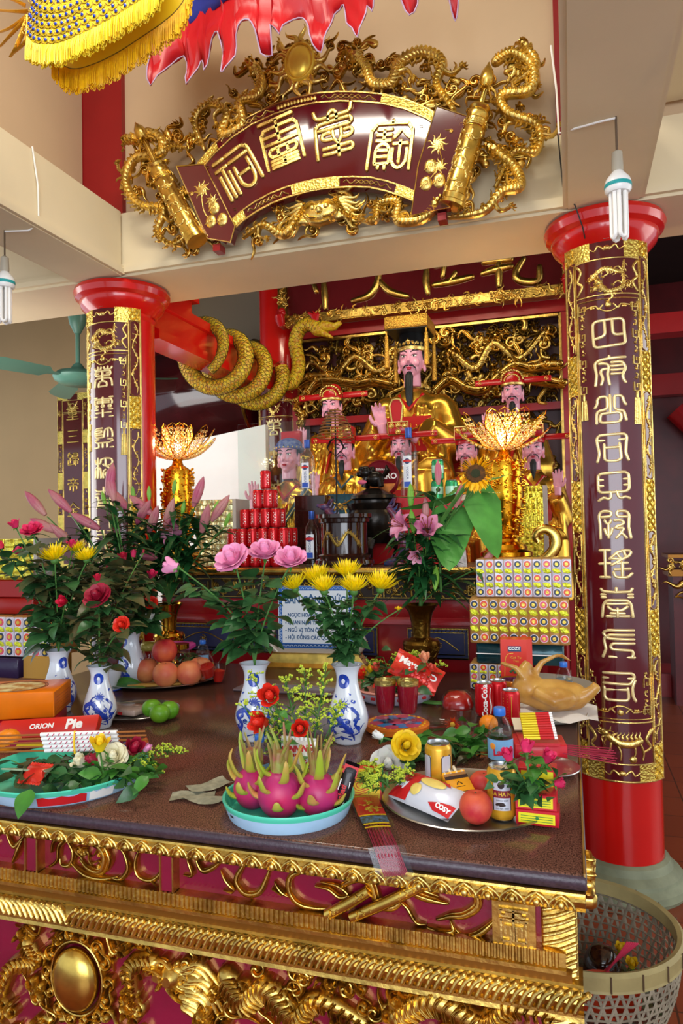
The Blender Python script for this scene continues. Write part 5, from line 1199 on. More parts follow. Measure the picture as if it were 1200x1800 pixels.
# lotus lamps
LG=mat('lamp_gold','D99A22',.2,1,.2,60,.1,30);BEAD=mat('lamp_crystal_beads','FFD98A',.12,.3,emit=0)
GLOW=mat('lamp_bulb_glow','FFE2A8',.4,emit=28)
def lotus(label,x,y,ztop,s,power,glow):
    t=thing('lotus_lamp',label,'lamp',(x,y,AT));H=(ztop-AT)/s
    t.scale=(s,s,s)
    f=MB();b=[(.0,0),(.125,0),(.13,.01),(.13,.045),(.122,.05),(.135,.06),(.135,.08),(.11,.095),(.1,.12),(.07,.135),(.065,.15)]
    f.lathe(b,32);f.build('base',LG,t,sharp=30)
    f=MB();z0=.15;hp=H-z0-.17
    pr=[(.05,0),(.075,.03),(.08,.3*hp),(.095,.45*hp),(.1,.6*hp),(.085,.7*hp),(.095,.78*hp),(.085,.92*hp),(.05,.97*hp),(.03,hp)]
    f.lathe([(r,z0+z)for r,z in pr],28);f.build('stem',LG,t)
    f=MB();rng=random.Random(6)
    for i in range(420):
        z=rng.uniform(.02,.95)*hp;a=rng.uniform(0,2*pi);r=.085 if z<.3*hp else .1 if z<.7*hp else .095
        f.ell((r*cos(a),r*sin(a),z0+z),rng.uniform(.005,.009),6,4)
    f.build('beaded_net',mat('gold_beads','E8B030',.15,1),t)
    zb=H-.17;MB().lathe([(.03,zb-.01),(.035,zb),(.028,zb+.02),(.035,zb+.03),(.02,zb+.04)],20).build('neck',LG,t)
    bulb=MB().ell((0,0,zb+.09),(.03,.03,.05),16,10).build('bulb',GLOW if glow else mat('lamp_bulb_soft','FFEED0',.4,emit=10),t)
    def petal(a,tilt,L,W,nm,up):
        # open wire petal filled with strings of beads
        M_=rotz(a);fr=MB();bd=MB()
        def pt(s_,t_):
            r=.02+L*(s_*cos(tilt)+(0.06*sin(s_*3)));z=zb+.03+L*(s_*sin(tilt)+up*s_*s_)
            return M_ @ V((r-abs(t_)*.0,W*t_*sin(pi*min(1,s_*.85+.02))**.8,z-0.25*W*(1-t_*t_)*sin(pi*s_)))
        for e in(-1,1):fr.tube([pt(k/10,e)for k in range(11)],.0028,5)
        fr.tube([pt(k/10,0)for k in range(11)],.0018,5);fr.tube([pt(1,-1),pt(1.06,0),pt(1,1)],.0025,5)
        fr.build('petal_frame',LG,t)
        for k in range(1,10):
            for j in range(-3,4):bd.ell(pt(k/10+.03*(j%2),j/3.5),.0052,6,4)
        bd.build('petal_beads',BEAD,t)
    for k in range(8):petal(k*pi/4+.2,1.25,.2,.055,'p',.05)
    for k in range(8):petal(k*pi/4+.6,.55,.23,.05,'p',.25)
    for k in range(6):petal(k*pi/3+.1,.2,.22,.035,'p',.3)
    lp=point('lotus_lamp_light',(x,y,AT+(zb+.12)*s),power,(1,.78,.45),.05)
    return t
zt=at(885,735,Y=3.85).z;lr=at(888,900,Y=3.85)
lotus('glowing lotus-shaped beaded lamp on the right of the high altar',lr.x,3.85,zt-.03,1,9,True)
ll=at(313,900,Y=3.85);lotus('lotus-shaped beaded lamp at the left, in front of the white partition',ll.x,3.85,at(313,762,Y=3.85).z-.02,1,5,False)
# dark wooden stand with the censer
WD=mat('dark_polished_wood','2A130E',.12,0,.05,8,.25,6,coat=.5)
cs=at(596,990,Y=3.72)
t=thing('wooden_stand','dark polished round wooden stand in front of the censer','stand',(cs.x+.02,3.76,AT))
f=MB().lathe([(0,0),(.15,0),(.155,.015),(.15,.025),(.165,.03),(.16,.05),(.14,.06),(.145,.075),(.128,.085),(.128,.25),(.14,.256),(.142,.275),(.155,.28),(.155,.3),(.0,.3)],40);f.build('drum_body',WD,t,sharp=25)
f=MB();rng=random.Random(7);dragon(f,cyl(.128,0),[(-.12,.12),(-.06,.2),(0,.13),(.06,.2),(.12,.14)],.009,.003,seed=2);f.build('faded_gilt_dragon',GOLDD,t)
t=thing('bronze_censer','dark bronze censer with a guardian lion on its lid','censer',(at(655,900,Y=4.15).x,4.18,AT))
BRZ=mat('dark_bronze','1F1A16',.25,.6,.3,30,.3,20)
f=MB().lathe([(.0,.12),(.1,.13),(.155,.2),(.165,.28),(.15,.33),(.16,.35),(.165,.37),(.12,.375),(.12,.39),(.14,.4),(.135,.42),(.09,.44),(.05,.46),(0,.465)],32)
for i in range(3):
    a=i*2*pi/3+.5;f.tube([(.09*cos(a),.09*sin(a),.16),(.14*cos(a),.14*sin(a),.1),(.12*cos(a),.12*sin(a),.04),(.14*cos(a),.14*sin(a),0)],[.04,.03,.02,.028],10)
f.build('bowl',BRZ,t,sharp=35)
f=MB();f.ell((.01,0,.52),(.06,.05,.05),14,10);f.ell((-.045,-.01,.56),(.04,.035,.04),14,10);f.ell((-.08,-.02,.55),(.022,.022,.018));f.tube([(-.04,-.02,.53),(-.055,-.03,.47)],[.02,.015],8);f.tube([(.04,-.02,.52),(.055,-.03,.47)],[.024,.018],8);f.tube([(-.04,.02,.53),(-.05,.04,.47)],[.02,.015],8);f.tube([(.06,0,.53),(.09,0,.57),(.08,0,.6)],[.012,.02,.006],8)
for i in range(12):a=i*.52;f.ell((-.04+.038*cos(a),.0+.03*sin(a),.575+.01*sin(a*2)),.014,8,6)
f.build('guardian_lion',BRZ,t);f=MB().ell((-.06,-.045,.5),(.03,.012,.014)).build('pink_cloth_bow',mat('pink_cloth','C85A78',.6),t)
# incense coil on a wire stand
ic=at(590,800,Y=3.95)
t=thing('incense_coil','hanging brown incense coil on a tall black wire stand','incense coil',(ic.x,3.95,AT))
z1,z0=at(590,718,Y=3.95).z-AT,at(590,772,Y=3.95).z-AT
f=MB();P=[((.012+.098*min(1,(i/200)**.55))*cos(i*.32),(.012+.098*min(1,(i/200)**.55))*sin(i*.32),z1-(z1-z0)*(i/200))for i in range(201)];f.tube(P,.0034,5);f.build('coil',mat('incense_brown','8A5A28',.8),t)
f=MB();f.tube([(0,0,0),(0,0,z1)],.0045,8);f.lathe([(0,0),(.05,0),(.05,.006),(.01,.01)],20)
for s_ in(-1,1):
    f.tube([(0,-.002,z0+.01),(s_*.03,-.004,z0-.01),(s_*.05,-.004,z0-.05),(s_*.03,-.004,z0-.08)],[.004,.014,.012,.003],8,flat=.35);f.tube([(0,0,z0-.1),(s_*.03,0,z0-.07),(s_*.055,0,z0-.1)],[.004,.01,.002],8,flat=.35)
f.build('phoenix_stand',mat('black_iron','15181A',.5,.6),t)
# clear glass bottles
BG=thin_glass('bottle_glass','EEF4F4',.7)
def bottle(label,x,y,z,h=.32,r=.042,cat='bottle',group=None):
    t=thing('glass_bottle',label,cat,(x,y,z),0,group)
    f=MB().lathe([(0,0),(r*.95,0),(r,.01),(r*.95,h*.62),(r*.8,h*.72),(r*.38,h*.82),(r*.34,h*.86),(r*.34,h*.97)],28);f.build('glass_body',BG,t)
    MB().lathe([(r*.37,h*.85),(r*.4,h*.86),(r*.4,h),(0,h)],20).build('blue_cap',mat('bottle_cap_blue','2E4E9A',.3,.4),t)
    q=cyl(r*.99);f=MB();R=[]
    for v in(.05,h*.58):R.append([q(u*.001,v,.001)for u in range(-26,27,4)])
    f.loft(R,False,False,closed=False);f.build('label_panel',mat('label_silver_white','DCE2EA',.35),t)
    f=MB().box((-.02,-r-.003,.055),(.02,-r-.0015,.085));f.build('blue_block',mat('label_blue','2C52B4',.4),t)
    f=MB();dome(f,lambda u,v,d:q(u,v,d+.002),0,h*.5,.017,.001,0,14);f.build('round_emblem',mat('label_navy','2A3A6A',.4),t)
    f=MB();f.ribbon([(-.024,h*.5),(0,h*.505),(.024,h*.5)],.007,.0008,lambda u,v,d:q(u,v,d+.003),FLATP,0,3,False);f.build('red_bar',TXR,t)
    text('VODKA',.022,lambda u,v,d:q(v*1,-u+h*.33,d+.0015),.0002,mat('label_text_navy','33427A',.5),'lettering',t)
    return t
p=at(548,872,Y=4.42);pd=MB().box((p.x-.09,4.33,AT),(p.x+.12,4.52,p.z),bev=.004);o=pd.build('plinth',WD);tag(o,'dark wooden plinth behind the stand carrying a clear bottle','plinth')
bottle('clear glass bottle with blue cap standing high beside the incense coil',p.x-.02,4.4,p.z,.37,.05)
p=at(552,985,Y=3.9);bottle('clear glass bottle on the altar top between red cans and wooden stand',p.x-.04,3.98,AT,.33,.045)
p=at(720,872,Y=4.3);pd=MB().box((p.x-.3,4.22,AT),(p.x+.16,4.45,p.z),bev=.004);o=pd.build('plinth',HATR);tag(o,'red box plinth behind the lilies carrying bottle and tin','plinth')
bottle('clear glass bottle with blue cap behind the pink lilies',p.x,4.3,p.z,.42,.055)
GC=mat('can_green','2E9A62',.25,.5)
def green_txt(t,r,h):
    f=MB().lathe([(r+.0004,h*.35),(r+.0006,h*.36),(r+.0006,h*.7),(r+.0004,h*.71)],28,cap=False);f.build('pale_band',mat('pale_green_print','A9D8C0',.4,.4),t)
    f=MB();dome(f,cyl(r+.0006),0,h*.55,.014,.0008);f.build('emblem',TXD,t)
p=at(768,845,Y=4.2);pd=MB().box((p.x-.07,4.14,AT),(p.x+.16,4.28,p.z-.125),bev=.004);o=pd.build('plinth',HATR);tag(o,'low red plinth under the green cans behind the sunflower','plinth')
can((p.x,4.2,p.z-.125),'green beer can, lower one behind the pale lily bud',GC,'green beer cans',.036,.125,.3,green_txt);can((p.x+.005,4.2,p.z),'green beer can standing on top of the other',GC,'green beer cans',.036,.125,.1,green_txt)
can((p.x+.085,4.2,p.z-.125),'green beer can half hidden by the sunflower leaves',GC,'green beer cans',.036,.125,.9,green_txt)
p=at(673,862,Y=4.33)
t=thing('round_tin','maroon round tin standing on edge behind the censer lion','tin',(p.x,4.3,at(720,872,Y=4.3).z+.115))
f=MB().lathe([(0,-.03),(.11,-.03),(.115,-.02),(.115,.02),(.108,.03),(.1,.025),(0,.025)],36,M=Matrix.Rotation(pi/2,4,'X'));f.build('tin_body',mat('maroon_tin','7A1420',.3,.3),t)
f=MB();q=lambda u,v,d:(u,-.026-d,v)
f.prism([(.1*cos(a),.1*sin(a))for a in[pi+.35+i*(pi-.7)/12 for i in range(13)]],0,.001,q);f.build('biscuit_picture',mat('orange_print','C9762A',.5,0,0,1,.4,12),t)
text('ESCARO',.05,lambda u,v,d:q(u+.01,v+.01,d),.0005,TXW,'lettering',t,bold=.0008);text('Biibika',.022,lambda u,v,d:q(u,v+.055,d),.0004,TXW,'small_lettering',t)
BF=mat('blue_glazed_figure','2C4A7A',.2,0,.5,40,.4,20,col2='7A2A2A')
for px,py,yy,lb in((585,905,4.2,'small blue glazed dragon figure behind the wooden stand'),(695,905,4.1,'small blue glazed dragon figure left of the lilies')):
    p=at(px,py,Y=yy);t=thing('dragon_figure',lb,'figurine',(p.x,yy,AT));h=p.z-AT+.05
    f=MB();P=crom([(-.06,0,.02),(.02,.01,.04),(.05,0,h*.4),(-.02,.01,h*.55),(.0,0,h*.8),(-.05,-.01,h)],4);f.tube(P,[.016+.016*sin(pi*i/len(P))for i in range(len(P))],10)
    for i in range(0,len(P)-1,1):f.tube([V(P[i]),V(P[i])+V((.03,0,.02)),V(P[i])+V((.04,0,.045))],[.012,.008,.001],5)
    f.ell(P[-1],(.035,.025,.022));f.tube([V(P[-1]),V(P[-1])+V((-.05,0,.01))],[.02,.01],8)
    for i in range(5):f.tube([V(P[-1]),V(P[-1])+V((.03,.01*i-.02,.02)),V(P[-1])+V((.05,.02*i-.04,.05))],[.012,.007,.001],5)
    f.build('figure_body',BF,t);MB().box((-.07,-.03,0),(.07,.03,.022),bev=.004).build('figure_base',BF,t)
o=MB().box((-.06,0,0),(.06,.004,.1),M=TR(at(800,1000,Y=3.56)+V((0,0,0)),.3,-.4)).build('printed_card',mat('pale_card','C9CCD4',.5,0,0,1,.25,40));tag(o,'pale printed card tucked in the lily stems on the altar rim','card')
o=MB().ell((at(948,975,Y=3.9).x,3.9,AT+.03),(.035,.03,.03),16,10).build('green_lime',mat('dark_green_rind','1E4A22',.4));tag(o,'small dark green fruit on the altar top near the gilt scroll','fruit')

# ------------------------------------------------------------------ wrapped blocks of round sweets
WRAPS=[mat('wrap_lilac_white','CFCAD8',.25,.1,.3,40),mat('wrap_tan','B98A4A',.3,.2,.3,40)]
DISC=[mat('disc_orange_red','D9482A',.3),mat('disc_pink_red','D8506A',.3),mat('disc_navy','22304A',.3)];DW=mat('disc_white_rim','E9E4EC',.3);DY=mat('disc_gold','D9B84A',.3,.5,.5,120)
CEL=mat('yellow_cellophane','D6DC2E',.15,.3,1,70,.3,60,bdist=.008)
def sweets(label,x,y,z,w_,d_,h,nx,wrap,rz=0,group='wrapped blocks of round sweets'):
    t=thing('wrapped_sweets',label,'wrapped sweets',(x,y,z),rz,group)
    f=MB().box((-w_/2,0,0),(w_/2,d_,h),bev=.004);f.build('carton',WRAPS[1],t);cw=w_/nx
    f=MB();[f.box((-w_/2+i*cw+.001,-.004,.002),(-w_/2+(i+1)*cw-.001,.01,h-.002),bev=.003)for i in range(nx)];f.build('wrapper',WRAPS[wrap],t)
    q=lambda u,v,d:(u,-.005-d,v);r=min(cw*.42,h/7.4);rows=[h*.14,h*.5,h*.86]
    a,b,c,yb=MB(),[MB(),MB(),MB()],MB(),MB()
    for k,zz in enumerate(rows):
        for i in range(nx):
            u=-w_/2+(i+.5)*cw;pat=2 if(i+k)%2==0 else((i//2+k)%2)
            for mb,rr,dd in((a,r,.0005),(b[pat],r*.86,.0015),(c,r*.42,.0035)):
                mb.prism([(u+rr*cos(j*pi/8),zz+rr*sin(j*pi/8))for j in range(16)],0,dd,q)
            if k<2:
                zz2=(rows[k]+rows[k+1])/2;yb.ribbon([(u-cw*.36,zz2),(u-cw*.1,zz2+h*.02),(u+cw*.1,zz2-h*.015),(u+cw*.36,zz2+h*.01)],h*.055,.004,q,None,0,2,False)
    a.build('disc_rims',DW,t);[b[i].build('discs',DISC[i],t)for i in range(3)];c.build('disc_centres',DY,t);yb.build('gold_ribbons',CEL,t)
    return t
yb_=3.12
def frm(px0,px1,py0,py1,Y):
    a=at(px0,py1,Y=Y);b=at(px1,py0,Y=Y);return(a.x+b.x)/2,b.x-a.x,a.z,b.z-a.z
x,w_,z,h=frm(836,878,1180,1212,2.98);sweets('small low pack of round sweets behind the cola cans',x+.02,3.0,.994,.19,.15,.105,5,0)
zb=.994+.105
x,w_,z,h=frm(838,1000,1148,1185,3.0);o=MB().box((x-w_/2,3.0,zb),(x+w_/2-.02,3.18,zb+.085),bev=.006).build('dark_teal_box',mat('dark_teal_foil','16414A',.2,.3,.6,25,.3,8));tag(o,'dark teal wrapped box under the lower block of sweets','box')
MB().box((x-w_/2-.002,2.998,zb+.04),(x+w_/2-.018,3.0,zb+.044)).build('pale_string',TXW,o)
zb+=.086;x,w_,z,h=frm(828,1000,1073,1150,3.0);sweets('large tan wrapped block of round sweets under the lilac one',x,2.985,zb,w_,.2,h,10,1)
zb+=h+.002;x,w_,z,h=frm(838,1004,1003,1070,3.0);sweets('large lilac wrapped block of round sweets on top of the right stack',x,2.99,zb,w_,.2,h,10,0)
# left stack at the edge of the frame
x=at(25,1140,Y=2.75).x
o=MB().box((x-.28,2.75,.994),(x+.02,3.0,1.085),bev=.004).build('purple_box',mat('dark_purple_wrap','2E2244',.3,0,.5,30));tag(o,'dark purple wrapped box at the bottom of the left stack','box')
o=MB().box((x+.04,2.76,.994),(x+.19,2.92,1.10),bev=.004).build('ochre_box',mat('ochre_card','B98A34',.5));tag(o,'ochre cardboard box beside the purple one at the left','box')
sweets('wrapped block of round sweets in the left stack above the purple box',x-.05,2.78,1.09,.46,.2,.19,9,0)
RT=mat('red_tin_box','9A1A16',.35)
o=MB().box((x-.3,2.85,1.283),(x+.02,3.05,1.36),bev=.006).build('red_box',RT);tag(o,'lower of two red boxes stacked at the left edge','box')
o=MB().box((x-.3,2.86,1.362),(x+.0,3.05,1.45),bev=.006).build('red_box',RT);tag(o,'upper of two red boxes stacked at the left edge','box')
foilstack('stack of gold foil bars on the red boxes at the left edge',x-.13,2.86,1.452,.3,.15,.2,5,5,FOIL)
# ------------------------------------------------------------------ porcelain vases
PORC=mat('white_porcelain','DDE2EA',.08,0,0,1,.03,5,coat=.8);COB=mat('cobalt_blue_glaze','1E3FA8',.12,0,0,1,.35,40,coat=.8)
def revolve_map(prof):
    def R(z):
        for i in range(len(prof)-1):
            (r0,z0),(r1,z1)=prof[i],prof[i+1]
            if z0<=z<=z1 and z1>z0:return r0+(r1-r0)*(z-z0)/(z1-z0)
        return prof[-1][0]
    def mp(u,v,d):
        r=R(v)+d;a=u/.05;return(r*sin(a),-r*cos(a),v)
    return mp
def bw_vase(label,loc,h,rz=0,face=0):
    t=thing('porcelain_vase',label,'vase',loc,rz,'blue and white porcelain vases');k=h/.23
    pr=[(.036,0),(.040,.004),(.044,.02),(.056,.045),(.061,.07),(.056,.1),(.044,.135),(.035,.165),(.032,.19),(.036,.212),(.046,.228),(.048,.23)]
    pr=[(r*k,z*k)for r,z in crom(pr,3)]
    MB().lathe([(0,0)]+pr+[(r-.003,z)for r,z in reversed(pr[4:])],40,cap=False).build('body',PORC,t)
    mp=revolve_map(pr);q=lambda u,v,d:mp(u,v*k,d+.0004);f=MB();rng=random.Random(int(loc[0]*50))
    c=face*.05
    dome(f,q,c,.185,.028,.0006,0,20,.021);f.build('blue_medallion',COB,t)
    f=MB();dome(f,lambda u,v,d:q(u,v,d+.0008),c,.185,.009,.0004,0,10,.007);f.build('medallion_centre',PORC,t);f=MB()
    for o_ in(0,.157):
        dragon(f,q,[(c+o_-.045,.03),(c+o_-.03,.06),(c+o_-.05,.085),(c+o_-.02,.1),(c+o_+.0,.075),(c+o_+.02,.05)],.0075,.0008,0,True,True,5,False)
        for i in range(9):flame(f,q,c+o_+.005,.118,.022,-1.2+i*.55,1,.0006,0,.13)
        dome(f,q,c+o_+.005,.118,.008,.0006,0,10)
        f.ribbon([(c+o_+.03,.11),(c+o_+.045,.09),(c+o_+.035,.065),(c+o_+.05,.04),(c+o_+.02,.03)],lambda t:.005-.003*t,.0006,q,FLATP,0,3)
        for i in range(6):f.ribbon([(c+o_+.0+.003*i,.045-.001*i),(c+o_+.02+.003*i,.052-.004*i),(c+o_+.03+.002*i,.03-.003*i)],.0011,.0005,q,FLATP,0,3)
        for i in range(16):flame(f,q,c+o_+rng.uniform(-.06,.06),rng.uniform(.04,.15),rng.uniform(.006,.012),rng.uniform(0,6),1,.0005,0,.3)
        for i in range(10):curl(f,q,c+o_+rng.uniform(-.06,.05),rng.uniform(.02,.075),.014,rng.uniform(0,6),1,.0006)
        f.ribbon([(c+o_-.03,.018),(c+o_,.026),(c+o_+.03,.018)],.002,.0005,q,FLATP,0,3)
    f.build('cobalt_painting',COB,t);return t,pr
def vpos(px,py,Z=ZT):return at(px,py,Z=Z)
p1=V((-.985,2.13,ZT));p2=V((-.685,2.17,ZT));p3=V((-1.576,2.13,ZT));p4=V((-1.87,2.28,ZT));p5=V((-1.9,2.8,ZT))
bw_vase('blue and white vase of pale pink roses left of the centre',p1,.245,.1,.2)
bw_vase('blue and white vase of yellow chrysanthemums at the centre',p2,.245,.05,-.1)
bw_vase('blue and white vase of red roses beside the orange box',p3,.215,.5)
bw_vase('blue and white vase partly hidden behind the orange box',p4,.235,1.2)
bw_vase('blue and white vase behind the leafy roses, left of the peaches',p5,.235,-.6)
p=at(188,1212,Z=ZT);t=thing('porcelain_bowl','small white porcelain bowl with blue foot ring left of the peaches','bowl',p)
MB().lathe([(0,0),(.06,0),(.065,.006),(.04,.012),(.045,.03),(.06,.06),(.064,.09),(.06,.088),(.04,.03),(0,.02)],28).build('bowl',PORC,t);MB().lathe([(.0652,.001),(.067,.004),(.0652,.007)],28,cap=False).build('blue_ring',COB,t)
# brass vases
BRS=mat('polished_brass','C9982F',.16,1,.15,40,.15,12);BRSD=mat('old_brass','7A5A22',.3,1,.6,70,.3,14)
def brass(label,loc,h,m,k=1):
    t=thing('brass_vase',label,'vase',loc);s=h/.36
    pr=[(0,0),(.07,0),(.072,.01),(.05,.03),(.045,.045),(.055,.06),(.075,.1),(.088,.14),(.092,.17),(.085,.185),(.06,.19),(.044,.2),(.045,.23),(.048,.27),(.06,.32),(.085,.355),(.088,.36),(.083,.36),(.055,.32),(.04,.27),(.0,.26)]
    MB().lathe([(r*s*k,z*s)for r,z in pr],36).build('body',m,t,sharp=30)
    f=MB();mp=revolve_map([(r*s*k,z*s)for r,z in pr[5:10]]);rng=random.Random(3);q=lambda u,v,d:mp(u,v,d)
    scrolls(f,q,-.15,.075*s,.15,.165*s,60,.015,.022,rng,.002);f.build('engraving',m,t);return t
pbl=V((-2.0,3.28,ZT));pbr=V((-.655,3.2,ZT))
brass('tall polished brass vase of pink lilies behind the peaches',pbl,.31,BRS)
brass('old brass vase holding the sunflower and open lilies',pbr,.33,BRSD,1.0)

# ------------------------------------------------------------------ flowers and foliage
LEAF=mat('rose_leaf','315C30',.38,0,.25,60,.3,25);LEAFD=mat('dark_rose_leaf','2C4C2A',.4,0,.2,60,.35,20,col2='5A4E2C');LEAFL=mat('fresh_green_leaf','3F7A2A',.4,0,.2,50,.2,20);LILF=mat('lily_leaf','22552A',.35,0,.2,50,.3,12)
STEM=mat('green_stem','4A7A34',.5,0,0,1,.2,20);SUNL=mat('sunflower_leaf','4E9038',.45,0,.4,40,.15,14)
PET={'red':mat('crimson_petal','C8183C',.5,0,0,1,.12,40,sss=.1),'deep':mat('dark_red_petal','9A1230',.5,0,0,1,.15,40),'hot':mat('hot_pink_petal','D82A5E',.5,0,0,1,.12,40),'pink':mat('pale_pink_petal','EE9AC2',.5,0,0,1,.06,30,sss=.15),'orange':mat('scarlet_petal','E2301C',.5,0,0,1,.1,40,sss=.1),
       'yellow':mat('yellow_petal','F2CC1C',.5,0,0,1,.08,40,sss=.1),'white':mat('white_petal','EFEEE8',.5,0,0,1,.03,30,sss=.15),'coral':mat('coral_petal','E8604A',.5,0,0,1,.1,40),'mum':mat('chrysanthemum_yellow','F5D800',.5,0,0,1,.06,30,sss=.1),'sun':mat('sunflower_petal','F5B80C',.5,0,0,1,.08,30),'cream':mat('cream_petal','E9E2C0',.5),'peachy':mat('peach_petal','E8A078',.5,0,0,1,.15,40)}
LILY=mat('lily_pink','C05A86',.45,0,0,1,0,14,col2='E0A0B8',sss=.1);LBUD=mat('lily_bud_pink','B8506E',.45,0,0,1,0,10,col2='C48A80');LBUDG=mat('lily_bud_green','7AB03A',.45,0,0,1,.2,10)
def frame(d,up=V((0,0,1))):
    d=V(d).normalized();a=up if abs(d.dot(up))<.95 else V((1,0,0));x=a.cross(d).normalized();y=d.cross(x);return x,y,d  # x side, y normal, d forward
def leaf(mb,b,d,L,W,fold=.25,droop=.4,roll=0,n=5,tip=1.0,heart=0):
    x,y,z=frame(d);c,s=cos(roll),sin(roll);x,y=x*c+y*s,y*c-x*s;b=V(b);rows=[]
    for i in range(n+1):
        t=i/n;wv=W*.5*(sin(pi*t**.75)if i<n else 0)
        if heart:wv=W*.5*(1-t)**.6*(1 if t>.02 else .7)*(1.0 if t>0 else .8)
        dr=-droop*L*t*t;p=b+z*(L*t*(1-.25*droop*t))+y*(dr)
        if heart and i==0:e=[p-x*wv-z*L*.12,p-x*wv*.5-z*L*.2,p,p+x*wv*.5-z*L*.2,p+x*wv-z*L*.12]
        else:e=[p-x*wv+y*fold*wv,p-x*wv*.5+y*fold*wv*.3,p,p+x*wv*.5+y*fold*wv*.3,p+x*wv+y*fold*wv]
        rows.append([tuple(q)for q in e])
    mb.loft(rows,False,False,closed=False)
def petal(mb,c,M_,r0,L,W,a,open_,curl_=.3,n=4,m=4,lean=0):
    """cupped petal standing on a receptacle; a round angle, open_ outward lean"""
    rows=[]
    for i in range(n+1):
        t=i/n;th=open_*t+curl_*t*t;wd=W*sin(pi*min(1,.25+.62*t))**.7
        if i==n:wd*=.75
        row=[]
        for j in range(-m//2,m//2+1):
            s=j/(m/2);ang=a+s*wd/max(r0+L*.3,.01)*.55
            rr=r0+L*(sin(open_)*t*.8+curl_*t*t*.5)-.04*L*s*s*0;z=L*(t*cos(open_*.7)-curl_*.35*t*t)-.10*L*s*s*t
            row.append(tuple(M_ @ V((c[0]+rr*cos(ang),c[1]+rr*sin(ang),c[2]+z))))
        rows.append(row)
    mb.loft(rows,False,False,closed=False)
def orient(loc,d):
    return Matrix.Translation(loc)@ V((0,0,1)).rotation_difference(V(d).normalized()).to_matrix().to_4x4()
def rose_bloom(M_,s,open_=.5,rng=None):
    mb=MB();rng=rng or random;o=open_;hh=.95-.25*o
    mb.ell((0,0,.4*s),(.24*s,.24*s,hh*.52*s),12,8,M=M_)
    for q in range(3):mb.tube([(s*(.06+.05*q)*cos(a*.5+q*2),s*(.06+.05*q)*sin(a*.5+q*2),s*(.4+hh*.5+.02-.035*q))for a in range(10)],s*.02,4,M=M_)
    L_=[(3,.2,hh,-.02,-.12),(4,.24,hh*.97,.03,-.08),(5,.27,hh*.92,.12+.1*o,.0)]
    if o>.22:L_+=[(5,.29,.85,.2+.45*o,.1+.2*o)]
    if o>.4:L_+=[(6,.3,.78,.3+.75*o,.2+.4*o),(6,.28,.68,.4+1.0*o,.3+.5*o)]
    for k,(nn,r,L,op,cu)in enumerate(L_):
        for i in range(nn):petal(mb,(0,0,-.02*s),M_,r*s*.9,L*s,s*(.46+.08*k),i/nn*2*pi+k*.7+rng.uniform(-.12,.12),op+rng.uniform(-.05,.08),cu)
    return mb
def calyx(mb,M_,s,c=(0,0,0)):
    mb.ell(tuple(M_ @ V((0,0,-.02*s))),.16*s,10,6)
    for i in range(5):
        a=i*1.257;leaf(mb,M_ @ V((.1*s*cos(a),.1*s*sin(a),0)),(M_.to_3x3()@ V((cos(a),sin(a),.2))),.55*s,.2*s,.1,.5,n=3)
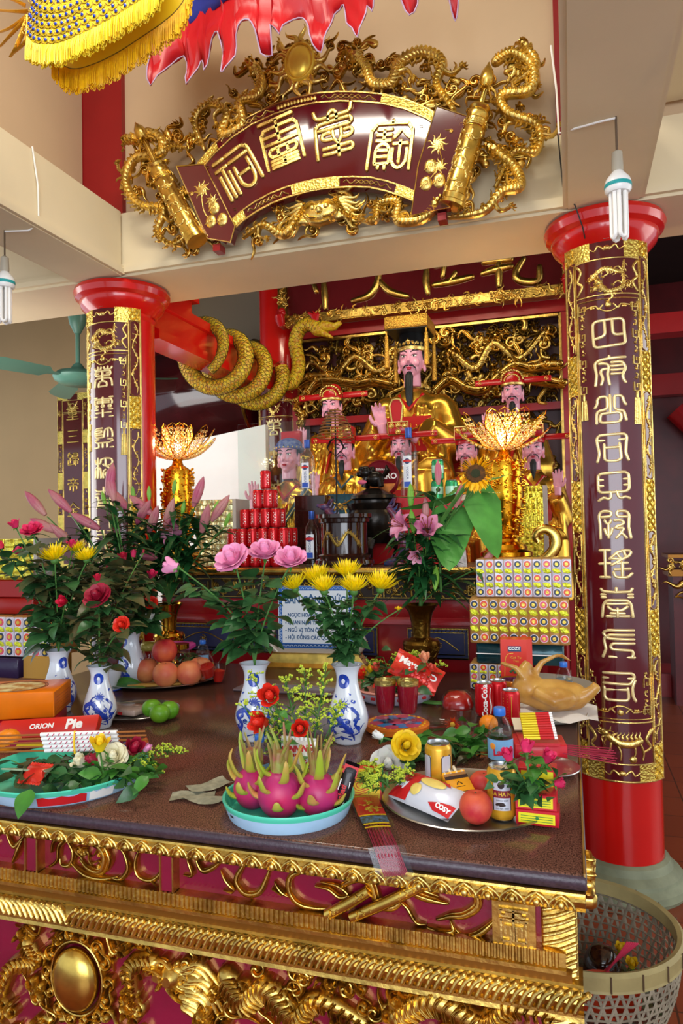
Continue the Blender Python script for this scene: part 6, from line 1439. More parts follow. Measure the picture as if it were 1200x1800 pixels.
def flower(kind,label,bloom,root,color='red',s=.06,face=(0,-.3,1),group=None,leaves=10,lsize=.06,seed=0,leafm=None,bend=.3,cat='flower',openness=.5,lr=(.25,.9)):
    rng=random.Random(seed*7+int(bloom[0]*100));root=V(root);bl=V(bloom)
    t=thing({'rose':'rose','mum':'chrysanthemum','lily':'lily','bud':'rose_bud','sun':'sunflower'}[kind],label,cat,root,0,group)
    d=V(face).normalized();B=bl-root
    # stem curve
    P=[]
    for i in range(9):
        q=i/8;p=B*q+V((0,0,1))*0;p=V((B.x*(q**(1+bend)),B.y*(q**(1+bend)),B.z*(q**(1-bend*.3))));P.append(p)
    P[-1]=B-d*s*.1
    sr={'sun':.009,'rose':.0028,'mum':.0026,'lily':.0035,'bud':.002}[kind]
    MB().tube(P,sr,6).build('stem',STEM,t)
    lf=MB();lm=leafm or LEAF
    for i in range(leaves):
        q=rng.uniform(*lr);k=min(7,int(q*8));p=P[k].lerp(P[k+1],q*8-k);a=rng.uniform(0,2*pi);el=rng.uniform(-.3,.7)
        dd=V((cos(a)*cos(el),sin(a)*cos(el),sin(el)))
        L=lsize*rng.uniform(.7,1.25)
        if kind in('rose','bud'):
            e=p+dd*L*.6;lf.tube([p,p.lerp(e,.5)+V((0,0,L*.05)),e],.0009,4,cap=False)
            leaf(lf,e,dd,L*1.15,L*.8,.15,rng.uniform(.1,.6),rng.uniform(-.6,.6))
            for sg in(-1,1):x_,y_,z_=frame(dd);leaf(lf,e-dd*L*.2,dd*.5+x_*sg,L*.75,L*.48,.15,rng.uniform(.1,.5),rng.uniform(-.5,.5))
        elif kind=='mum':
            leaf(lf,p,dd,L*1.4,L*1.0,.2,.4,rng.uniform(-.5,.5))
            for sg in(-1,1):x_,y_,z_=frame(dd);leaf(lf,p+dd*L*.35,dd+x_*sg*1.1,L*.6,L*.4,.1,.3)
        elif kind=='lily':
            dd=V((cos(a),sin(a),rng.uniform(.1,1.2)));leaf(lf,p,dd,L*2.2,L*.5,.3,rng.uniform(.3,.9),n=6)
        else:leaf(lf,p,dd,L*2.0,L*1.7,.1,.5,heart=1,n=7)
    if leaves:lf.build('foliage',lm,t)
    M_=orient(B,d)
    if kind=='rose' or kind=='bud':
        mb=rose_bloom(M_,s,openness,rng);mb.build('bloom',PET[color],t);c=MB();calyx(c,M_,s);c.build('calyx',LEAFL,t)
    elif kind=='mum':
        mb=MB()
        for k,(nn,op,L)in enumerate(((22,1.2,1.0),(20,.95,.95),(18,.7,.85),(14,.45,.7),(9,.2,.55))):
            for i in range(nn):
                a=i/nn*2*pi+k*.3;o_=op+rng.uniform(-.12,.12);dr=V((sin(o_)*cos(a),sin(o_)*sin(a),cos(o_)));R3=M_.to_3x3()
                leaf(mb,M_ @ V((.1*s*cos(a),.1*s*sin(a),.05*s)),R3 @ dr,L*s*rng.uniform(.88,1.1),s*.2,.5,-.35*op,n=4)
        mb.build('bloom',PET[color],t);MB().ell(tuple(M_ @ V((0,0,0))),(s*.25,)*3,10,6).build('calyx',STEM,t)
    elif kind=='sun':
        mb=MB();R3=M_.to_3x3()
        for k in range(3):
            for i in range(19):
                a=i/19*2*pi+k*.11;o_=1.42-.17*k;dr=V((sin(o_)*cos(a),sin(o_)*sin(a),cos(o_)));leaf(mb,M_ @ V((.42*s*cos(a),.42*s*sin(a),.02*s)),R3 @ dr,s*rng.uniform(.55,.66),s*.2,.2,.15,rng.uniform(-.3,.3),n=4)
        mb.build('ray_petals',PET['sun'],t)
        MB().lathe([(0,.06*s),(.2*s,.09*s),(.42*s,.1*s),(.5*s,.05*s),(.5*s,-.02*s),(0,-.05*s)],28,M=M_).build('seed_disc',mat('sunflower_disc','3A2410',.8,0,1,300,.5,60,col2='6A4010'),t)
        MB().lathe([(0,.1*s),(.2*s,.1*s),(.24*s,.085*s)],20,M=M_ @ Matrix.Translation((0,0,.012*s))).build('disc_centre',mat('sunflower_centre','2A3014',.8,0,1,300),t)
        c=MB();
        for i in range(12):a=i*.52;leaf(c,M_ @ V((0,0,-.04*s)),R3 @ V((cos(a),sin(a),-.1)),s*.72,s*.25,.1,.2,n=3)
        c.build('calyx',SUNL,t)
    elif kind=='lily':
        R3=M_.to_3x3()
        if openness>.3:
            mb=MB()
            for i in range(6):
                a=i*pi/3;rows=[]
                for k in range(7):
                    q=k/6;o_=.25+.5*openness+q*q*1.7*openness;rr=s*(.08+.62*q*sin(.25+.55*openness)+.28*openness*q**2.2);zz=s*(q*1.05-openness*.75*q**2.6);wd=s*(.24 if i%2 else .18)*sin(pi*min(.97,.12+q*.86))
                    row=[]
                    for j in(-1,-.5,0,.5,1):row.append(tuple(M_ @ V((rr*cos(a)-wd*j*sin(a),rr*sin(a)+wd*j*cos(a),zz+abs(j)*wd*.25))))
                    rows.append(row)
                mb.loft(rows,False,False,closed=False)
            mb.build('petals',LILY,t);st_=MB()
            for i in range(6):a=i*pi/3+.5;e=M_ @ V((.2*s*cos(a),.2*s*sin(a),.85*s));st_.tube([M_ @ V((0,0,.1*s)),e],s*.012,5);st_.ell(e,s*.035,6,4)
            st_.build('stamens',mat('stamen_rust','8A3A1A',.6),t)
        else:
            mb=MB()
            for i in range(3):a=i*2.09;mb.tube([tuple(M_ @ V((.05*s*cos(a)*sin(pi*k/6)*1.2,.05*s*sin(a)*sin(pi*k/6)*1.2,s*1.25*k/6)))for k in range(7)],[s*(.03+.11*sin(pi*min(1,.15+.8*k/6)))if k<6 else s*.02 for k in range(7)],8)
            mb.build('bud',LBUDG if color=='green' else LBUD,t)
    return t
def PX(px,py,Y):return at(px,py,Y=Y)
# pale pink roses in the centre-left vase
m1=p1+V((0,0,.235));G='pale pink roses'
for i,(bx,by,dy,s,f_,op)in enumerate(((412,988,-.02,.062,(-.2,-.8,.8),.62),(467,978,.03,.062,(.1,-.5,1),.5),(511,990,0,.058,(.2,-.6,1),.5),(312,998,-.05,.055,(-1,-.3,.25),.3))):
    lb=['pale pink rose, fully open, second from the left','pale pink rose at the middle top of its vase','pale pink rose leaning right beside the chrysanthemums','pale pink rose leaning far left on a bare stem'][i]
    flower('rose',lb,PX(bx,by,p1.y+dy),m1,'pink',s*1.05,f_,G,17,.068,i,None,.35 if i<3 else .6,openness=op,lr=(.12,.75))
# yellow chrysanthemums
m2=p2+V((0,0,.235));G='yellow chrysanthemums in the centre vase'
for i,(bx,by,dy,s)in enumerate(((519,1036,-.02,.05),(556,1024,.05,.056),(570,1040,-.05,.052),(610,1014,.05,.055),(622,1040,-.05,.055),(668,1036,0,.056))):
    lb=['yellow chrysanthemum at the far left of the centre vase','yellow chrysanthemum rear left of the cluster','yellow chrysanthemum front left of the cluster','yellow chrysanthemum at the top of the cluster','yellow chrysanthemum front right of the cluster','yellow chrysanthemum standing alone at the right'][i]
    flower('mum',lb,PX(bx,by,p2.y+dy),m2,'mum',s,((bx-590)/300,-.25,1),G,30,.038,i,None,.25,lr=(.1,.85))
flower('bud','tiny green chrysanthemum bud on a side stem at the right',PX(700,1072,p2.y),m2,'yellow',.014,(0,0,1),None,5,.025,9,LEAFL,.5)
# red roses in the left vases
m3=p3+V((0,0,.205));m4=p4+V((0,0,.225));m5=p5+V((0,0,.225))
RR=[(174,1052,m3,-.03,'deep',.066,.7,(0,-.9,.8),'large dark red rose above the vase by the orange box'),(216,1100,m3,-.02,'orange',.044,.55,(.1,-1,.4),'small bright red rose at the right of the rose bunch'),
      (28,927,m4,.0,'hot',.042,.4,(-.2,-.4,1),'hot pink rose at the top far left'),(58,936,m4,-.05,'hot',.05,.6,(.1,-.6,1),'hot pink open rose beside the top left one'),(3,965,m4,0,'red',.04,.3,(-.6,0,1),'red rose cut by the left edge of the frame'),(37,974,m4,0,'hot',.04,.4,(-.2,-.6,.8),'hot pink rose low at the left'),
      (128,962,m4,.1,'hot',.04,.3,(0,-.3,1),'pink bud behind the yellow chrysanthemums'),(172,1020,m3,.1,'red',.036,.25,(0,-.3,1),'red bud standing left of the buds in the middle'),(217,984,m5,0,'red',.045,.25,(0,-.2,1),'red rosebud in the middle of the leafy bunch'),(234,979,m5,0,'hot',.04,.2,(.1,0,1),'slim hot pink rosebud beside the red one'),(266,1015,m5,-.02,'hot',.044,.35,(.4,-.3,1),'hot pink rosebud at the right of the leafy bunch'),
      (232,1028,m5,0,'red',.03,.2,(.1,0,1),'small crimson bud low in the leafy bunch'),(115,1058,m4,-.1,'red',.04,.4,(0,-1,.3),'crimson rose deep in the dark foliage'),(265,1062,m5,.0,'orange',.04,.5,(.4,-.6,.5),'orange red rose low at the right of the bunch'),(264,1088,m5,-.05,'white',.036,.4,(.3,-.5,1),'small white rose right of the red bunch')]
for i,(bx,by,m_,dy,c,s,op,f_,lb)in enumerate(RR):
    flower('rose',lb,PX(bx,by,m_.y+dy),m_,c,s*(.8 if m_ is m3 else .95),f_,'roses in the left bunches',20,.07 if m_ is not m3 else .055,20+i,LEAFD if i%2 else LEAF,.35,openness=op,lr=(.05,.9))
for i,(bx,by,dy,s,lb)in enumerate(((96,985,-.05,.062,'large yellow chrysanthemum left of the pair'),(152,985,.05,.05,'yellow chrysanthemum right behind the large one'),(135,970,.12,.045,'yellow chrysanthemum farthest back at the left'))):
    flower('mum',lb,PX(bx,by,m4.y+dy),m4,'mum',s,(0,-.35,1),'yellow chrysanthemums at the left',6,.045,60+i,None,.3)
for i in range(7):flower('bud','green bud stem rising from the leafy rose bunch',PX(60+32*i,1010-(i*53)%40,2.5),(m3,m4,m5)[i%3],'deep',.016,(0,0,1),'small buds in the left bunches',26,.068,80+i,LEAFD,.4,openness=.1)
# lilies in the left brass vase
ml=pbl+V((0,0,.3));G='pink lilies and buds in the left brass vase'
LL=[(265,915,.0,.5,'open pale pink lily facing down left',(-.5,-.5,-.1),.11),(170,930,.0,.0,'p',(-1,0,.5),.1)]
BUD=[(268,905,(-1.0,-.3,.9)),(80,905,(-.55,-.2,.7)),(125,900,(-.7,-.3,.8)),(100,935,(-1,-.2,.5)),(175,930,(-.6,-.3,.4)),(200,880,(-.2,0,1)),(240,920,(.7,-.2,.8)),(262,935,(.6,-.3,1)),(290,925,(.5,-.2,1)),(245,975,(.9,-.4,-.1)),(340,890,(.4,0,1)),(355,935,(.5,-.4,1)),(372,915,(.8,0,1)),(130,1000-40,(-.3,-.4,.5)),(225,895,(-.6,0,.6)),(190,870,(.2,0,1))]
flower('lily','open pale pink lily facing left above the brass vase',PX(318,962-25,3.2),ml,'x',.13,(-.55,-.75,.35),G,16,.075,1,LILF,.3,openness=.7)
for i,(bx,by,f_)in enumerate(BUD):
    Y_=3.15 if bx>210 else 2.95
    rt=ml if bx>210 else m5+V((-.0,.0,0));lbl='pink lily bud %s'%(['pointing up left above the brass vase','tall one at the far left','slanting left over the column foot','long one stretched to the left','drooping dark one in front of the column','short one above the leafy bunch','slanting right in the middle','upright fat one in the middle','rising right of the middle','hanging to the right over the pink rose','high one below the lotus lamp','purple one at the right end','slim one rising beside the foil stack','small one low at the left','leaning left behind the leaves','thin one near the column board'][i])
    flower('lily',lbl,PX(bx,by,Y_),rt,'x',.125,f_,'lily buds at the left',14,.08,100+i,LILF,.3,openness=0)
for i,(bx,by)in enumerate(((125,905),(185,888),(202,880),(235,880),(262,880),(305,868),(345,885),(375,905),(395,925),(320,905))):
    flower('lily','green lily bud standing %s'%['over the left roses','before the column board','right of its twin bud','high beside the column','against the red column','right under the lotus lamp','below the lotus lamp to its right','near the foil stack','at the far right of the bunch','in the middle of the dark leaves'][i],PX(bx,by,3.15),ml if bx>200 else m5,'green',.06,((bx-260)/300,0,1),'green lily buds at the left',18,.085,130+i,LILF,.25,openness=0)
# right brass vase: sunflower, lilies
mr=pbr+V((0,0,.32));G='pink lilies in the right brass vase'
flower('sun','sunflower turned to the viewer with broad heart-shaped leaves',PX(836,833,2.92),mr,'sun',.08,(.0,-1,.25),None,0,.08,3,SUNL,.7)
t=bpy.data.objects['sunflower'];f=MB()
for(ax,ay,bx,by,L,W,ro)in((790,905,790,1010,.24,.23,0),(845,868,872,990,.24,.18,.2),(800,872,700,905,.26,.13,.3),(858,842,905,836,.1,.05,.4),(850,862,882,872,.08,.05,0),(815,850,780,880,.12,.09,.1),(760,870,690,880,.2,.1,0)):
    a=PX(ax,ay,3.14)-mr;b=PX(bx,by,3.04)-mr;x_,y_,z_=frame(b-a);leaf(f,a,b-a,(b-a).length,W,.12,.1,ro+pi,n=8,heart=1)
f.build('broad_leaves',SUNL,t);f=MB()
for pts in(((836,845),(828,870),(795,905),(770,940),(775,1040)),):f.tube([PX(x,y,3.12)-mr for x,y in pts],.006,8)
for ax,ay in((790,905),(840,850),(800,870),(760,870)):f.tube([PX(ax,ay,3.08)-mr,PX(800,900,3.1)-mr],.003,5)
f.build('leaf_stalks',STEM,t)
for i,(bx,by,s,f_,op,lb)in enumerate(((715,915,.1,(-.7,-.8,.3),.85,'open pink lily facing left with spreading petals'),(752,930,.12,(.1,-.7,.6),.55,'half open pink lily right of the fully open one'),(735,960,.07,(-.1,-1,-.4),.5,'small curled pink lily hanging below'),)):
    flower('lily',lb,PX(bx,by+12,3.05),mr,'x',s,f_,G,12,.07,150+i,LILF,.3,openness=op)
for i,(bx,by,c,f_,lb)in enumerate(((748,905,'x',(0,0,1),'purple pink lily bud between the open lilies'),(727,925,'green',(-.1,0,1),'yellow green lily bud beside the open lilies'),(766,985,'green',(0,-.4,-1),'pale lily bud hanging down over the brass vase'),(722,880,'green',(.0,0,1),'green lily bud rising by the censer'),(770,800+40,'x',(0,0,1),'tall pale pink lily bud in front of the green cans'),(845,985,'x',(.6,-.2,.8),'pink lily bud leaning right over the sweets'),(800,880,'x',(.3,0,1),'pink lily bud behind the sunflower leaves'))):
    flower('lily',lb,PX(bx,by+12,3.08),mr,c,.085,f_,'lily buds at the right',20,.08,160+i,LILF,.3,openness=0)
# ------------------------------------------------------------------ things laid out on the offering table
CLR=thin_glass('clear_thin_glass','F2F6F6');PLA=thin_glass('clear_plastic','F4F7F8',.4,.1)
STL=mat('stainless_tray','B4B4B0',.3,1,.08,30,.05,10);TURQ=mat('turquoise_enamel','4FC8A8',.3);PALEB=mat('pale_blue_enamel','A9CDE8',.35,0,0,1,.05,20)
def plate(label,c,r,m=STL,h=.018,cat='plate',n=48,sx=1,name='round_tray'):
    t=thing(name,label,cat,c)
    MB().lathe([(0,0),(r*.72,0),(r*.8,.003),(r*.97,h-.003),(r,h),(r*.985,h+.002),(r*.95,h-.002),(r*.79,.006),(r*.7,.0035),(0,.0035)],n,sx=sx).build('dish',m,t,sharp=40);return t
def tub(label,c,r,h,patches=()):
    t=thing('enamel_basin',label,'basin',c)
    MB().lathe([(0,0),(r*.9,0),(r*.92,.004),(r*.985,h-.012)],56,cap=False).build('outer_wall',PALEB,t)
    MB().lathe([(r*.985,h-.014),(r*1.0,h-.008),(r*1.01,h-.003),(r*1.0,h),(r*.97,h-.002),(r*.955,h-.008),(r*.89,.008),(0,.006)],56,cap=False).build('turquoise_rim',TURQ,t)
    for a0,a1,m,z0,z1 in patches:
        f=MB();R=[]
        for i in range(9):
            a=radians(a0+(a1-a0)*i/8);R.append([((r*(.92+.065*z/(h-.012))+.0008)*sin(a),-(r*(.92+.065*z/(h-.012))+.0008)*cos(a),z)for z in(z0,z1+.003*sin(i*2))])
        f.loft(R,False,False,closed=False);f.build('printed_patch',m,t)
    return t
tc_=at(493,1440,Z=ZT);tcx,tcy=tc_.x,1.602
tub('turquoise and pale blue enamel basin holding three dragon fruits',(tcx,tcy,ZT),.156,.044,[(-40,-34,TXD,.02,.024)])
sp=at(818,1420,Z=ZT);spx,spy=sp.x,1.752
plate('large stainless tray at the front right with can, peach and biscuits',(spx,spy,ZT),.205)
le=at(190,1384,Z=1.03);lx,ly=le.x-.215,1.64
tub('turquoise rimmed enamel basin cut by the left edge, full of packets and roses',(lx,ly,ZT),.215,.044,[(20,52,TXR,.006,.028),(54,72,WHITE,.006,.028),(-22,-12,mat('pink_print','D83A6A',.4),.008,.02)])
ppx,ppy=at(285,1195,Z=ZT).x,2.9
plate('wide stainless tray of peaches behind the limes',(ppx,ppy,ZT),.27)
lpx,lpy=at(252,1252,Z=ZT).x,2.32
plate('oval steel dish with three limes and a paper packet',(lpx,lpy,ZT),.15,STL)
q_=at(945,1200,Z=ZT);plate('white oval platter under the stack of wrapped sweets',(q_.x+.0,3.04,ZT-.001),.275,mat('pale_melamine','C9C4B4',.35),.02,sx=.9)
q_=at(965,1262,Z=ZT);ckx,cky=q_.x,2.62;plate('pale platter under the boiled chicken',(ckx,cky,ZT),.13,mat('pale_melamine','C9C4B4',.35),.02)
t=thing('sheet_paper','crumpled white paper sheet under the chicken','paper',(ckx,cky,ZT+.02));f=MB();rng=random.Random(4)
f.loft([[(x,y,.006+.012*sin(x*40+y*30)*rng.uniform(.5,1))for x in[i*.03-.17 for i in range(12)]]for y in[j*.03-.13 for j in range(9)]],False,False,closed=False);f.build('sheet',mat('white_paper','E6E4E0',.6),t)
# boiled chicken
t=thing('boiled_chicken','whole boiled yellow chicken lying on paper on the platter','chicken',(ckx,cky,ZT+.024))
f=MB();f.ell((.01,0,.05),(.1,.065,.052),20,14);f.ell((-.06,0,.065),(.06,.05,.05),16,10);f.ell((.07,0,.05),(.055,.05,.045));f.ell((.03,-.05,.05),(.06,.03,.035));f.tube([(-.04,-.05,.07),(.02,-.075,.045),(.07,-.06,.06)],[.022,.02,.012],10)
f.tube([(-.07,.0,.09),(-.075,.0,.13),(-.06,.01,.15)],[.035,.022,.018],10);f.tube([(.1,-.02,.05),(.135,-.02,.075),(.15,-.02,.095)],[.026,.018,.016],8)
f.tube([(-.05,.02,.1),(-.02,.03,.15),(.03,.03,.175)],[.016,.01,.007],8);f.tube([(-.07,-.02,.1),(-.1,-.03,.14),(-.15,-.03,.155)],[.016,.01,.007],8)
for i in range(4):f.tube([(.03,.03,.175),(.05+.01*i,.02+.01*i,.18-.01*i)],[.006,.003],6)
o=f.build('body',mat('boiled_skin','C99A4A',.38,0,.3,60,.15,14,col2='A8742E',coat=.3,sss=.1),t);remesh(o,.006,4);t.scale=(1.08,1.08,1.08)
# cans
BIA=mat('can_gold','D9A22A',.28,.45,0,1,.1,20);LB=mat('can_label_silver','C9CBD6',.35,.3)
def bia_txt(t,r,h):
    q=cyl(r+.0003);f=MB();R=[]
    for v in(h*.22,h*.8):R.append([q(u*.001,v,0)for u in range(-8,33,3)])
    f.loft(R,False,False,closed=False);f.build('white_label',LB,t)
    f=MB();f.ribbon([(-.008,h*.22),(-.008,h*.8),(.032,h*.8),(.032,h*.22)],.0009,.0004,q,FLATP,0,0,False,True);f.build('label_border',TXD,t)
    f=MB();R=[[cyl(r+.0006)(u*.001,v,0)for u in range(-8,33,3)]for v in(h*.46,h*.6)];f.loft(R,False,False,closed=False);f.build('maroon_band',mat('maroon_print','7A1626',.4),t)
    text('BIA HA NOI',.0115,lambda u,v,d:cyl(r)(u+.014,v+h*.53,d+.0009),.0001,TXG,'lettering',t,bold=.0003)
    text('HANOI BEER',.0045,lambda u,v,d:cyl(r)(u+.012,v+h*.41,d+.0007),.0001,TXD,'small_lettering',t)
    text('ALC 4.6%  330ml',.004,lambda u,v,d:cyl(r)(u+.012,v+h*.26,d+.0007),.0001,TXD,'small_lettering',t)
    f=MB();dome(f,lambda u,v,d:cyl(r+.0006)(u,v,d),.01,h*.7,.008,.0005);f.ribbon([(0,h*.33),(.01,h*.35),(.018,h*.33),(.008,h*.32)],.003,.0004,lambda u,v,d:cyl(r+.0006)(u,v,d),FLATP,0,2);f.build('emblem',TXD,t)
p=at(882,1446,Z=ZT+.006);can((p.x-.002,p.y+.033,ZT+.006),'gold beer can with white label standing on the front tray',BIA,None,.033,.117,-.25,bia_txt)
def bia2(t,r,h):
    for s_ in(-1,1):
        f=MB();R=[[cyl(r+.0003)(u*.001+s_*.028,v,0)for u in range(-14,15,4)]for v in(.01,h*.75)];f.loft(R,False,False,closed=False);f.build('white_label',LB,t)
        f=MB();f.ribbon([(s_*.028-.014,.01),(s_*.028-.014,h*.7),(s_*.028-.009,h*.76),(s_*.028+.009,h*.76),(s_*.028+.014,h*.7),(s_*.028+.014,.01)],.0012,.0005,cyl(r),FLATP,0,0,False);f.build('label_border',TXD,t)
p=at(770,1382,Z=ZT+.03);can((p.x,p.y+.01,ZT+.028),'gold beer can half buried in green leaves behind the cigarette pack',BIA,None,.033,.108,.0,bia2)
p=at(850,1262,Z=ZT);o=can((p.x,p.y+.033,ZT),'red cola can with white script in front of the sweets stack',CANR,None,.033,.118,.35)
q=cyl(.033);R_=Matrix.Rotation(radians(82),4,'Z')
def ccmap(u,v,d):return cyl(.033)(-v*1.0-.006,u+.06,d+.0004)
text('Coca-Cola',.026,ccmap,.0002,TXW,'lettering',o,bold=.0009)
f=MB();f.ribbon([(.014,.014),(.018,.04),(.012,.07),(.016,.104)],lambda q:.0022+.001*sin(q*6),.0006,cyl(.033),FLATP,0,4,False);f.build('white_wave',TXW,o)
can((p.x+.042,p.y+.085,ZT),'red cola can hidden behind the one with white script',CANR,None,.033,.118,2)
p=at(897,1278,Z=ZT);o=can((p.x,p.y+.033,ZT),'red can with small print left of the chicken',CANR,None,.031,.118,-.2)
f=MB();q=cyl(.031)
for i in range(9):f.ribbon([(-.02,.1-.009*i),(-.0,.1-.009*i)],.0016 if i%3 else .0006,.0004,q,FLATP,0,0,False)
f.ribbon([(.011,.02),(.011,.1)],.0008,.0004,q,FLATP,0,0,False);f.build('print',TXG,o)
# water bottles
BCAP=mat('bottle_cap_plastic','2E6CC8',.35);BLAB=mat('water_label_blue','7FB4E0',.4,0,0,1,.1,20)
def water(label,x,y,z,h=.2,rz=0,r=.032):
    t=thing('water_bottle',label,'bottle',(x,y,z),rz);k=h/.2
    pr=[(0,.0),(r*.8,0),(r,.008),(r*.96,.03*k),(r,.036*k),(r,.12*k),(r*.95,.135*k),(r*.7,.16*k),(r*.42,.176*k),(r*.4,.182*k)]
    MB().lathe(pr,28).build('clear_body',PLA,t);MB().lathe([(rr*.95,zz)for rr,zz in pr[:6]]+[(0,.12*k)],24).build('water',thin_glass('water_tint','DCEAF0',.3),t)
    MB().lathe([(r*.44,.176*k),(r*.47,.178*k),(r*.47,.196*k),(r*.43,.2*k),(0,.2*k)],24).build('cap',BCAP,t)
    f=MB();R=[[cyl(r*1.005)((u-20)*r*.075,v,0)for u in range(41)]for v in(.05*k,.11*k)];f.loft(R,False,False,closed=False);f.build('paper_label',BLAB,t)
    text('LaVie',.026*k,lambda u,v,d:cyl(r*1.005)(u+.006,v+.075*k+u*.15,d+.0004),.0002,mat('label_red','D0203A',.4),'lettering',t,bold=.0009)
    f=MB();dome(f,cyl(r*1.006),-.022,.09*k,.009,.0006);f.build('fruit_print',mat('orange_dot','F09A3A',.4),t);return t
p=at(878,1368,Z=ZT);water('clear plastic water bottle with blue cap standing behind the gold beer can',p.x,p.y+.04,ZT,.178,.1,.034)
p=at(992,1228,Z=ZT+.02);water('small water bottle with bright blue cap behind the chicken',p.x,cky+.16,ZT+.012,.155,.15,.03)
p=at(343,1185,Z=ZT+.01);water('small water bottle with blue cap behind the peaches',p.x,3.08,ZT+.008,.15,0,.032)
p=at(408,1400,Z=ZT+.01);water('water bottle with blue cap squeezed behind the left dragon fruit',tcx-.095,tcy+.045,ZT+.012,.15,0,.026)
# fruit
def fruit(name,label,x,y,z,r,m,group=None,sy=1,dent=.2,stem=False,cat='fruit',rz=0):
    t=thing(name,label,cat,(x,y,z),rz,group);f=MB();R=[]
    n,k=28,18
    for j in range(k+1):
        a=-pi/2+pi*j/k;rr=r*cos(a)*(1+.03*sin(a));zz=r*sin(a)*sy
        if a>.9:zz-=dent*r*((a-.9)/.67)**2
        if a<-1.1:zz+=.1*r*((-a-1.1)/.47)**2
        R.append([(max(rr,.0002)*cos(2*pi*i/n)*(1-(.05 if i==0 and dent>.1 else 0)),max(rr,.0002)*sin(2*pi*i/n),zz+r*sy*.93)for i in range(n)])
    f.loft(R);f.build('fruit_body',m,t)
    MB().tube([(0,0,r*sy*(1.9-dent)),(.002,0,r*sy*(1.93-dent*.6))],.002,6).build('stem',mat('dry_stem','6A5030',.7),t);return t
PCH=mat('peach_skin','B8222E',.5,0,.1,300,0,14,col2='D8643A');PCH2=mat('pale_peach_skin','C85A44',.5,0,.1,300,0,10,col2='D98A50');LIM=mat('lime_rind','6A9A1E',.35,0,.3,120,.15,8,col2='4A8A1A');ORG=mat('orange_rind','F08A12',.4,0,.4,140)
p=at(833,1458,Z=ZT+.006);fruit('peach','large red peach at the front of the tray',p.x,p.y+.038,ZT+.006,.037,PCH,None,1.02,.25,rz=2)
p=at(850,1400,Z=ZT+.02);fruit('peach','red and yellow peach hidden behind the front one',p.x+.0,p.y+.0,ZT+.012,.036,PCH,None,1,.25)
r=.056;z=ZT+.006
for i,(px,dy,zz,lb)in enumerate(((257,.02,0,'peach at the left of the pile under the glass jar'),(291,-.05,0,'front middle peach of the pile'),(333,.0,0,'front right peach of the pile'),(352,.09,0,'peach at the right end of the pile behind'),(290,.04,.085,'top peach resting on the others'))):
    x=at(px,1190,Y=2.8+dy).x;fruit('peach',lb,x,2.8+dy,z+zz,r,PCH2 if i<4 else PCH,'peaches piled on the tray',1,.2,rz=i)
for i,(px,py,dy,lb)in enumerate(((267,1262,.03,'lime at the rear left of the three'),(297,1262,.02,'lime at the right of the three'),(281,1272,-.03,'lime at the front of the three'))):
    x=at(px,py,Y=2.25+dy).x;fruit('lime',lb,x,2.25+dy,ZT+.006,.036,LIM,'limes on the steel dish',.9,.05,rz=i)
p=at(856,1300,Z=ZT);fruit('orange','orange tucked among the leaves left of the water bottle',p.x,p.y+.05,ZT+.01,.03,ORG,None,.95,.05)
p=at(6,1318,Z=1.045);fruit('orange','orange at the left edge below the orange box',p.x-.01,p.y+.03,1.03,.036,ORG,None,.95,.05)
# dragon fruits
DRG=mat('dragon_fruit_skin','C8205A',.4,0,.2,30,0,9,col2='9A2A6A');BRC=mat('dragon_fruit_scale','9AB030',.45,0,.2,40,0,12,col2='C88A50')
for i,(dx,dy,r,sd,lb)in enumerate(((-.085,-.02,.046,1,'left dragon fruit with a long curled brown tip'),(.0,-.055,.052,2,'middle dragon fruit, the largest, at the front of the basin'),(.083,-.025,.048,3,'right dragon fruit beside the chocolate wrapper'))):
    t=thing('dragon_fruit',lb,'fruit',(tcx+dx,tcy+dy,ZT+.008),sd*1.3,'dragon fruits in the front basin');rng=random.Random(sd)
    MB().ell((0,0,r*1.0),(r,r,r*1.08),24,16).build('fruit_body',DRG,t)
    f=MB();g=MB()
    for k in range(13):
        a=k*2.4;el=-.5+k*.13;b=V((r*cos(el)*cos(a),r*cos(el)*sin(a),r+r*1.08*sin(el)));out=V((cos(a),sin(a),0));L=.022+.0042*k*rng.uniform(.5,1.4)
        P=[b-out*.008,b+out*.008+V((0,0,.2*L)),b+out*(.014+.12*L)+V((0,0,.7*L)),b+out*(.02+.25*L*rng.uniform(-.3,1))+V((0,0,L))]
        f.tube(crom([tuple(p)for p in P],3),[.012*(1-q/9)**.7*(1+.2*(k<5))+.0012 for q in range(10)],8,flat=.45)
    for k in range(7):
        a=k*.95;L=rng.uniform(.06,.115);P=[(.012*cos(a),.012*sin(a),r*1.9),(.018*cos(a),.018*sin(a),r*1.9+L*.5),(.03*cos(a+.4)*rng.uniform(.6,1.6),.03*sin(a+.4),r*1.9+L)];g.tube(crom(P,3),[.009-.0011*q for q in range(7)],8,flat=.5)
    g.tube([(0,0,r*1.7),(0,0,r*1.9+.05)],[.022,.016],10)
    f.build('green_scales',BRC,t);g.build('withered_crown',mat('dragon_fruit_crown','8A9A3A',.5,0,.3,30,0,25,col2='9A5A4A'),t)
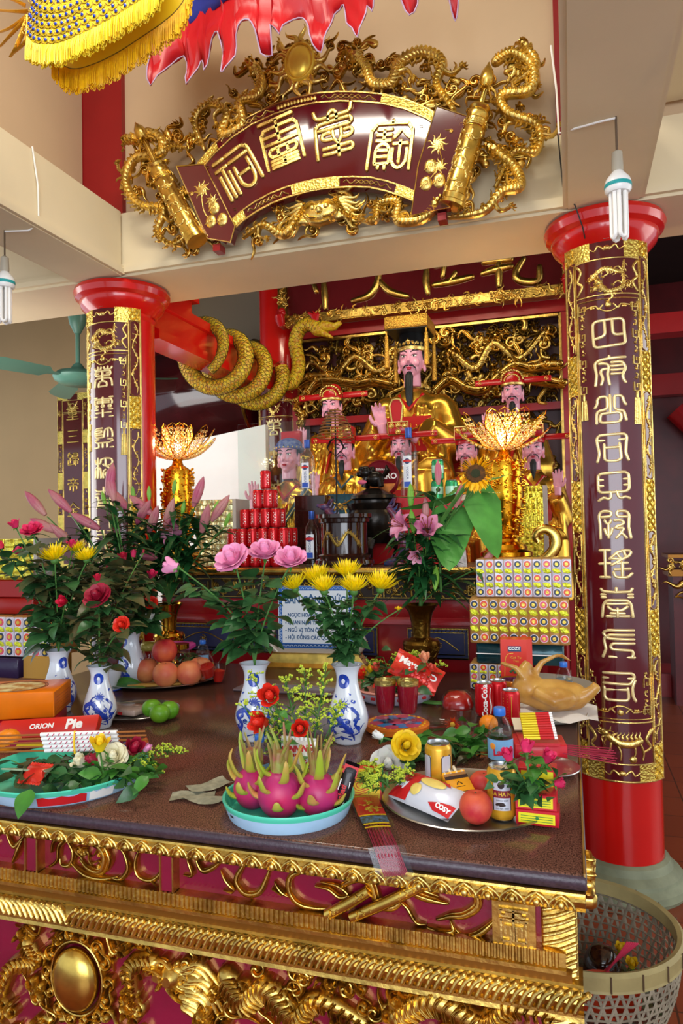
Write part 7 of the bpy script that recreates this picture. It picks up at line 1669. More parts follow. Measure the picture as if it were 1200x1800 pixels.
# packets in and round the basin
def bag(name,label,M_,w_,h,th,m,cat='packet',n=8,crimp=True):
    t=thing(name,label,cat,M_.to_translation());t.rotation_euler=M_.to_euler();f=MB();R=[]
    for sgn in(1,-1):
        R=[[(w_*(i/n-.5)*(1-.04*sin(pi*j/n)),-sgn*th*.5*(sin(pi*i/n)*sin(pi*j/n))**.55,h*j/n)for i in range(n+1)]for j in range(n+1)];f.loft(R,False,False,closed=False)
    f.build('wrapper',m,t)
    if crimp:
        for z0,z1 in((-.008,.001),(h-.001,h+.008)):
            g=MB();g.loft([[(w_*(i/16-.5),.0015*(-1)**i,z)for i in range(17)]for z in(z0,z1)],False,False,closed=False);g.build('crimped_end',m,t)
    return t
def onbag(w_,h,th):return lambda u,v,d:(u,-th*.5*(max(.02,sin(pi*(u/w_+.5)))*max(.02,sin(pi*v/h)))**.55-d-.0006,v)
SNW=mat('snack_bag_white','E6E2D8',.3,.1,.3,30)
t=bag('snack_bag','white snack bag with red print standing behind the dragon fruits',TR((tcx-.005,tcy+.065,ZT+.03),-.05,-.12),.095,.115,.03,SNW)
q=onbag(.095,.115,.03);text('WINNING',.02,lambda u,v,d:q(u,v+.095+u*.12,d),.0003,TXR,'lettering',t,bold=.001,sx=.9)
f=MB()
for i in range(15):a=.15+i*.2;f.ribbon([(.03*cos(a),.045+.033*sin(a)),(.036*cos(a),.045+.04*sin(a))],.0025,.0005,q,FLATP,0,0,False)
f.ribbon([(-.036,.035),(0,.03),(.036,.035)],.006,.0005,q,FLATP,0,2,False);f.build('red_print',TXR,t)
f=MB();dome(f,q,0,.045,.02,.001,0,14,.018);f.build('picture',mat('food_print','9AA06A',.5,0,0,1,.5,120),t)
t=bag('wafer_pack','dark chocolate wafer pack with white label leaning in the basin',TR((tcx+.128,tcy-.02,ZT+.02),.25,-.15,.35),.034,.105,.018,mat('dark_wrapper','1E1418',.25,.2,.3,40))
q=onbag(.034,.105,.018);f=MB();f.prism([(-.016,.012),(.008,.012),(.008,.07),(-.016,.07)],0,.0006,q);f.build('white_label',TXW,t)
text('nabati',.017,lambda u,v,d:q(-v-.004,u+.04,d+.0008),.0002,TXR,'lettering',t,bold=.0005);MB().prism([(-.017,.085),(.017,.08),(.017,.105),(-.017,.105)],0,.001,q).build('red_end',TXR,t)
YC=mat('joss_yellow_paper','F2C41E',.5);RC_=mat('joss_red_border','D0301A',.5)
def joss(label,x,y,z,rz,tilt,w_=.1,h=.075):
    t=thing('joss_paper_pack',label,'paper pack',(x,y,z));t.rotation_euler=TR((0,0,0),rz,tilt).to_euler()
    MB().box((-w_/2,0,0),(w_/2,.018,h)).build('pack',RC_,t);MB().box((-w_/2+.004,-.0006,.004),(w_/2-.004,0,h-.004)).build('yellow_face',YC,t)
    f=MB();q=lambda u,v,d:(u,-.0006-d,v);f.ribbon([(-w_*.42,.01),(w_*.42,.01),(w_*.42,h-.01),(-w_*.42,h-.01)],.0006,.0005,q,FLATP,0,0,False,True)
    for k in range(4):rr=.008+.006*k;f.ribbon([(rr*1.25*cos(a),h*.45+rr*.85*sin(a)*(1+.15*cos(3*a)))for a in[j*.45 for j in range(14)]],.0009,.0005,q,FLATP,0,2,False,True)
    f.build('red_lotus_print',RC_,t);MB().box((-w_/2+.003,.018,0),(w_/2+.004,.022,h-.004)).build('green_sheet',mat('green_paper','2A7A3A',.6),t);return t
joss('yellow joss paper pack with red border right of the snack bag',tcx+.145,tcy+.11,ZT,.22,-.1,.105,.078)
joss('yellow paper pack with red edge at the left behind the dragon fruits',tcx-.13,tcy+.1,ZT,-.5,-.1,.085,.075)
NOTE=mat('banknote_paper','A8A48C',.7,0,.1,40,.15,60,col2='8A8A76')
for i,(px,py,rz,lb)in enumerate(((345,1402,.4,'crumpled grey banknote left of the basin, lowest'),(362,1408,-.2,'crumpled banknote pointing left beside the basin'),(375,1388,1.0,'folded banknote against the basin rim'),(920,1268,0,'x'))[:3]):
    p=at(px,py,Z=ZT);f=MB();f.loft([[(x*.055,y*.03,.004+.004*i+.004*sin(x*3+i)*cos(y*3))for x in[k/5*2-1 for k in range(6)]]for y in(-1,-.3,.3,1)],False,False,closed=False)
    o=f.build('banknote',NOTE);o.location=(p.x-.01,p.y,ZT);o.rotation_euler=(0,0,rz);tag(o,lb,'banknote')
# red roses with goldenrod behind the snack bag
GRD=mat('goldenrod_buds','B8C83A',.6,0,0,1,.25,60);GRL=mat('goldenrod_leaf','3E6E2C',.5,0,0,1,.2,30)
def goldenrod(label,root,tip,spread=.09,seed=0,group='goldenrod sprays',dens=1,droop=.4):
    rng=random.Random(seed);root=V(root);T=V(tip)-root;t=thing('goldenrod',label,'foliage spray',root,0,group)
    P=[T*(i/10)+V((0,0,.02*sin(pi*i/10)))for i in range(11)];MB().tube(P,[.0022-.00012*i for i in range(11)],6).build('stem',GRL,t)
    b=MB();lf=MB();s=MB()
    for i in range(int(26*dens)):
        q=rng.uniform(.35,1);p=T*q+V((0,0,.02*sin(pi*q)));a=rng.uniform(0,2*pi);L=spread*(1.25-q)*rng.uniform(.6,1.1)+.012
        dr=(T.normalized()*.7+V((cos(a),sin(a),rng.uniform(-.2,.6)))).normalized();e=p+dr*L-V((0,0,L*droop*.4));md_=p+dr*L*.5+V((0,0,L*.08));s.tube([p,md_,e],.0007,4,cap=False)
        for k in range(int(11)):
            u=rng.uniform(.25,1.05);c=p.lerp(md_,u*2)if u<.5 else md_.lerp(e,u*2-1);b.ell(c+V((rng.uniform(-1,1),rng.uniform(-1,1),rng.uniform(0,1.4)))*.004,rng.uniform(.0016,.003),5,4)
    for i in range(int(30*dens)):
        q=rng.uniform(.05,.9);p=T*q;a=rng.uniform(0,2*pi);leaf(lf,p,V((cos(a),sin(a),.6))+T.normalized()*.8,rng.uniform(.03,.05),.006,.1,.4,n=3)
    s.build('branchlets',GRL,t);b.build('bud_clusters',GRD,t);lf.build('narrow_leaves',GRL,t);return t
rt=V((tcx+.015,tcy+.085,ZT+.015))
def pz(px,py,Y):return at(px,py,Y=Y)
for i,(px,py,Y,sp_)in enumerate(((440,1185,1.78,.07),(500,1190,1.78,.06),(575,1165,1.75,.06),(535,1178,1.8,.05),(425,1240,1.7,.05),(600,1240,1.75,.04))):
    goldenrod('spray of yellow green goldenrod %s'%['arching left over the pale vase','rising behind the scarlet rose','rising highest at the right','upright in the middle','drooping at the far left','leaning right over the centre vase'][i],rt,pz(px,py,Y),sp_,i+1,dens=1.1 if i<3 else .8)
for i,(px,py,Y,s,f_,lb)in enumerate(((475,1226,1.72,.052,(.3,-1,.5),'scarlet rose, the highest of the three over the snack bag'),(465,1270,1.7,.05,(-.3,-1,.3),'scarlet rose just above the snack bag'),(528,1282,1.7,.04,(.3,-1,.4),'small scarlet rose at the right of the snack bag'))):
    flower('rose',lb,pz(px,py,Y),rt,'orange',s,f_,'scarlet roses behind the dragon fruits',8,.03,200+i,LEAFL,.3,openness=.35)
for i in range(3):
    o=MB().tube([rt+V((-.09+.006*i,-.0,.07)),rt+V((-.19+.006*i,.02,.085))],.004,6).build('pink_incense_stick',mat('pink_stick','D83A5A',.5));tag(o,'pink incense stick lying behind the blue bottle cap','incense stick','pink incense sticks behind the basin')
# packet of incense hanging over the table edge
A0,A1,A2=at(641,1405,Z=ZT+.004),at(681,1499,Z=ZT+.006),at(700,1548,Y=1.436)
t=thing('incense_packet','clear plastic packet of red incense sticks lying over the front edge','packet',A0);ax=(A1-A0).normalized();sd=V((-ax.y,ax.x,0))*-1
if sd.x<0:sd=-sd
L1=(A1-A0).length;L2=(A2-A1).length;d2=(A2-A1).normalized()
def ink(u,v,d):  # u across, v along 0..L1+L2
    up=V((0,0,1))if v<L1 else sd.cross(d2)*-1
    if v>=L1 and up.y>0:up=-up
    c=ax*v if v<L1 else ax*L1+d2*(v-L1)
    return c+sd*u+up*d
def sheet(u0,u1,v0,v1,d,nm,m,k=8):
    f=MB();f.loft([[tuple(ink(u0+(u1-u0)*i/4,v0+(v1-v0)*j/k,d+.002*sin(pi*i/4)))for i in range(5)]for j in range(k+1)],False,False,closed=False);return f.build(nm,m,t)
LT=L1+L2
f=MB()
for i in range(15):u=-.024+.0034*i;f.tube([ink(u,.01,.004+.002*(i%2)),ink(u,L1-.002,.004+.002*(i%2)),ink(u,L1+.004,.004+.002*(i%2)),ink(u,LT-.012,.004)],.0014,5)
f.build('incense_sticks',mat('crimson_sticks','9A1A38',.6),t)
sheet(-.034,.03,.012,LT*.36,.009,'red_card',TXR);sheet(-.032,.029,LT*.37,LT*.47,.0095,'picture_card',mat('blue_picture','5A7AA0',.5,0,0,1,0,90,col2='3A3A2A'));sheet(-.032,.029,LT*.345,LT*.365,.0098,'yellow_band',YC);sheet(-.03,.027,LT*.48,LT*.50,.0098,'yellow_band',YC);sheet(-.03,.027,LT*.53,LT*.55,.0098,'yellow_band',YC)
f=MB();rng=random.Random(2)
for i in range(16):curl(f,lambda u,v,d:ink(u,v,d+.0115),rng.uniform(-.012,.014),rng.uniform(.03,LT*.3),.01,rng.uniform(0,6),1,.0006)
f.build('gilt_print',TXG,t);sheet(-.04,.036,-.004,LT,.012,'plastic_sleeve',PLA,12)
# biscuit pack
bp=at(722,1430,Z=ZT+.01)
t=bag('biscuit_pack','red and white biscuit pack lying at the left of the front tray',TR((bp.x+.005,bp.y+.062,ZT+.034),-.62,-pi/2+.0,0),.17,.075,.05,mat('biscuit_wrapper','D8DAE6',.25,.1,.3,25),crimp=False)
t.rotation_euler=(0,0,0);t.rotation_euler=TR((0,0,0),-.62,-1.1).to_euler();t.location=(bp.x+.006,bp.y+.028,ZT+.012);t.scale=(1.22,1.22,1.22)
q=onbag(.17,.075,.05)
for P,m,nm,dd in(([(-.084,.002),(-.03,.002),(-.005,.073),(-.084,.073)],TXR,'red_end',.0008),([(-.02,.055),(.05,.06),(.03,.073),(-.02,.073)],TXR,'red_flash',.0008),([(.045,.004),(.083,.004),(.083,.03),(.03,.012)],TXR,'red_end',.0008)):
    f=MB();a=P;R=[]
    for j in range(6):
        s_=j/5;p0=(a[0][0]+(a[3][0]-a[0][0])*s_,a[0][1]+(a[3][1]-a[0][1])*s_);p1_=(a[1][0]+(a[2][0]-a[1][0])*s_,a[1][1]+(a[2][1]-a[1][1])*s_)
        R.append([tuple(q(p0[0]+(p1_[0]-p0[0])*i/6,p0[1]+(p1_[1]-p0[1])*i/6,dd))for i in range(7)])
    f.loft(R,False,False,closed=False);f.build(nm,m,t)
f=MB();dome(f,lambda u,v,d:q(u,v,d+.001),.012,.052,.032,.003,0,18,.013);dome(f,lambda u,v,d:q(u,v,d+.001),-.012,.025,.014,.003,0,16,.012);f.build('cracker_picture',mat('cracker_print','E2C86A',.5,0,.2,80,.1,40),t)
text('Cosy',.02,lambda u,v,d:q(u-.062,v+.03,d+.0012),.0003,mat('cosy_blue_white','E8ECF8',.4),'lettering',t,bold=.001);text('COSY',.012,lambda u,v,d:q(u+.064,v+.014,d+.0012),.0003,TXW,'lettering',t,bold=.0005)
# cigarette pack
cp=at(795,1400,Z=ZT+.04)
t=thing('cigarette_pack','open yellow cigarette pack with filters showing, on top of the biscuits','cigarette pack',(cp.x+.012,cp.y+.03,ZT+.062));t.rotation_euler=TR((0,0,0),.45,-1.25,-.1).to_euler()
YP=mat('pack_yellow','F2A81E',.4);MB().box((-.028,0,-.04),(.028,.022,.03),bev=.001).build('carton',YP,t);MB().box((-.0265,.0015,.03),(.0265,.02,.04)).build('inner_foil',mat('foil_brown','B98A5A',.3,.6),t)
f=MB();[f.tube([(-.021+.0072*i,.006+.008*(i%2),.03),(-.021+.0072*i,.006+.008*(i%2),.05+.004*(i%3)+(.015 if 1<i<5 else 0))],.0036,10)for i in range(7)];f.build('cigarettes',mat('filter_cream','E8D9B8',.6),t)
MB().box((-.0281,-.0004,.016),(.0281,0,.028)).build('brown_stripe',TXD,t);MB().box((-.028,.024,.018),(.028,.046,.04),M=TR((0,.0,.0),0,.5)).build('open_lid',YP,t)
f=MB();f.ribbon([(-.006,-.004),(0,.006),(.006,-.004)],.0015,.0004,lambda u,v,d:(u,-d,v),FLATP,0,2);f.ribbon([(-.01,-.012),(.01,-.012)],.001,.0004,lambda u,v,d:(u,-d,v),FLATP,0,0);f.ribbon([(-.016,-.03),(.016,-.03)],.001,.0004,lambda u,v,d:(u,-d,v),FLATP,0,0);f.build('black_print',TXD,t)
MB().lathe([(0,0),(.004,0),(.004,.0006),(0,.0006)],14,M=TR((.02,.0,-.034),0,pi/2)).build('white_seal',TXW,t)
# red and yellow boxes
RBX=mat('red_carton','C8202E',.35);YLB=mat('yellow_label','E6D81E',.4)
def rbox(label,x,y,z,w_,h,d_,rz=0):
    t=thing('red_carton',label,'box',(x,y,z),rz,'small red boxes on the front tray');MB().box((-w_/2,0,0),(w_/2,d_,h),bev=.001).build('carton',RBX,t);MB().box((-w_/2+.006,-.0006,.005),(w_/2-.008,0,h-.006)).build('yellow_label',YLB,t)
    f=MB();[f.ribbon([(-w_*.38,h*.3+k*h*.16),(w_*.36,h*.3+k*h*.16)],.0007,.0003,lambda u,v,d:(u,-.0006-d,v),FLATP,0,0,False)for k in range(3)];dome(f,lambda u,v,d:(u,-.0006-d,v),0,h*.5,.004,.0005);f.build('green_print',mat('green_print','2A7A2E',.5),t);return t
p=at(944,1452,Z=ZT+.008);rbox('red box with yellow label, lower of two at the right of the front tray',p.x,p.y+.0,ZT+.008,.092,.033,.06,-.03)
rbox('red box with yellow label resting on the lower one',p.x-.002,p.y+.002,ZT+.0415,.088,.033,.06,.02);t=rbox('tall red box standing behind the rose bunch on the tray',p.x-.0,p.y+.063,ZT+.008,.085,.105,.05,.02)
# bunch of pink rosebuds and leaves on the boxes
def bunch(label,root,items,c,n,ls,m=LEAF,seed=0,group=None):
    rng=random.Random(seed);root=V(root);t=thing('leafy_sprig',label,'foliage',root,0,group);f=MB();s=MB()
    for i in range(n):
        a=rng.uniform(0,2*pi);cc=V(c)-root;p=cc+V((rng.gauss(0,1)*items[0],rng.gauss(0,1)*items[1],abs(rng.gauss(0,1))*items[2]));L=ls*rng.uniform(.7,1.2)
        d=V((cos(a),sin(a),rng.uniform(-.3,.5)));leaf(f,p,d,L,L*.6,.15,rng.uniform(.1,.6),rng.uniform(-1,1));
        if i%2==0:s.tube([p,p.lerp(V((0,0,.0)),.5)+V((0,0,.01)),V((rng.uniform(-.01,.01),0,.003))],.0014,5)
    s.build('stems',STEM,t);f.build('leaves',m,t);return t
bc=at(928,1392,Z=ZT+.08);rootb=(bc.x+.005,bc.y-.01,ZT+.075)
bunch('bunch of dark rose leaves on the red boxes',rootb,(.026,.018,.022),(bc.x,bc.y-.01,ZT+.08),46,.042,LEAF,5)
for i,(px,py,s,f_,lb)in enumerate(((895,1335,.032,(-.3,-.2,1),'pink rosebud at the left of the bunch beside the bottle'),(925,1322,.034,(0,.2,1),'open pink rose at the top of the bunch'),(958,1338,.034,(.5,-.2,.8),'magenta rosebud with yellow streak at the right'),(975,1378,.026,(1,0,.2),'small magenta rose poking out at the far right'))):
    flower('rose',lb,pz(px,py,bc.y+.03),rootb,'hot',s,f_,'pink rosebuds on the front tray',4,.03,230+i,LEAFL,.3,openness=.25)
# packs of joss sticks at the right, their ends sticking out over the table side
jp=at(905,1335,Z=ZT+.01)
MB().box((-.07,-.05,0),(.075,.06,.045),bev=.002,M=TR((jp.x+.06,jp.y+.08,ZT+.002),.15)).build('red_gift_box',RBX);tag(bpy.data.objects['red_gift_box'],'flat red box with pink and gold corner under the bundle of sticks','box')
t=thing('stick_bundle','fan of red and yellow wrapped sticks with white tips at the right','incense bundle',(jp.x+.075,jp.y+.07,ZT+.05),.18)
f,g,h_,w_=MB(),MB(),MB(),MB()
for i in range(11):
    y=-.05+.009*i;z=.006+.0045*i;a=(-.06,y,z+.012);dx=V((1,.1+.01*i,.0));
    P=[V(a),V(a)+dx*.045,V(a)+dx*.085,V(a)+dx*.094]
    f.tube(P[0:2],.0042,8);g.tube(P[1:3],.0042,8);w_.tube(P[2:4],.0038,8);h_.tube([P[0]+V((0,-.003,.003)),P[1]+V((0,-.003,.003))],.0009,4)
f.build('yellow_wrap',mat('yellow_sticks','E2C81E',.35,.3),t);g.build('red_wrap',TXR,t);w_.build('white_tips',TXW,t)
f=MB().box((-.07,-.05,-.003),(.04,.06,.005)).build('red_card',RBX,t);
o=MB().box((-.06,-.035,0),(.06,.035,.002),M=TR((jp.x+.045,jp.y+.14,ZT+.075),.2,.25)).build('gift_card',mat('cream_card','E6DCC0',.6));tag(o,'cream printed card lying on the red packs','card');MB().ribbon([(-.03,.0),(.0,.01),(.03,0),(0,-.01)],.002,.0004,lambda u,v,d:TR((jp.x+.045,jp.y+.14,ZT+.075),.2,.25)@ V((u,v,.002+d)),FLATP,0,2,False,True).build('red_print',TXR,o)
s0=at(985,1318,Z=ZT+.03);s1=at(1085,1335,Y=s0.y+.0)
for i in range(11):
    o=MB().tube([(s0.x-.03,s0.y-.01+.006*i,ZT+.028+.002*(i%3)),(s1.x-.005*(i%4),s0.y-.03+.012*i,ZT+.012+.003*(i%4))],.0016,6).build('incense_stick',mat('crimson_sticks','9A1A38',.6));tag(o,'thin crimson incense stick sticking out past the table side','incense stick','crimson incense sticks over the table side')
p=at(968,1362,Z=ZT+.02);plate('small steel dish under the red packs at the right edge',(p.x-.015,p.y+.09,ZT),.09,STL,.014)
# cluster with white and yellow roses, leaves and fern behind the front tray
rc=V(at(720,1350,Z=ZT)+V((0,.05,0)))
bunch('heap of dark rose leaves between the saucer and the tray',rc,(.035,.03,.012),rc+V((.01,.02,.015)),40,.05,LEAF,8)
rc2=V(at(812,1330,Z=ZT)+V((0,.04,0)))
bunch('heap of broad green leaves left of the water bottle',rc2,(.045,.04,.02),rc2+V((0,.01,.02)),46,.06,LEAFL,9);bunch('dark leaves lying under the broad green ones',rc2+V((-.02,-.05,0)),(.05,.03,.008),rc2+V((-.02,-.03,.008)),40,.05,LEAFD,10)
for i,(px,py,s,c,f_,lb,op)in enumerate(((684,1348,.056,'white',(.1,-1,.9),'large white rose at the left of the front tray',.75),(712,1312,.045,'yellow',(.5,-1,.6),'bright yellow rose above the white one',.7),(672,1296,.035,'white',(-1,-.3,.5),'narrow white petal bloom left of the yellow rose',.2))):
    flower('rose',lb,pz(px,py,rc.y-.05),rc+V((.03,.02,.01)),c,s,f_,None,3,.035,240+i,LEAF,.3,openness=op)
for i,(a,b)in enumerate((((680,1372),(630,1352)),((682,1378),(634,1372)),((684,1384),(648,1388)),((722,1368),(700,1376)))):
    goldenrod('green feathery spray by the white rose, %s'%['topmost','pointing left','over the biscuit pack','nearest the gold can'][i],at(*a,Z=ZT+.045),at(*b,Z=ZT+.05),.028,30+i,'feathery green sprays by the white rose',.8)
# glasses on the painted saucer
sc_=at(697,1286,Z=ZT);scx,scy=sc_.x,2.33
t=thing('painted_saucer','round orange and blue painted stand under the two red drinks','saucer',(scx,scy,ZT))
MB().lathe([(0,0),(.085,0),(.105,.008),(.107,.026),(.1,.03),(0,.03)],48).build('stand_body',mat('orange_lacquer','D9701E',.3,0,0,1,.1,30),t,sharp=30)
f=MB()
for i in range(28):a=i/28*2*pi;f.ell((.092*cos(a),.092*sin(a),.03),(.005,.005,.0012),8,4)
f.build('yellow_dots',YC,t)
f=MB();[f.lathe([(0,.0305),(.03,.0305),(.034,.03)],14,(.048*cos(a),.048*sin(a),.0005))for a in[i*pi/3 for i in range(6)]];f.build('blue_petals',mat('sky_blue_lacquer','3A8AD0',.3),t)
f=MB();[f.lathe([(0,.031),(.02,.031),(.024,.0302)],14,(.07*cos(a),.07*sin(a),.0006))for a in[i*pi/3+.5 for i in range(6)]];f.lathe([(0,.0315),(.03,.0315),(.032,.0305)],20);f.build('pink_petals',mat('pink_lacquer','D04A6A',.3),t)
DRK2=mat('red_drink_body','C01E34',.1,0,trans=.25,ior=1.33)
for i,dx in enumerate((-.036,.038)):
    t=thing('drinking_glass','glass of red drink with gold rim, %s of the pair'%('left' if i==0 else 'right'),'glass',(scx+dx,scy-.01+.01*i,ZT+.0315));r=.034
    pr=[(0,0),(r*.78,0),(r*.85,.004),(r*.82,.02),(r*.8,.03),(r*.9,.045),(r*1.03,.1),(r*1.08,.14),(r*1.07,.14),(r*1.01,.1),(r*.86,.045),(r*.7,.03),(0,.028)]
    MB().lathe(pr,32).build('glass_wall',CLR,t);MB().lathe([(0,.03),(r*.7,.031),(r*.85,.046),(r*.99,.1),(r*1.03,.122),(0,.122)],32).build('red_drink',DRK2,t)
    MB().lathe([(r*1.045,.122),(r*1.085,.138),(r*1.09,.138),(r*1.052,.122)],32,cap=False).build('gold_rim',GOLD2,t)
p=at(770,1288,Z=ZT);plate('small clear glass saucer right of the painted stand',(p.x-.01,p.y+.06,ZT),.07,CLR,.012,name='glass_saucer')
# flower basin with the sweets bag
bx,by_=at(700,1222,Z=ZT).x,2.78
t=thing('pink_basin','pale pink rimmed basin full of roses behind the glasses','basin',(bx,by_,ZT));MB().lathe([(0,0),(.13,0),(.14,.006),(.155,.04)],44,cap=False).build('outer_wall',mat('lilac_white_enamel','CFCDE0',.35),t);MB().lathe([(.155,.04),(.162,.046),(.158,.052),(.15,.046),(.13,.01),(0,.008)],44,cap=False).build('pink_rim',mat('pink_enamel','E09A8A',.35),t)
f=MB()
for i in range(9):
    a=-1.4+i*.35;[f.ell((.152*sin(a+s_*.03),-.152*cos(a+s_*.03),.026),(.006,.003,.006),8,5)for s_ in(-1,1)]
f.build('red_cherry_print',TXR,t)
root=V((bx,by_,ZT+.02));bunch('rose leaves filling the pink basin',root,(.07,.05,.04),root+V((0,0,.03)),90,.05,LEAF,21);bunch('dark stems and leaves at the back of the pink basin',root,(.07,.04,.05),root+V((.02,.04,.03)),60,.045,LEAFD,22)
for i,(px,py,c,s,lb)in enumerate(((636,1192,'orange',.045,'red rose at the left rim of the pink basin'),(662,1178,'coral',.035,'coral rose left of the sweets bag'),(640,1188,'yellow',.02,'small yellow bloom left of the sweets bag'),(746,1162,'peachy',.042,'peach coloured rose above the sweets bag'),(758,1178,'coral',.03,'coral bud right of the peach rose'),(650,1180,'yellow',.03,'yellow lily-shaped petal by the coral rose'))):
    flower('rose',lb,pz(px,py,by_-.03),root,c,s,(.1*(i-2),-.5,1),'roses in the pink basin',4,.04,260+i,LEAF,.3,openness=.35)
for i,(px,py)in enumerate(((700,1152),(725,1150),(740,1155),(650,1165),(775,1170))):goldenrod('goldenrod behind the sweets bag, %s'%['middle one','right of the middle','beside the peach rose','leftmost','rightmost'][i],root,pz(px,py,by_+.03),.06,50+i,'goldenrod in the pink basin',.7)
RBG=mat('red_sweets_wrapper','C81E1A',.22,.25,.5,30,0,25,col2='D8402A')
t=bag('sweets_bag','shiny red sweets bag with white lettering lying on the basin',TR((0,0,0)),.2,.09,.035,RBG);c=pz(722,1185,by_-.07);t.location=(c.x,c.y,c.z-.03);t.rotation_euler=TR((0,0,0),.0,-.55,.45).to_euler()
q=onbag(.2,.09,.035);text('Mayo',.04,lambda u,v,d:q(u-.035,v+.06,d),.0004,TXW,'lettering',t,bold=.0015);f=MB()
for i in range(12):dome(f,q,-.02+(i%4)*.025,.018+(i//4)*.016,.009,.003)
f.build('strawberry_print',mat('strawberry_red','D8261A',.3),t);f=MB();f.ribbon([(.066+.014*cos(a),.05+.01*sin(a))for a in[j*.7 for j in range(9)]],.003,.0006,q,FLATP,0,2,False,True);f.build('white_ring',TXW,t)
t=bag('sweets_bag','second red sweets bag under the lettered one, mostly hidden',TR((0,0,0)),.16,.07,.03,RBG);c=pz(690,1200,by_-.09);t.location=(c.x,c.y,c.z-.01);t.rotation_euler=TR((0,0,0),.1,-1.2,-.1).to_euler()
for i in range(4):
    o=MB().tube(crom([(bx+.12,by_-.06+.01*i,ZT+.004),(bx+.2,by_-.08+.012*i,ZT+.006),(bx+.27,by_-.02+.02*i,ZT+.003)],3),.0035,6).build('cut_flower_stem',STEM);tag(o,'cut green flower stem lying right of the pink basin','stem','cut stems beside the pink basin')
JEL=mat('red_jelly','C8261E',.12,0,.4,25,.15,20,trans=.25,coat=.5)
p=at(800,1250,Z=ZT);t=thing('wrapped_jelly','mound of red jelly in clear wrap right of the basin','jelly',(p.x,p.y+.06,ZT));MB().lathe([(0,0),(.055,0),(.06,.012),(.05,.04),(.03,.058),(0,.062)],20).build('jelly',JEL,t)
f=MB();R=[[(rr*(1+.07*sin(a*5))*cos(a),rr*(1+.07*sin(a*5))*sin(a),z)for a in[i*.2618 for i in range(24)]]for rr,z in((.085,.004),(.066,.008),(.064,.016),(.054,.044),(.033,.063),(.001,.067))];f.loft(R,False,False);f.build('clear_wrap',PLA,t)
p=at(792,1290,Z=ZT);t=thing('orange_bloom','orange gerbera head lying below the red jelly','flower',(p.x,p.y+.05,ZT+.02));f=MB()
for k in range(3):
    for i in range(14):a=i/14*6.283+k*.15;leaf(f,(0,0,0),(cos(a),-.35+.0*k,sin(a)),.03-.005*k,.009,.2,.1,n=3)
f.build('petals',mat('gerbera_orange','E8501A',.5,0,0,1,.2,60),t);MB().ell((0,-.012,0),(.009,.006,.009)).build('disc',mat('ochre_disc','C89A2A',.7),t)
p=at(818,1290,Z=ZT);t=thing('plastic_cup','clear plastic cup lid tipped beside the orange bloom','cup',(p.x,p.y+.06,ZT));MB().lathe([(.03,0),(.036,.05),(.038,.05),(.032,0)],24).build('cup_wall',PLA,t)
# Cozy carton and amber bowl in front of the sweets
x,w_,z,h=frm(883,930,1125,1190,2.86)
t=thing('red_tea_carton','tall red carton with gold drawing in front of the wrapped sweets','carton',(x,2.86,ZT+.012),.1);MB().loft([[(a*w_*.55,b,zz)for a,b in((-1,0),(.7,0),(1.1,.03),(1.1,.08),(-1,.08))]for zz in(0,z+h-ZT-.012)]).build('carton',mat('red_orange_carton','D8301E',.35),t,sharp=20)
q=lambda u,v,d:(u-.01,-d,v);HH=z+h-ZT;text('COZY',.016,lambda u,v,d:q(u+.005,v+HH*.8,d+.002),.0003,TXW,'lettering',t,bold=.0006);MB().prism([(-.02,HH*.75),(.03,HH*.75),(.03,HH*.84),(-.02,HH*.84)],0,.0015,q).build('blue_badge',mat('navy_badge','22406A',.4),t)
text('Cat Tu\nTuu',.014,lambda u,v,d:q(u+.01,v+HH*.62,d),.0003,TXG,'gold_lettering',t);f=MB();f.ribbon([(-.035,.05),(-.03,HH*.6),(-.02,HH*.7),(0,HH*.72)],.001,.0004,q,FLATP,0,4);f.build('gold_line',TXG,t)
f=MB();[f.ell((0+.008*i-.02,-.002,HH*.42+.005*sin(i*2)),(.006,.002,.005),8,5)for i in range(6)];f.build('green_drawing',mat('green_drawing','3A6A3A',.5),t)
t=thing('amber_bowl','purple and amber glass bowl in front of the red carton','bowl',(at(902,1215,Y=2.78).x,2.79,ZT));MB().lathe([(0,0),(.03,0),(.03,.01),(.045,.03),(.055,.06),(.056,.09),(.053,.09),(.05,.06),(.03,.03),(0,.02)],28).build('bowl_wall',mat('purple_glass','4A1424',.08,0,0,1,0,60,col2='7A3A6A',coat=.6),t);MB().lathe([(.0565,.075),(.058,.08),(.058,.092),(.0565,.095)],28,cap=False).build('amber_rim',mat('amber_rim','D98A2A',.2,.4,.4,90),t)
# framed notice on a stepped stand
nf=pz(555,1150,3.3);nt_=thing('framed_notice','framed white notice with blue letters and border standing behind the chrysanthemums','notice',(nf.x,3.3,ZT),.06)
W2,H0=.19,at(555,1140,Y=3.3).z-ZT;H1=at(555,1030,Y=3.3).z-ZT
f=MB().box((-W2,0,H0),(W2,.012,H1));f.build('notice_sheet',mat('notice_white','DDE6EE',.3),nt_,smooth=False)
q=lambda u,v,d:(u,-d,v);f=MB();f.ribbon([(-W2+.012,H0+.012),(W2-.012,H0+.012),(W2-.012,H1-.012),(-W2+.012,H1-.012)],.013,.001,q,FLATP,0,0,False,True);f.build('blue_border',mat('notice_blue','2A62B0',.4),nt_)
f=MB()
for i in range(18):
    for v in(H0+.012,H1-.012):f.ribbon([(-W2+.02+.02*i,v-.003),(-W2+.027+.02*i,v+.004),(-W2+.034+.02*i,v-.003)],.0013,.0004,lambda u,v,d:q(u,v,d+.001),FLATP,0,2)
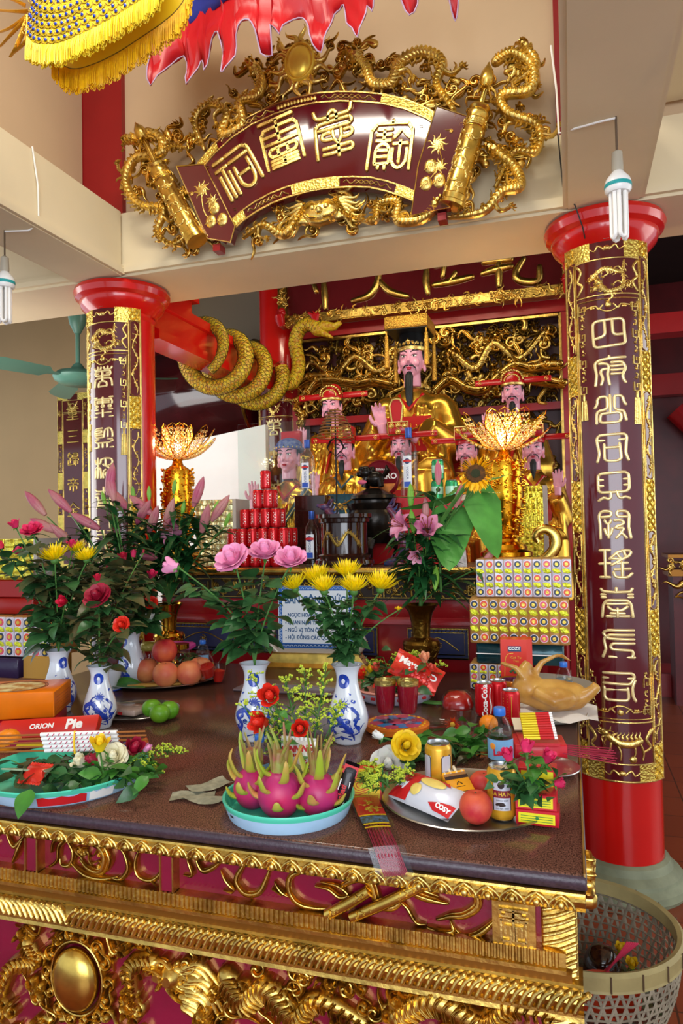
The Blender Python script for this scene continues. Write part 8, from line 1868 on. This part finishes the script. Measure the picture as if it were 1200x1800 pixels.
for j in range(12):
    for u in(-W2+.012,W2-.012):f.ribbon([(u-.004,H0+.03+.018*j),(u+.004,H0+.036+.018*j),(u-.004,H0+.043+.018*j)],.0013,.0004,lambda u,v,d:q(u,v,d+.001),FLATP,0,2)
f.build('border_scrolls',mat('notice_pale','B8D0E8',.4),nt_)
NBL=mat('notice_letters','2A5A8A',.5);HH=H1-H0
text('BAN CÔNG ĐỨC',.05,lambda u,v,d:q(u,v+H0+HH*.77,d),.0004,NBL,'lettering',nt_,bold=.0016,sx=.8)
for k,s_ in enumerate(('- NGỌC HOÀNG','- QUAN NAM TÀO','- NGŨ VỊ TÔN ÔNG','- HỘI ĐỒNG CÁC QUAN')):text(s_,.026,lambda u,v,d,k=k:q(u-W2+.035,v+H0+HH*(.53-.12*k),d),.0003,NBL,'lettering',nt_,'LEFT',.0008,sx=.85)
f=MB();
for s_ in(-1,1):
    f.tube([(s_*(W2+.005),.0,H0-.02),(s_*(W2+.03),.0,H0+.0),(s_*(W2+.05),0,H0+.03),(s_*(W2+.035),0,H0+.08),(s_*(W2+.01),0,H0+.12)],[.012,.018,.02,.016,.008],10)
f.box((-W2-.02,-.01,H0-.02),(W2+.02,.02,H0));f.build('silvered_frame',mat('silvered_wood','B8AEA0',.35,.3),nt_)
f=MB();f.loft([[(s_*(W2+a),-b,z)for s_ in(-1,1)]+[(s_*(W2+a),.06,z)for s_ in(1,-1)]for a,b,z in((.1,.05,0),(.1,.05,.012),(.06,.03,.03),(.03,.02,H0-.03),(.03,.02,H0-.02))]);f.build('gold_foot',GOLDS,nt_,sharp=20)
o=MB().box((-.3,-.1,0),(.2,.12,.012),bev=.004).build('grey_board',mat('grey_shiny_board','6A5A5E',.2));o.location=(at(560,1200,Z=ZT).x,2.85,ZT);tag(o,'flat grey board lying on the table behind the centre vases','board')
# things round the peaches and limes
t=thing('wrapped_bundle','flat packet in clear wrap on the steel dish left of the limes','packet',(lpx-.04,lpy-.02,ZT+.008),-.12);MB().box((-.12,-.04,0),(.07,.05,.022),bev=.004).build('paper_bundle',mat('pinkish_notes','C8A89A',.6,0,0,1,.15,40),t);MB().box((-.125,-.045,-.001),(.075,.055,.026),bev=.006).build('clear_wrap',PLA,t);MB().box((.0,-.0465,.004),(.02,-.045,.014)).build('red_seal',TXR,t)
p=at(208,1218,Z=ZT);f=MB();leaf(f,(-.07,0,.01),(1,.2,.05),.17,.09,.1,.1,.1,7);leaf(f,(-.06,.02,.02),(1,.6,.1),.12,.06,.1,.2,.5,6);o=f.build('betel_leaf',LEAFL);o.location=(p.x-.01,p.y+.05,ZT+.006);tag(o,'broad green leaves lying between the left vase and the peaches','leaf')
p=at(240,1215,Z=ZT);o=MB().box((-.02,-.1,0),(.02,.13,.012),bev=.003,M=TR((p.x+.02,p.y+.08,ZT+.006),-1.1)).build('ochre_strip',mat('ochre_wrapper','B88A3A',.5,0,0,1,.2,30));tag(o,'ochre and red paper strip leaning on the peach tray rim','packet')
t=thing('glass_jar','small jar with crumpled cellophane beside the top peach','jar',(at(262,1165,Y=3.05).x,3.05,ZT+.006));MB().lathe([(0,0),(.04,0),(.042,.09),(.036,.1)],20).build('jar_wall',PLA,t);MB().lathe([(.036,.1),(.04,.104),(.04,.13),(.03,.14),(0,.142)],20).build('yellow_wrap',mat('olive_cellophane','9A8A3A',.25,.2,1,60),t)
t=thing('glass_jar','gold-lidded jar right of the top peach','jar',(at(318,1175,Y=3.06).x,3.06,ZT+.006));MB().lathe([(0,0),(.04,0),(.042,.1),(.036,.11)],20).build('jar_wall',PLA,t);MB().lathe([(.036,.11),(.04,.112),(.04,.135),(0,.136)],20).build('gold_lid',BRS,t)
o=MB().box((-.07,-.03,0),(.07,.03,.03),bev=.008,M=TR((at(318,1158,Y=3.15).x,3.16,ZT+.1),-.1,.2)).build('magenta_cloth',mat('magenta_fabric','B83A8A',.5,0,.4,30));tag(o,'folded magenta cloth packet behind the peaches','cloth')
bunch('dark leaves at the right of the top peach',(at(328,1180,Y=2.98).x,2.98,ZT+.06),(.03,.02,.02),(at(328,1180,Y=2.98).x,2.98,ZT+.08),14,.06,LEAFD,33)
t=thing('plastic_cup','clear plastic cup with red jelly lying at the right end of the peach tray','cup',(at(363,1200,Y=2.82).x,2.84,ZT+.01));MB().lathe([(.028,0),(.036,.05),(.034,.09),(.02,.12),(.024,.13)],24,M=TR((0,0,.03),0,.4)).build('cup_wall',PLA,t);MB().lathe([(0,.004),(.026,.004),(.033,.05),(0,.055)],24,M=TR((0,0,.03),0,.4)).build('red_jelly',JEL,t)
t=thing('plastic_cup','second plastic cup of orange red jelly at the tray rim','cup',(at(378,1195,Y=2.85).x,2.88,ZT+.008));MB().lathe([(.02,0),(.034,.05),(.036,.085)],24).build('cup_wall',PLA,t);MB().lathe([(0,.002),(.019,.002),(.033,.05),(0,.06)],24).build('orange_jelly',JEL,t)
o=MB().box((-.06,-.04,0),(.06,.04,.03),bev=.01,M=TR((at(398,1165,Z=ZT).x,3.1,ZT),.3)).build('red_packet',RBG);tag(o,'crumpled red packet behind the jelly cups','packet')
# left side: orange box, red box, basin contents
ORB=mat('orange_box_print','E8780E',.3,0,0,1,.08,10)
cbx=at(95,1262,Z=1.065);t=thing('orange_gift_box','large orange gift box with an oval picture at the left edge','box',(cbx.x,cbx.y,1.066),.42);MB().box((-.3,-.0,0),(0,.21,.085),bev=.003).build('carton',ORB,t)
q=lambda u,v,d:(u,v,.085+d);f=MB();
for rr in(1,.93):f.ribbon([(-.15+.1*rr*cos(a),.105+.085*rr*sin(a))for a in[j*.26 for j in range(24)]],.0018,.0006,q,FLATP,0,2,False,True)
f.build('oval_frame',mat('brown_print','6A3A12',.4),t);f=MB();dome(f,q,-.15,.105,.09,.001,0,24,.075);f.build('oval_picture',mat('oval_picture_print','E8D9A0',.4,0,0,1,0,30,col2='B8701E'),t)
f=MB();q2=lambda u,v,d:(d,u,v);f.ribbon([(.02,.015),(.19,.015),(.19,.06),(.02,.06)],.0012,.0005,q2,FLATP,0,0,False,True);[f.ribbon([(.03,.022+.009*k),(.17,.022+.009*k)],.001,.0004,q2,FLATP,0,0,False)for k in range(4)];f.build('side_print',mat('dark_orange_print','B8500E',.4),t)
o=MB().box((-.31,.01,0),(-.012,.2,.066),bev=.003).build('red_gift_box',RBX);o.location=(cbx.x,cbx.y,ZT+.0005);o.rotation_euler=(0,0,.42);tag(o,'flat red gift box under the orange box','box')
o=MB().box((-.32,.02,0),(-.02,.1,.008)).build('red_gold_mat',mat('red_gold_print','A8201E',.4,0,0,1,0,80,col2='C8902E'));o.location=(at(110,1290,Z=ZT).x,at(110,1290,Z=ZT).y+.08,ZT);tag(o,'red and gold printed sheet under the boxes at the left','sheet')
zb_=1.04
t=thing('choco_pie_box','long red pie box with white lettering at the back of the left basin','box',at(84,1294,Y=1.86));t.rotation_euler=TR((0,0,0),.25,-.75,-.06).to_euler();MB().box((-.17,0,0),(.15,.03,.065),bev=.002).build('carton',mat('pie_box_red','D02418',.35),t)
q=lambda u,v,d:(u,-d,v);text('ORION',.024,lambda u,v,d:q(u-.03,v+.035,d),.0004,TXW,'lettering',t,bold=.0008);text('Pie',.045,lambda u,v,d:q(u+.075,v+.036,d),.0004,TXW,'big_lettering',t,bold=.002)
t=thing('incense_bundle','bundle of white and pink paper tubes tied with yellow in the left basin','incense bundle',(lx+.03,ly+.02,zb_+.03),.17);t.rotation_euler=TR((0,0,0),.17,0,-.05).to_euler();f,g,h_,k_=MB(),MB(),MB(),MB()
for i in range(5):
    y=-.02+.004*i;z=.05-.012*i
    f.tube([(-.1,y,z),(.12,y,z)],.0058,10);g.tube([(-.26,y,z),(.2,y,z)],.0026,8)
    for k in range(12):h_.tube([(-.08+.016*k,y-.0052,z-.003),(-.074+.016*k,y-.0062,z+.003)],.0014,4)
f.build('white_paper_tubes',TXW,t);g.build('brown_sticks',mat('incense_stick_brown','9A5A1E',.6),t);h_.build('pink_lettering',mat('pink_letters','D04A6A',.5),t);MB().tube([(0,-.028,-.002),(0,-.03,.03),(0,-.022,.058)],.003,6).build('yellow_tie',YC,t)
t=thing('incense_bundle','bundle of red sticks in a gold band across the left basin','incense bundle',at(78,1312,Y=1.72)+V((-.0,0,0)),.2);f,g=MB(),MB()
for i in range(8):f.tube([(-.25,-.02+.005*i,.004*(i%3)),(.23,-.02+.005*i,.004*(i%3)+.012)],.003,6)
for i in range(7):g.tube([(-.07,-.024+.006*i,.007+.002*(i%2)),(.03,-.024+.006*i,.009+.002*(i%2))],.0042,8)
f.build('red_sticks',mat('crimson_sticks','9A1A38',.6),t);g.build('gold_band',mat('gold_paper_band','D9C22E',.3,.4),t);MB().box((.1,-.03,-.002),(.15,.02,.02),bev=.004).build('patterned_wrap',mat('red_gold_wrap','D8501E',.4,0,0,1,0,60,col2='2A5AC0'),t)
c0=at(185,1322,Z=1.05);t=thing('incense_packet','orange and blue wrapped roll of incense pointing right behind the yellow rose','packet',(c0.x-.0,c0.y+.03,1.045),.35);f=MB().tube([(0,0,0),(.1,0,.02)],.014,12);f.build('printed_roll',mat('orange_blue_wrap','E0701E',.35,0,0,1,0,50,col2='C83A1E'),t);MB().tube([(.02,-.001,.005),(.045,-.001,.01)],.0145,12).build('blue_panel',mat('wrap_blue','2A4EB0',.35),t);MB().tube([(-.05,.0,-.012),(.1,-.0,.004)],.008,8).build('red_sticks',mat('crimson_sticks','9A1A38',.6),t)
root=V((lx+.1,ly-.05,1.0))
bunch('dark leaves hanging over the rim of the left basin',root,(.07,.045,.014),root+V((0,0,.03)),75,.055,LEAF,41);bunch('fresh green rose leaves under the maroon rosebud',root+V((.1,.02,0)),(.045,.03,.012),root+V((.11,.03,.035)),36,.055,LEAFL,42)
bunch('dark leaves in the left part of the left basin, cut by the frame',root-V((.12,0,0)),(.05,.045,.014),root+V((-.12,.0,.03)),60,.055,LEAFD,43)
f=MB();leaf(f,(0,0,0),(.1,-.9,-.5),.075,.05,.1,.3,0,7);o=f.build('single_leaf',LEAFL);pl_=at(52,1392,Z=1.04);o.location=(pl_.x,pl_.y+.005,1.045);tag(o,'single broad leaf drooping over the front of the left basin','leaf')
for i,(px,py,c,s,f_,lb,op)in enumerate(((175,1312,'yellow',.045,(.2,-.2,1),'yellow rose standing in the left basin',.35),(150,1338,'cream',.042,(-.4,-.6,.6),'cream rosebud left of the maroon one',.3),(178,1335,'deep',.052,(-.6,-.7,.5),'maroon rosebud lying in the left basin',.15),(200,1330,'cream',.046,(.3,-.6,.8),'cream white rose right of the maroon bud',.5),(212,1366,'yellow',.042,(.9,-.5,.1),'yellow rosebud pointing right over the basin rim',.15),(232,1315,'deep',.048,(.5,-.3,.6),'maroon rose at the right behind the cream one',.3),(255,1312,'pink',.028,(.8,-.3,.6),'pink and white rosebud at the far right of the left basin',.2))):
    b=at(px,py+6,Y=ly-.05+.015*i);flower('rose',lb,b,root+V((.06,0,.01)),c,s,f_,'roses in the left basin',2,.03,280+i,LEAFL,.2,openness=op)
goldenrod('goldenrod spray pointing right across the bare table',at(205,1352,Z=1.03),at(322,1322,Z=1.035),.04,61,None,1.1)
goldenrod('feathery spray under the goldenrod at the right of the left basin',at(205,1352,Z=1.03),at(275,1358,Z=1.02),.035,62,None,.8)
o=MB().box((-.12,-.03,0),(.03,.03,.004),M=TR((lx+.02,ly-.09,1.045),.1,-.3)).build('banknote',mat('green_note','8A9A7A',.6,0,0,1,.15,50));tag(o,'greenish banknote under the white paper tubes','banknote')
o=bag('sweets_bag','small red sweets packet at the left corner of the basin',TR((lx-.0,ly-.14,1.035),0,-1.0),.07,.05,.02,RBG)
# ------------------------------------------------------------------ scalloped flag, fringed canopy, basket
FR_=mat('red_satin','B8141E',.35,0,.3,12,.1,4);FB=mat('blue_satin','1E2F8A',.35,0,.2,12,.1,4);SEAM=mat('lilac_seam','B8A0C0',.6)
t=thing('scalloped_flag','red and blue satin flag with flame-cut edge hanging before the upper wall','flag',at(500,0,Y=2.95))
YF_=2.95;o0=at(500,0,Y=YF_)
def fw(px,py):p=at(px,py,Y=YF_);return(p.x-o0.x,.05*sin(px*.025)+.02*sin(py*.08),p.z-o0.z)
edge=[(262,60),(258,120),(264,150),(275,130),(290,100),(312,85),(318,110),(322,142),(334,120),(343,95),(348,100),(353,117),(362,90),(375,70),(388,64),(393,95),(396,137),(405,130),(418,105),(424,75),(436,55),(448,52),(458,68),(462,100),(480,100),(482,55),(495,67),(500,50),(512,28),(526,20),(536,35),(545,70),(558,80),(566,60),(572,30),(580,10),(592,5),(600,0),(604,30),(620,52),(630,70),(640,40),(646,12),(655,24),(660,5),(664,-20),(700,-22),(708,10),(722,36),(735,10),(742,-15),(780,-25),(790,5),(796,20),(802,0),(806,-30)]
top=[(x,-60)for x in(806,700,600,500,400,330,262)]
def stripf(poly_top,pts,nm,m,dy=0):
    f=MB();R=[]
    for x,y in pts:
        R.append([tuple(V(fw(x,y0+(y-y0)*j/5))+V((0,dy,0)))for j in range(6)for y0 in(poly_top(x),)])
    f.loft(R,False,False,closed=False);o=f.build(nm,m,t);sol=o.modifiers.new('s','SOLIDIFY');sol.thickness=.003;return bake(o)
dense=[]
for a,b in zip(edge,edge[1:]):
    for k in range(3):dense.append((a[0]+(b[0]-a[0])*k/3,a[1]+(b[1]-a[1])*k/3))
dense.append(edge[-1])
stripf(lambda x:-60,dense,'red_field',FR_);stripf(lambda x:-60,[(x,min(24-(x-330)*.24,30))for x in range(262,450,12)],'blue_field',FB,-.006)
MB().tube([V(fw(*p))+V((0,-.004,0))for p in crom(edge,2)],.0035,5).build('seam_piping',SEAM,t)
MB().tube([V(fw(200,-60)),V(fw(500,-60)),V(fw(830,-60))],.008,6).build('hanging_cord',MATS['brown_cord'],t)
# canopy with two tiers of fringe
YC_=2.2
cn=thing('fringed_canopy','yellow embroidered canopy with two tiers of looped fringe at the top left','canopy',at(180,60,Y=YC_));c0=at(180,60,Y=YC_)
YS_=mat('yellow_satin','FAD420',.4,0,.15,10,.06,6);FRG=mat('yellow_fringe','FFD81E',.5,0,0,1,.12,60);FR2=mat('amber_fringe','FFC010',.5,0,0,1,.15,60)
def C2(px,py,Y=YC_):return at(px,py,Y=Y)-c0
def tier(pts,Yf,drop,nm,m,n,w_=.0022,seed=0):
    P=crom([tuple(C2(x,y,Yf(i/(len(pts)-1))))for i,(x,y)in enumerate(pts)],8);L=[0]
    for i in range(1,len(P)):L.append(L[-1]+(V(P[i])-V(P[i-1])).length)
    f=MB();rng=random.Random(seed)
    for k in range(n):
        s=L[-1]*k/(n-1);i=max(j for j in range(len(L)-1)if L[j]<=s+1e-9);q=(s-L[i])/((L[i+1]-L[i])or 1);p=V(P[i]).lerp(V(P[i+1]),q);tg=(V(P[i+1])-V(P[i])).normalized()
        d=drop*rng.uniform(.85,1.08);j=V((rng.uniform(-.006,.006),rng.uniform(-.012,.012),0));e=p+V((0,0,-d))+j
        f.tube([p,p.lerp(e,.5)+j*.4,e,e+tg*.005+V((0,0,-.004)),e+tg*.009,p.lerp(e,.5)+tg*.007+j*.3,p+tg*.006],w_,4,cap=False)
    f.build(nm,m,cn);return P
# embroidered face
f=MB();A_=[(40,-60),(60,10),(92,28),(130,22),(180,2),(240,-30),(300,-60)]
top1=[(46,62),(60,76),(95,78),(130,66),(180,42),(230,12),(272,-18),(290,-60)]
P1=crom([tuple(C2(x,y,YC_-.12))for x,y in top1],4)
Rw=[[tuple(V(p)),tuple(V(p)+V((.0,.03,.16))),tuple(V(p)+V((.02,.1,.34)))]for p in P1];f.loft(Rw,False,False,closed=False);f.build('embroidered_face',YS_,cn)
f=MB();g=MB();hq=MB();rng=random.Random(3)
def facept(s,t_):
    i=min(len(P1)-2,int(s*(len(P1)-1)));q=s*(len(P1)-1)-i;p=V(P1[i]).lerp(V(P1[i+1]),q);return p+V((.0+.01*t_,.03*t_+.0,.16*t_))if t_<1 else p+V((.01,.03,.16))+V((.02,.07,.18))*(t_-1)
for r_ in range(9):
    for k in range(22):
        s=(k+.5*(r_%2))/22;t_=.12+r_*.2;p=facept(min(.999,s),t_)+V((0,-.004,0));f.ell(p,(.006,.004,.006),8,6)
        hq.tube([p+V((.009*cos(a),-.0,.009*sin(a)+.002))for a in[j*.785 for j in range(9)]],.0011,4,cap=False);hq.tube([p+V((-.02,0,.0)),p+V((-.012,0,-.012)),p+V((0,0,-.018)),p+V((.012,0,-.012)),p+V((.02,0,0))],.0016,4,cap=False)
f.build('blue_sequins',mat('blue_sequin','2A4AD0',.15,.4),cn);hq.build('gold_embroidery',GOLDD,cn)
tier(top1,lambda t:YC_-.122,.075,'upper_fringe',FRG,230,.0024,1)
low=[(92,96),(112,116),(135,122),(170,112),(210,92),(250,66),(285,42),(312,18),(328,-8),(336,-45)]
P2=crom([tuple(C2(x,y,YC_))for x,y in low],4)
f=MB();Rw=[[tuple(V(p)),tuple(V(p)+V((-.01,-.02,.06))),tuple(V(p)+V((-.04,-.04,.16)))]for p in P2];f.loft(Rw,False,False,closed=False);f.build('satin_underside',YS_,cn)
MB().tube([V(p)+V((0,-.003,0))for p in P2],.0025,5).build('dark_piping',mat('olive_piping','6A5A1A',.6),cn)
tier(low,lambda t:YC_-.003,.085,'lower_fringe',FR2,250,.0024,2)
f=MB()
for i,(a,b,c)in enumerate((((48,30),(20,60),(0,82)),((48,35),(30,80),(18,100)),((50,20),(25,20),(-5,18)),((48,28),(20,48),(-5,58)),((45,10),(25,0),(0,-8)),((50,30),(46,70),(20,96)))):
    f.tube(crom([tuple(C2(*a,YC_-.1)),tuple(C2(*b,YC_-.12)),tuple(C2(*c,YC_-.1))],5),[.012-.0006*k for k in range(11)],8,flat=.4)
f.build('gold_streamers',mat('gold_braid','D9A22E',.35,.6,1,80),cn)
# basket on the floor under the table side
bk=thing('bamboo_basket','old round woven bamboo basket on the floor by the red column','basket',(.0,2.46,0));BAM=mat('grey_bamboo','8A7E6A',.7,0,.5,40,.2,12);BAM2=mat('bamboo_rim','9A8A5A',.6,0,.3,30,.15,10)
def br(z):return .17+.12*sin(min(1,z/.36)*pi/2*1.02)
f=MB();n=54
for k in range(n):
    for d in(-1,1):
        P=[(br(z)*cos(k/n*2*pi+d*z*1.2),br(z)*sin(k/n*2*pi+d*z*1.2),z)for z in[i*.045+.01 for i in range(9)]];f.tube([(x*(1+.004*d),y*(1+.004*d),z)for x,y,z in P],.0052,5,flat=.4,cap=False)
for i in range(15):z=.02+i*.023;f.tube([(br(z)*cos(a*pi/20),br(z)*sin(a*pi/20),z+.003*sin(a*3+i))for a in range(41)],.0045,5,flat=.6,cap=False)
f.build('woven_wall',BAM,bk)
f=MB();f.lathe([(br(.36)-.012,.35),(br(.36)+.01,.345),(br(.36)+.014,.385),(br(.36)+.004,.395),(br(.36)-.01,.39),(br(.36)-.012,.35)],60,cap=False)
f.lathe([(br(.36)+.002,.335),(br(.36)+.012,.34),(br(.36)+.01,.348)],60,cap=False);f.build('rim_band',BAM2,bk)
f=MB();[f.tube([((br(.36)+.015)*cos(a),(br(.36)+.015)*sin(a),z)for z in(.345,.37,.39)],.0025,4)for a in[i*.31 for i in range(20)]];f.build('rim_ties',MATS['brown_cord'],bk)
MB().lathe([(0,.004),(.17,.004),(.17,.012),(0,.012)],30).build('base_mat',BAM,bk)
t=thing('plastic_bowl','orange red plastic bowl lying in the basket','bowl',(.06,2.32,.2));MB().lathe([(0,0),(.05,0),(.1,.05),(.105,.052),(.1,.056),(.045,.008),(0,.006)],30).build('bowl',mat('orange_red_plastic','C8401E',.35),t);t.rotation_euler=(.1,0,0)
for i in range(6):
    o=MB().tube([(.06,2.4+.006*i,.25),(.135+.006*i,2.42,.36)],.003,6).build('incense_stick',mat('pink_stick','D83A5A',.5));tag(o,'red incense stick standing in the bamboo basket','incense stick','red incense sticks in the basket')
for i,(x,y,z)in enumerate(((.15,2.5,.24),(.19,2.45,.23),(.12,2.56,.25))):flower('rose','withered yellow bloom in the bamboo basket, %s'%['middle','right','rear'][i],(x,y,z),(x-.03,y,.08),'yellow',.035,(0,-.3,1),'withered blooms in the basket',6,.04,300+i,LEAFD,openness=.3)
t=thing('dark_jar','dark glossy jar with gold specks in the basket','jar',(.06,2.5,.16));MB().lathe([(0,0),(.05,0),(.06,.05),(.055,.1),(.03,.13),(0,.135)],24).build('jar_body',mat('black_glaze','160C0E',.1,0,0,1,0,60,col2='4A2A14',coat=.5),t)
o=MB().lathe([(0,0),(.165,0),(.2,.1),(.21,.15),(.15,.17),(0,.17)],20).build('offering_scraps',mat('scraps','4A4A38',.8,0,1,30,0,20,col2='7A3A28',bdist=.02));o.location=(0,2.46,.015);tag(o,'heap of discarded leaves and paper in the bottom of the basket','scraps',kind='stuff')
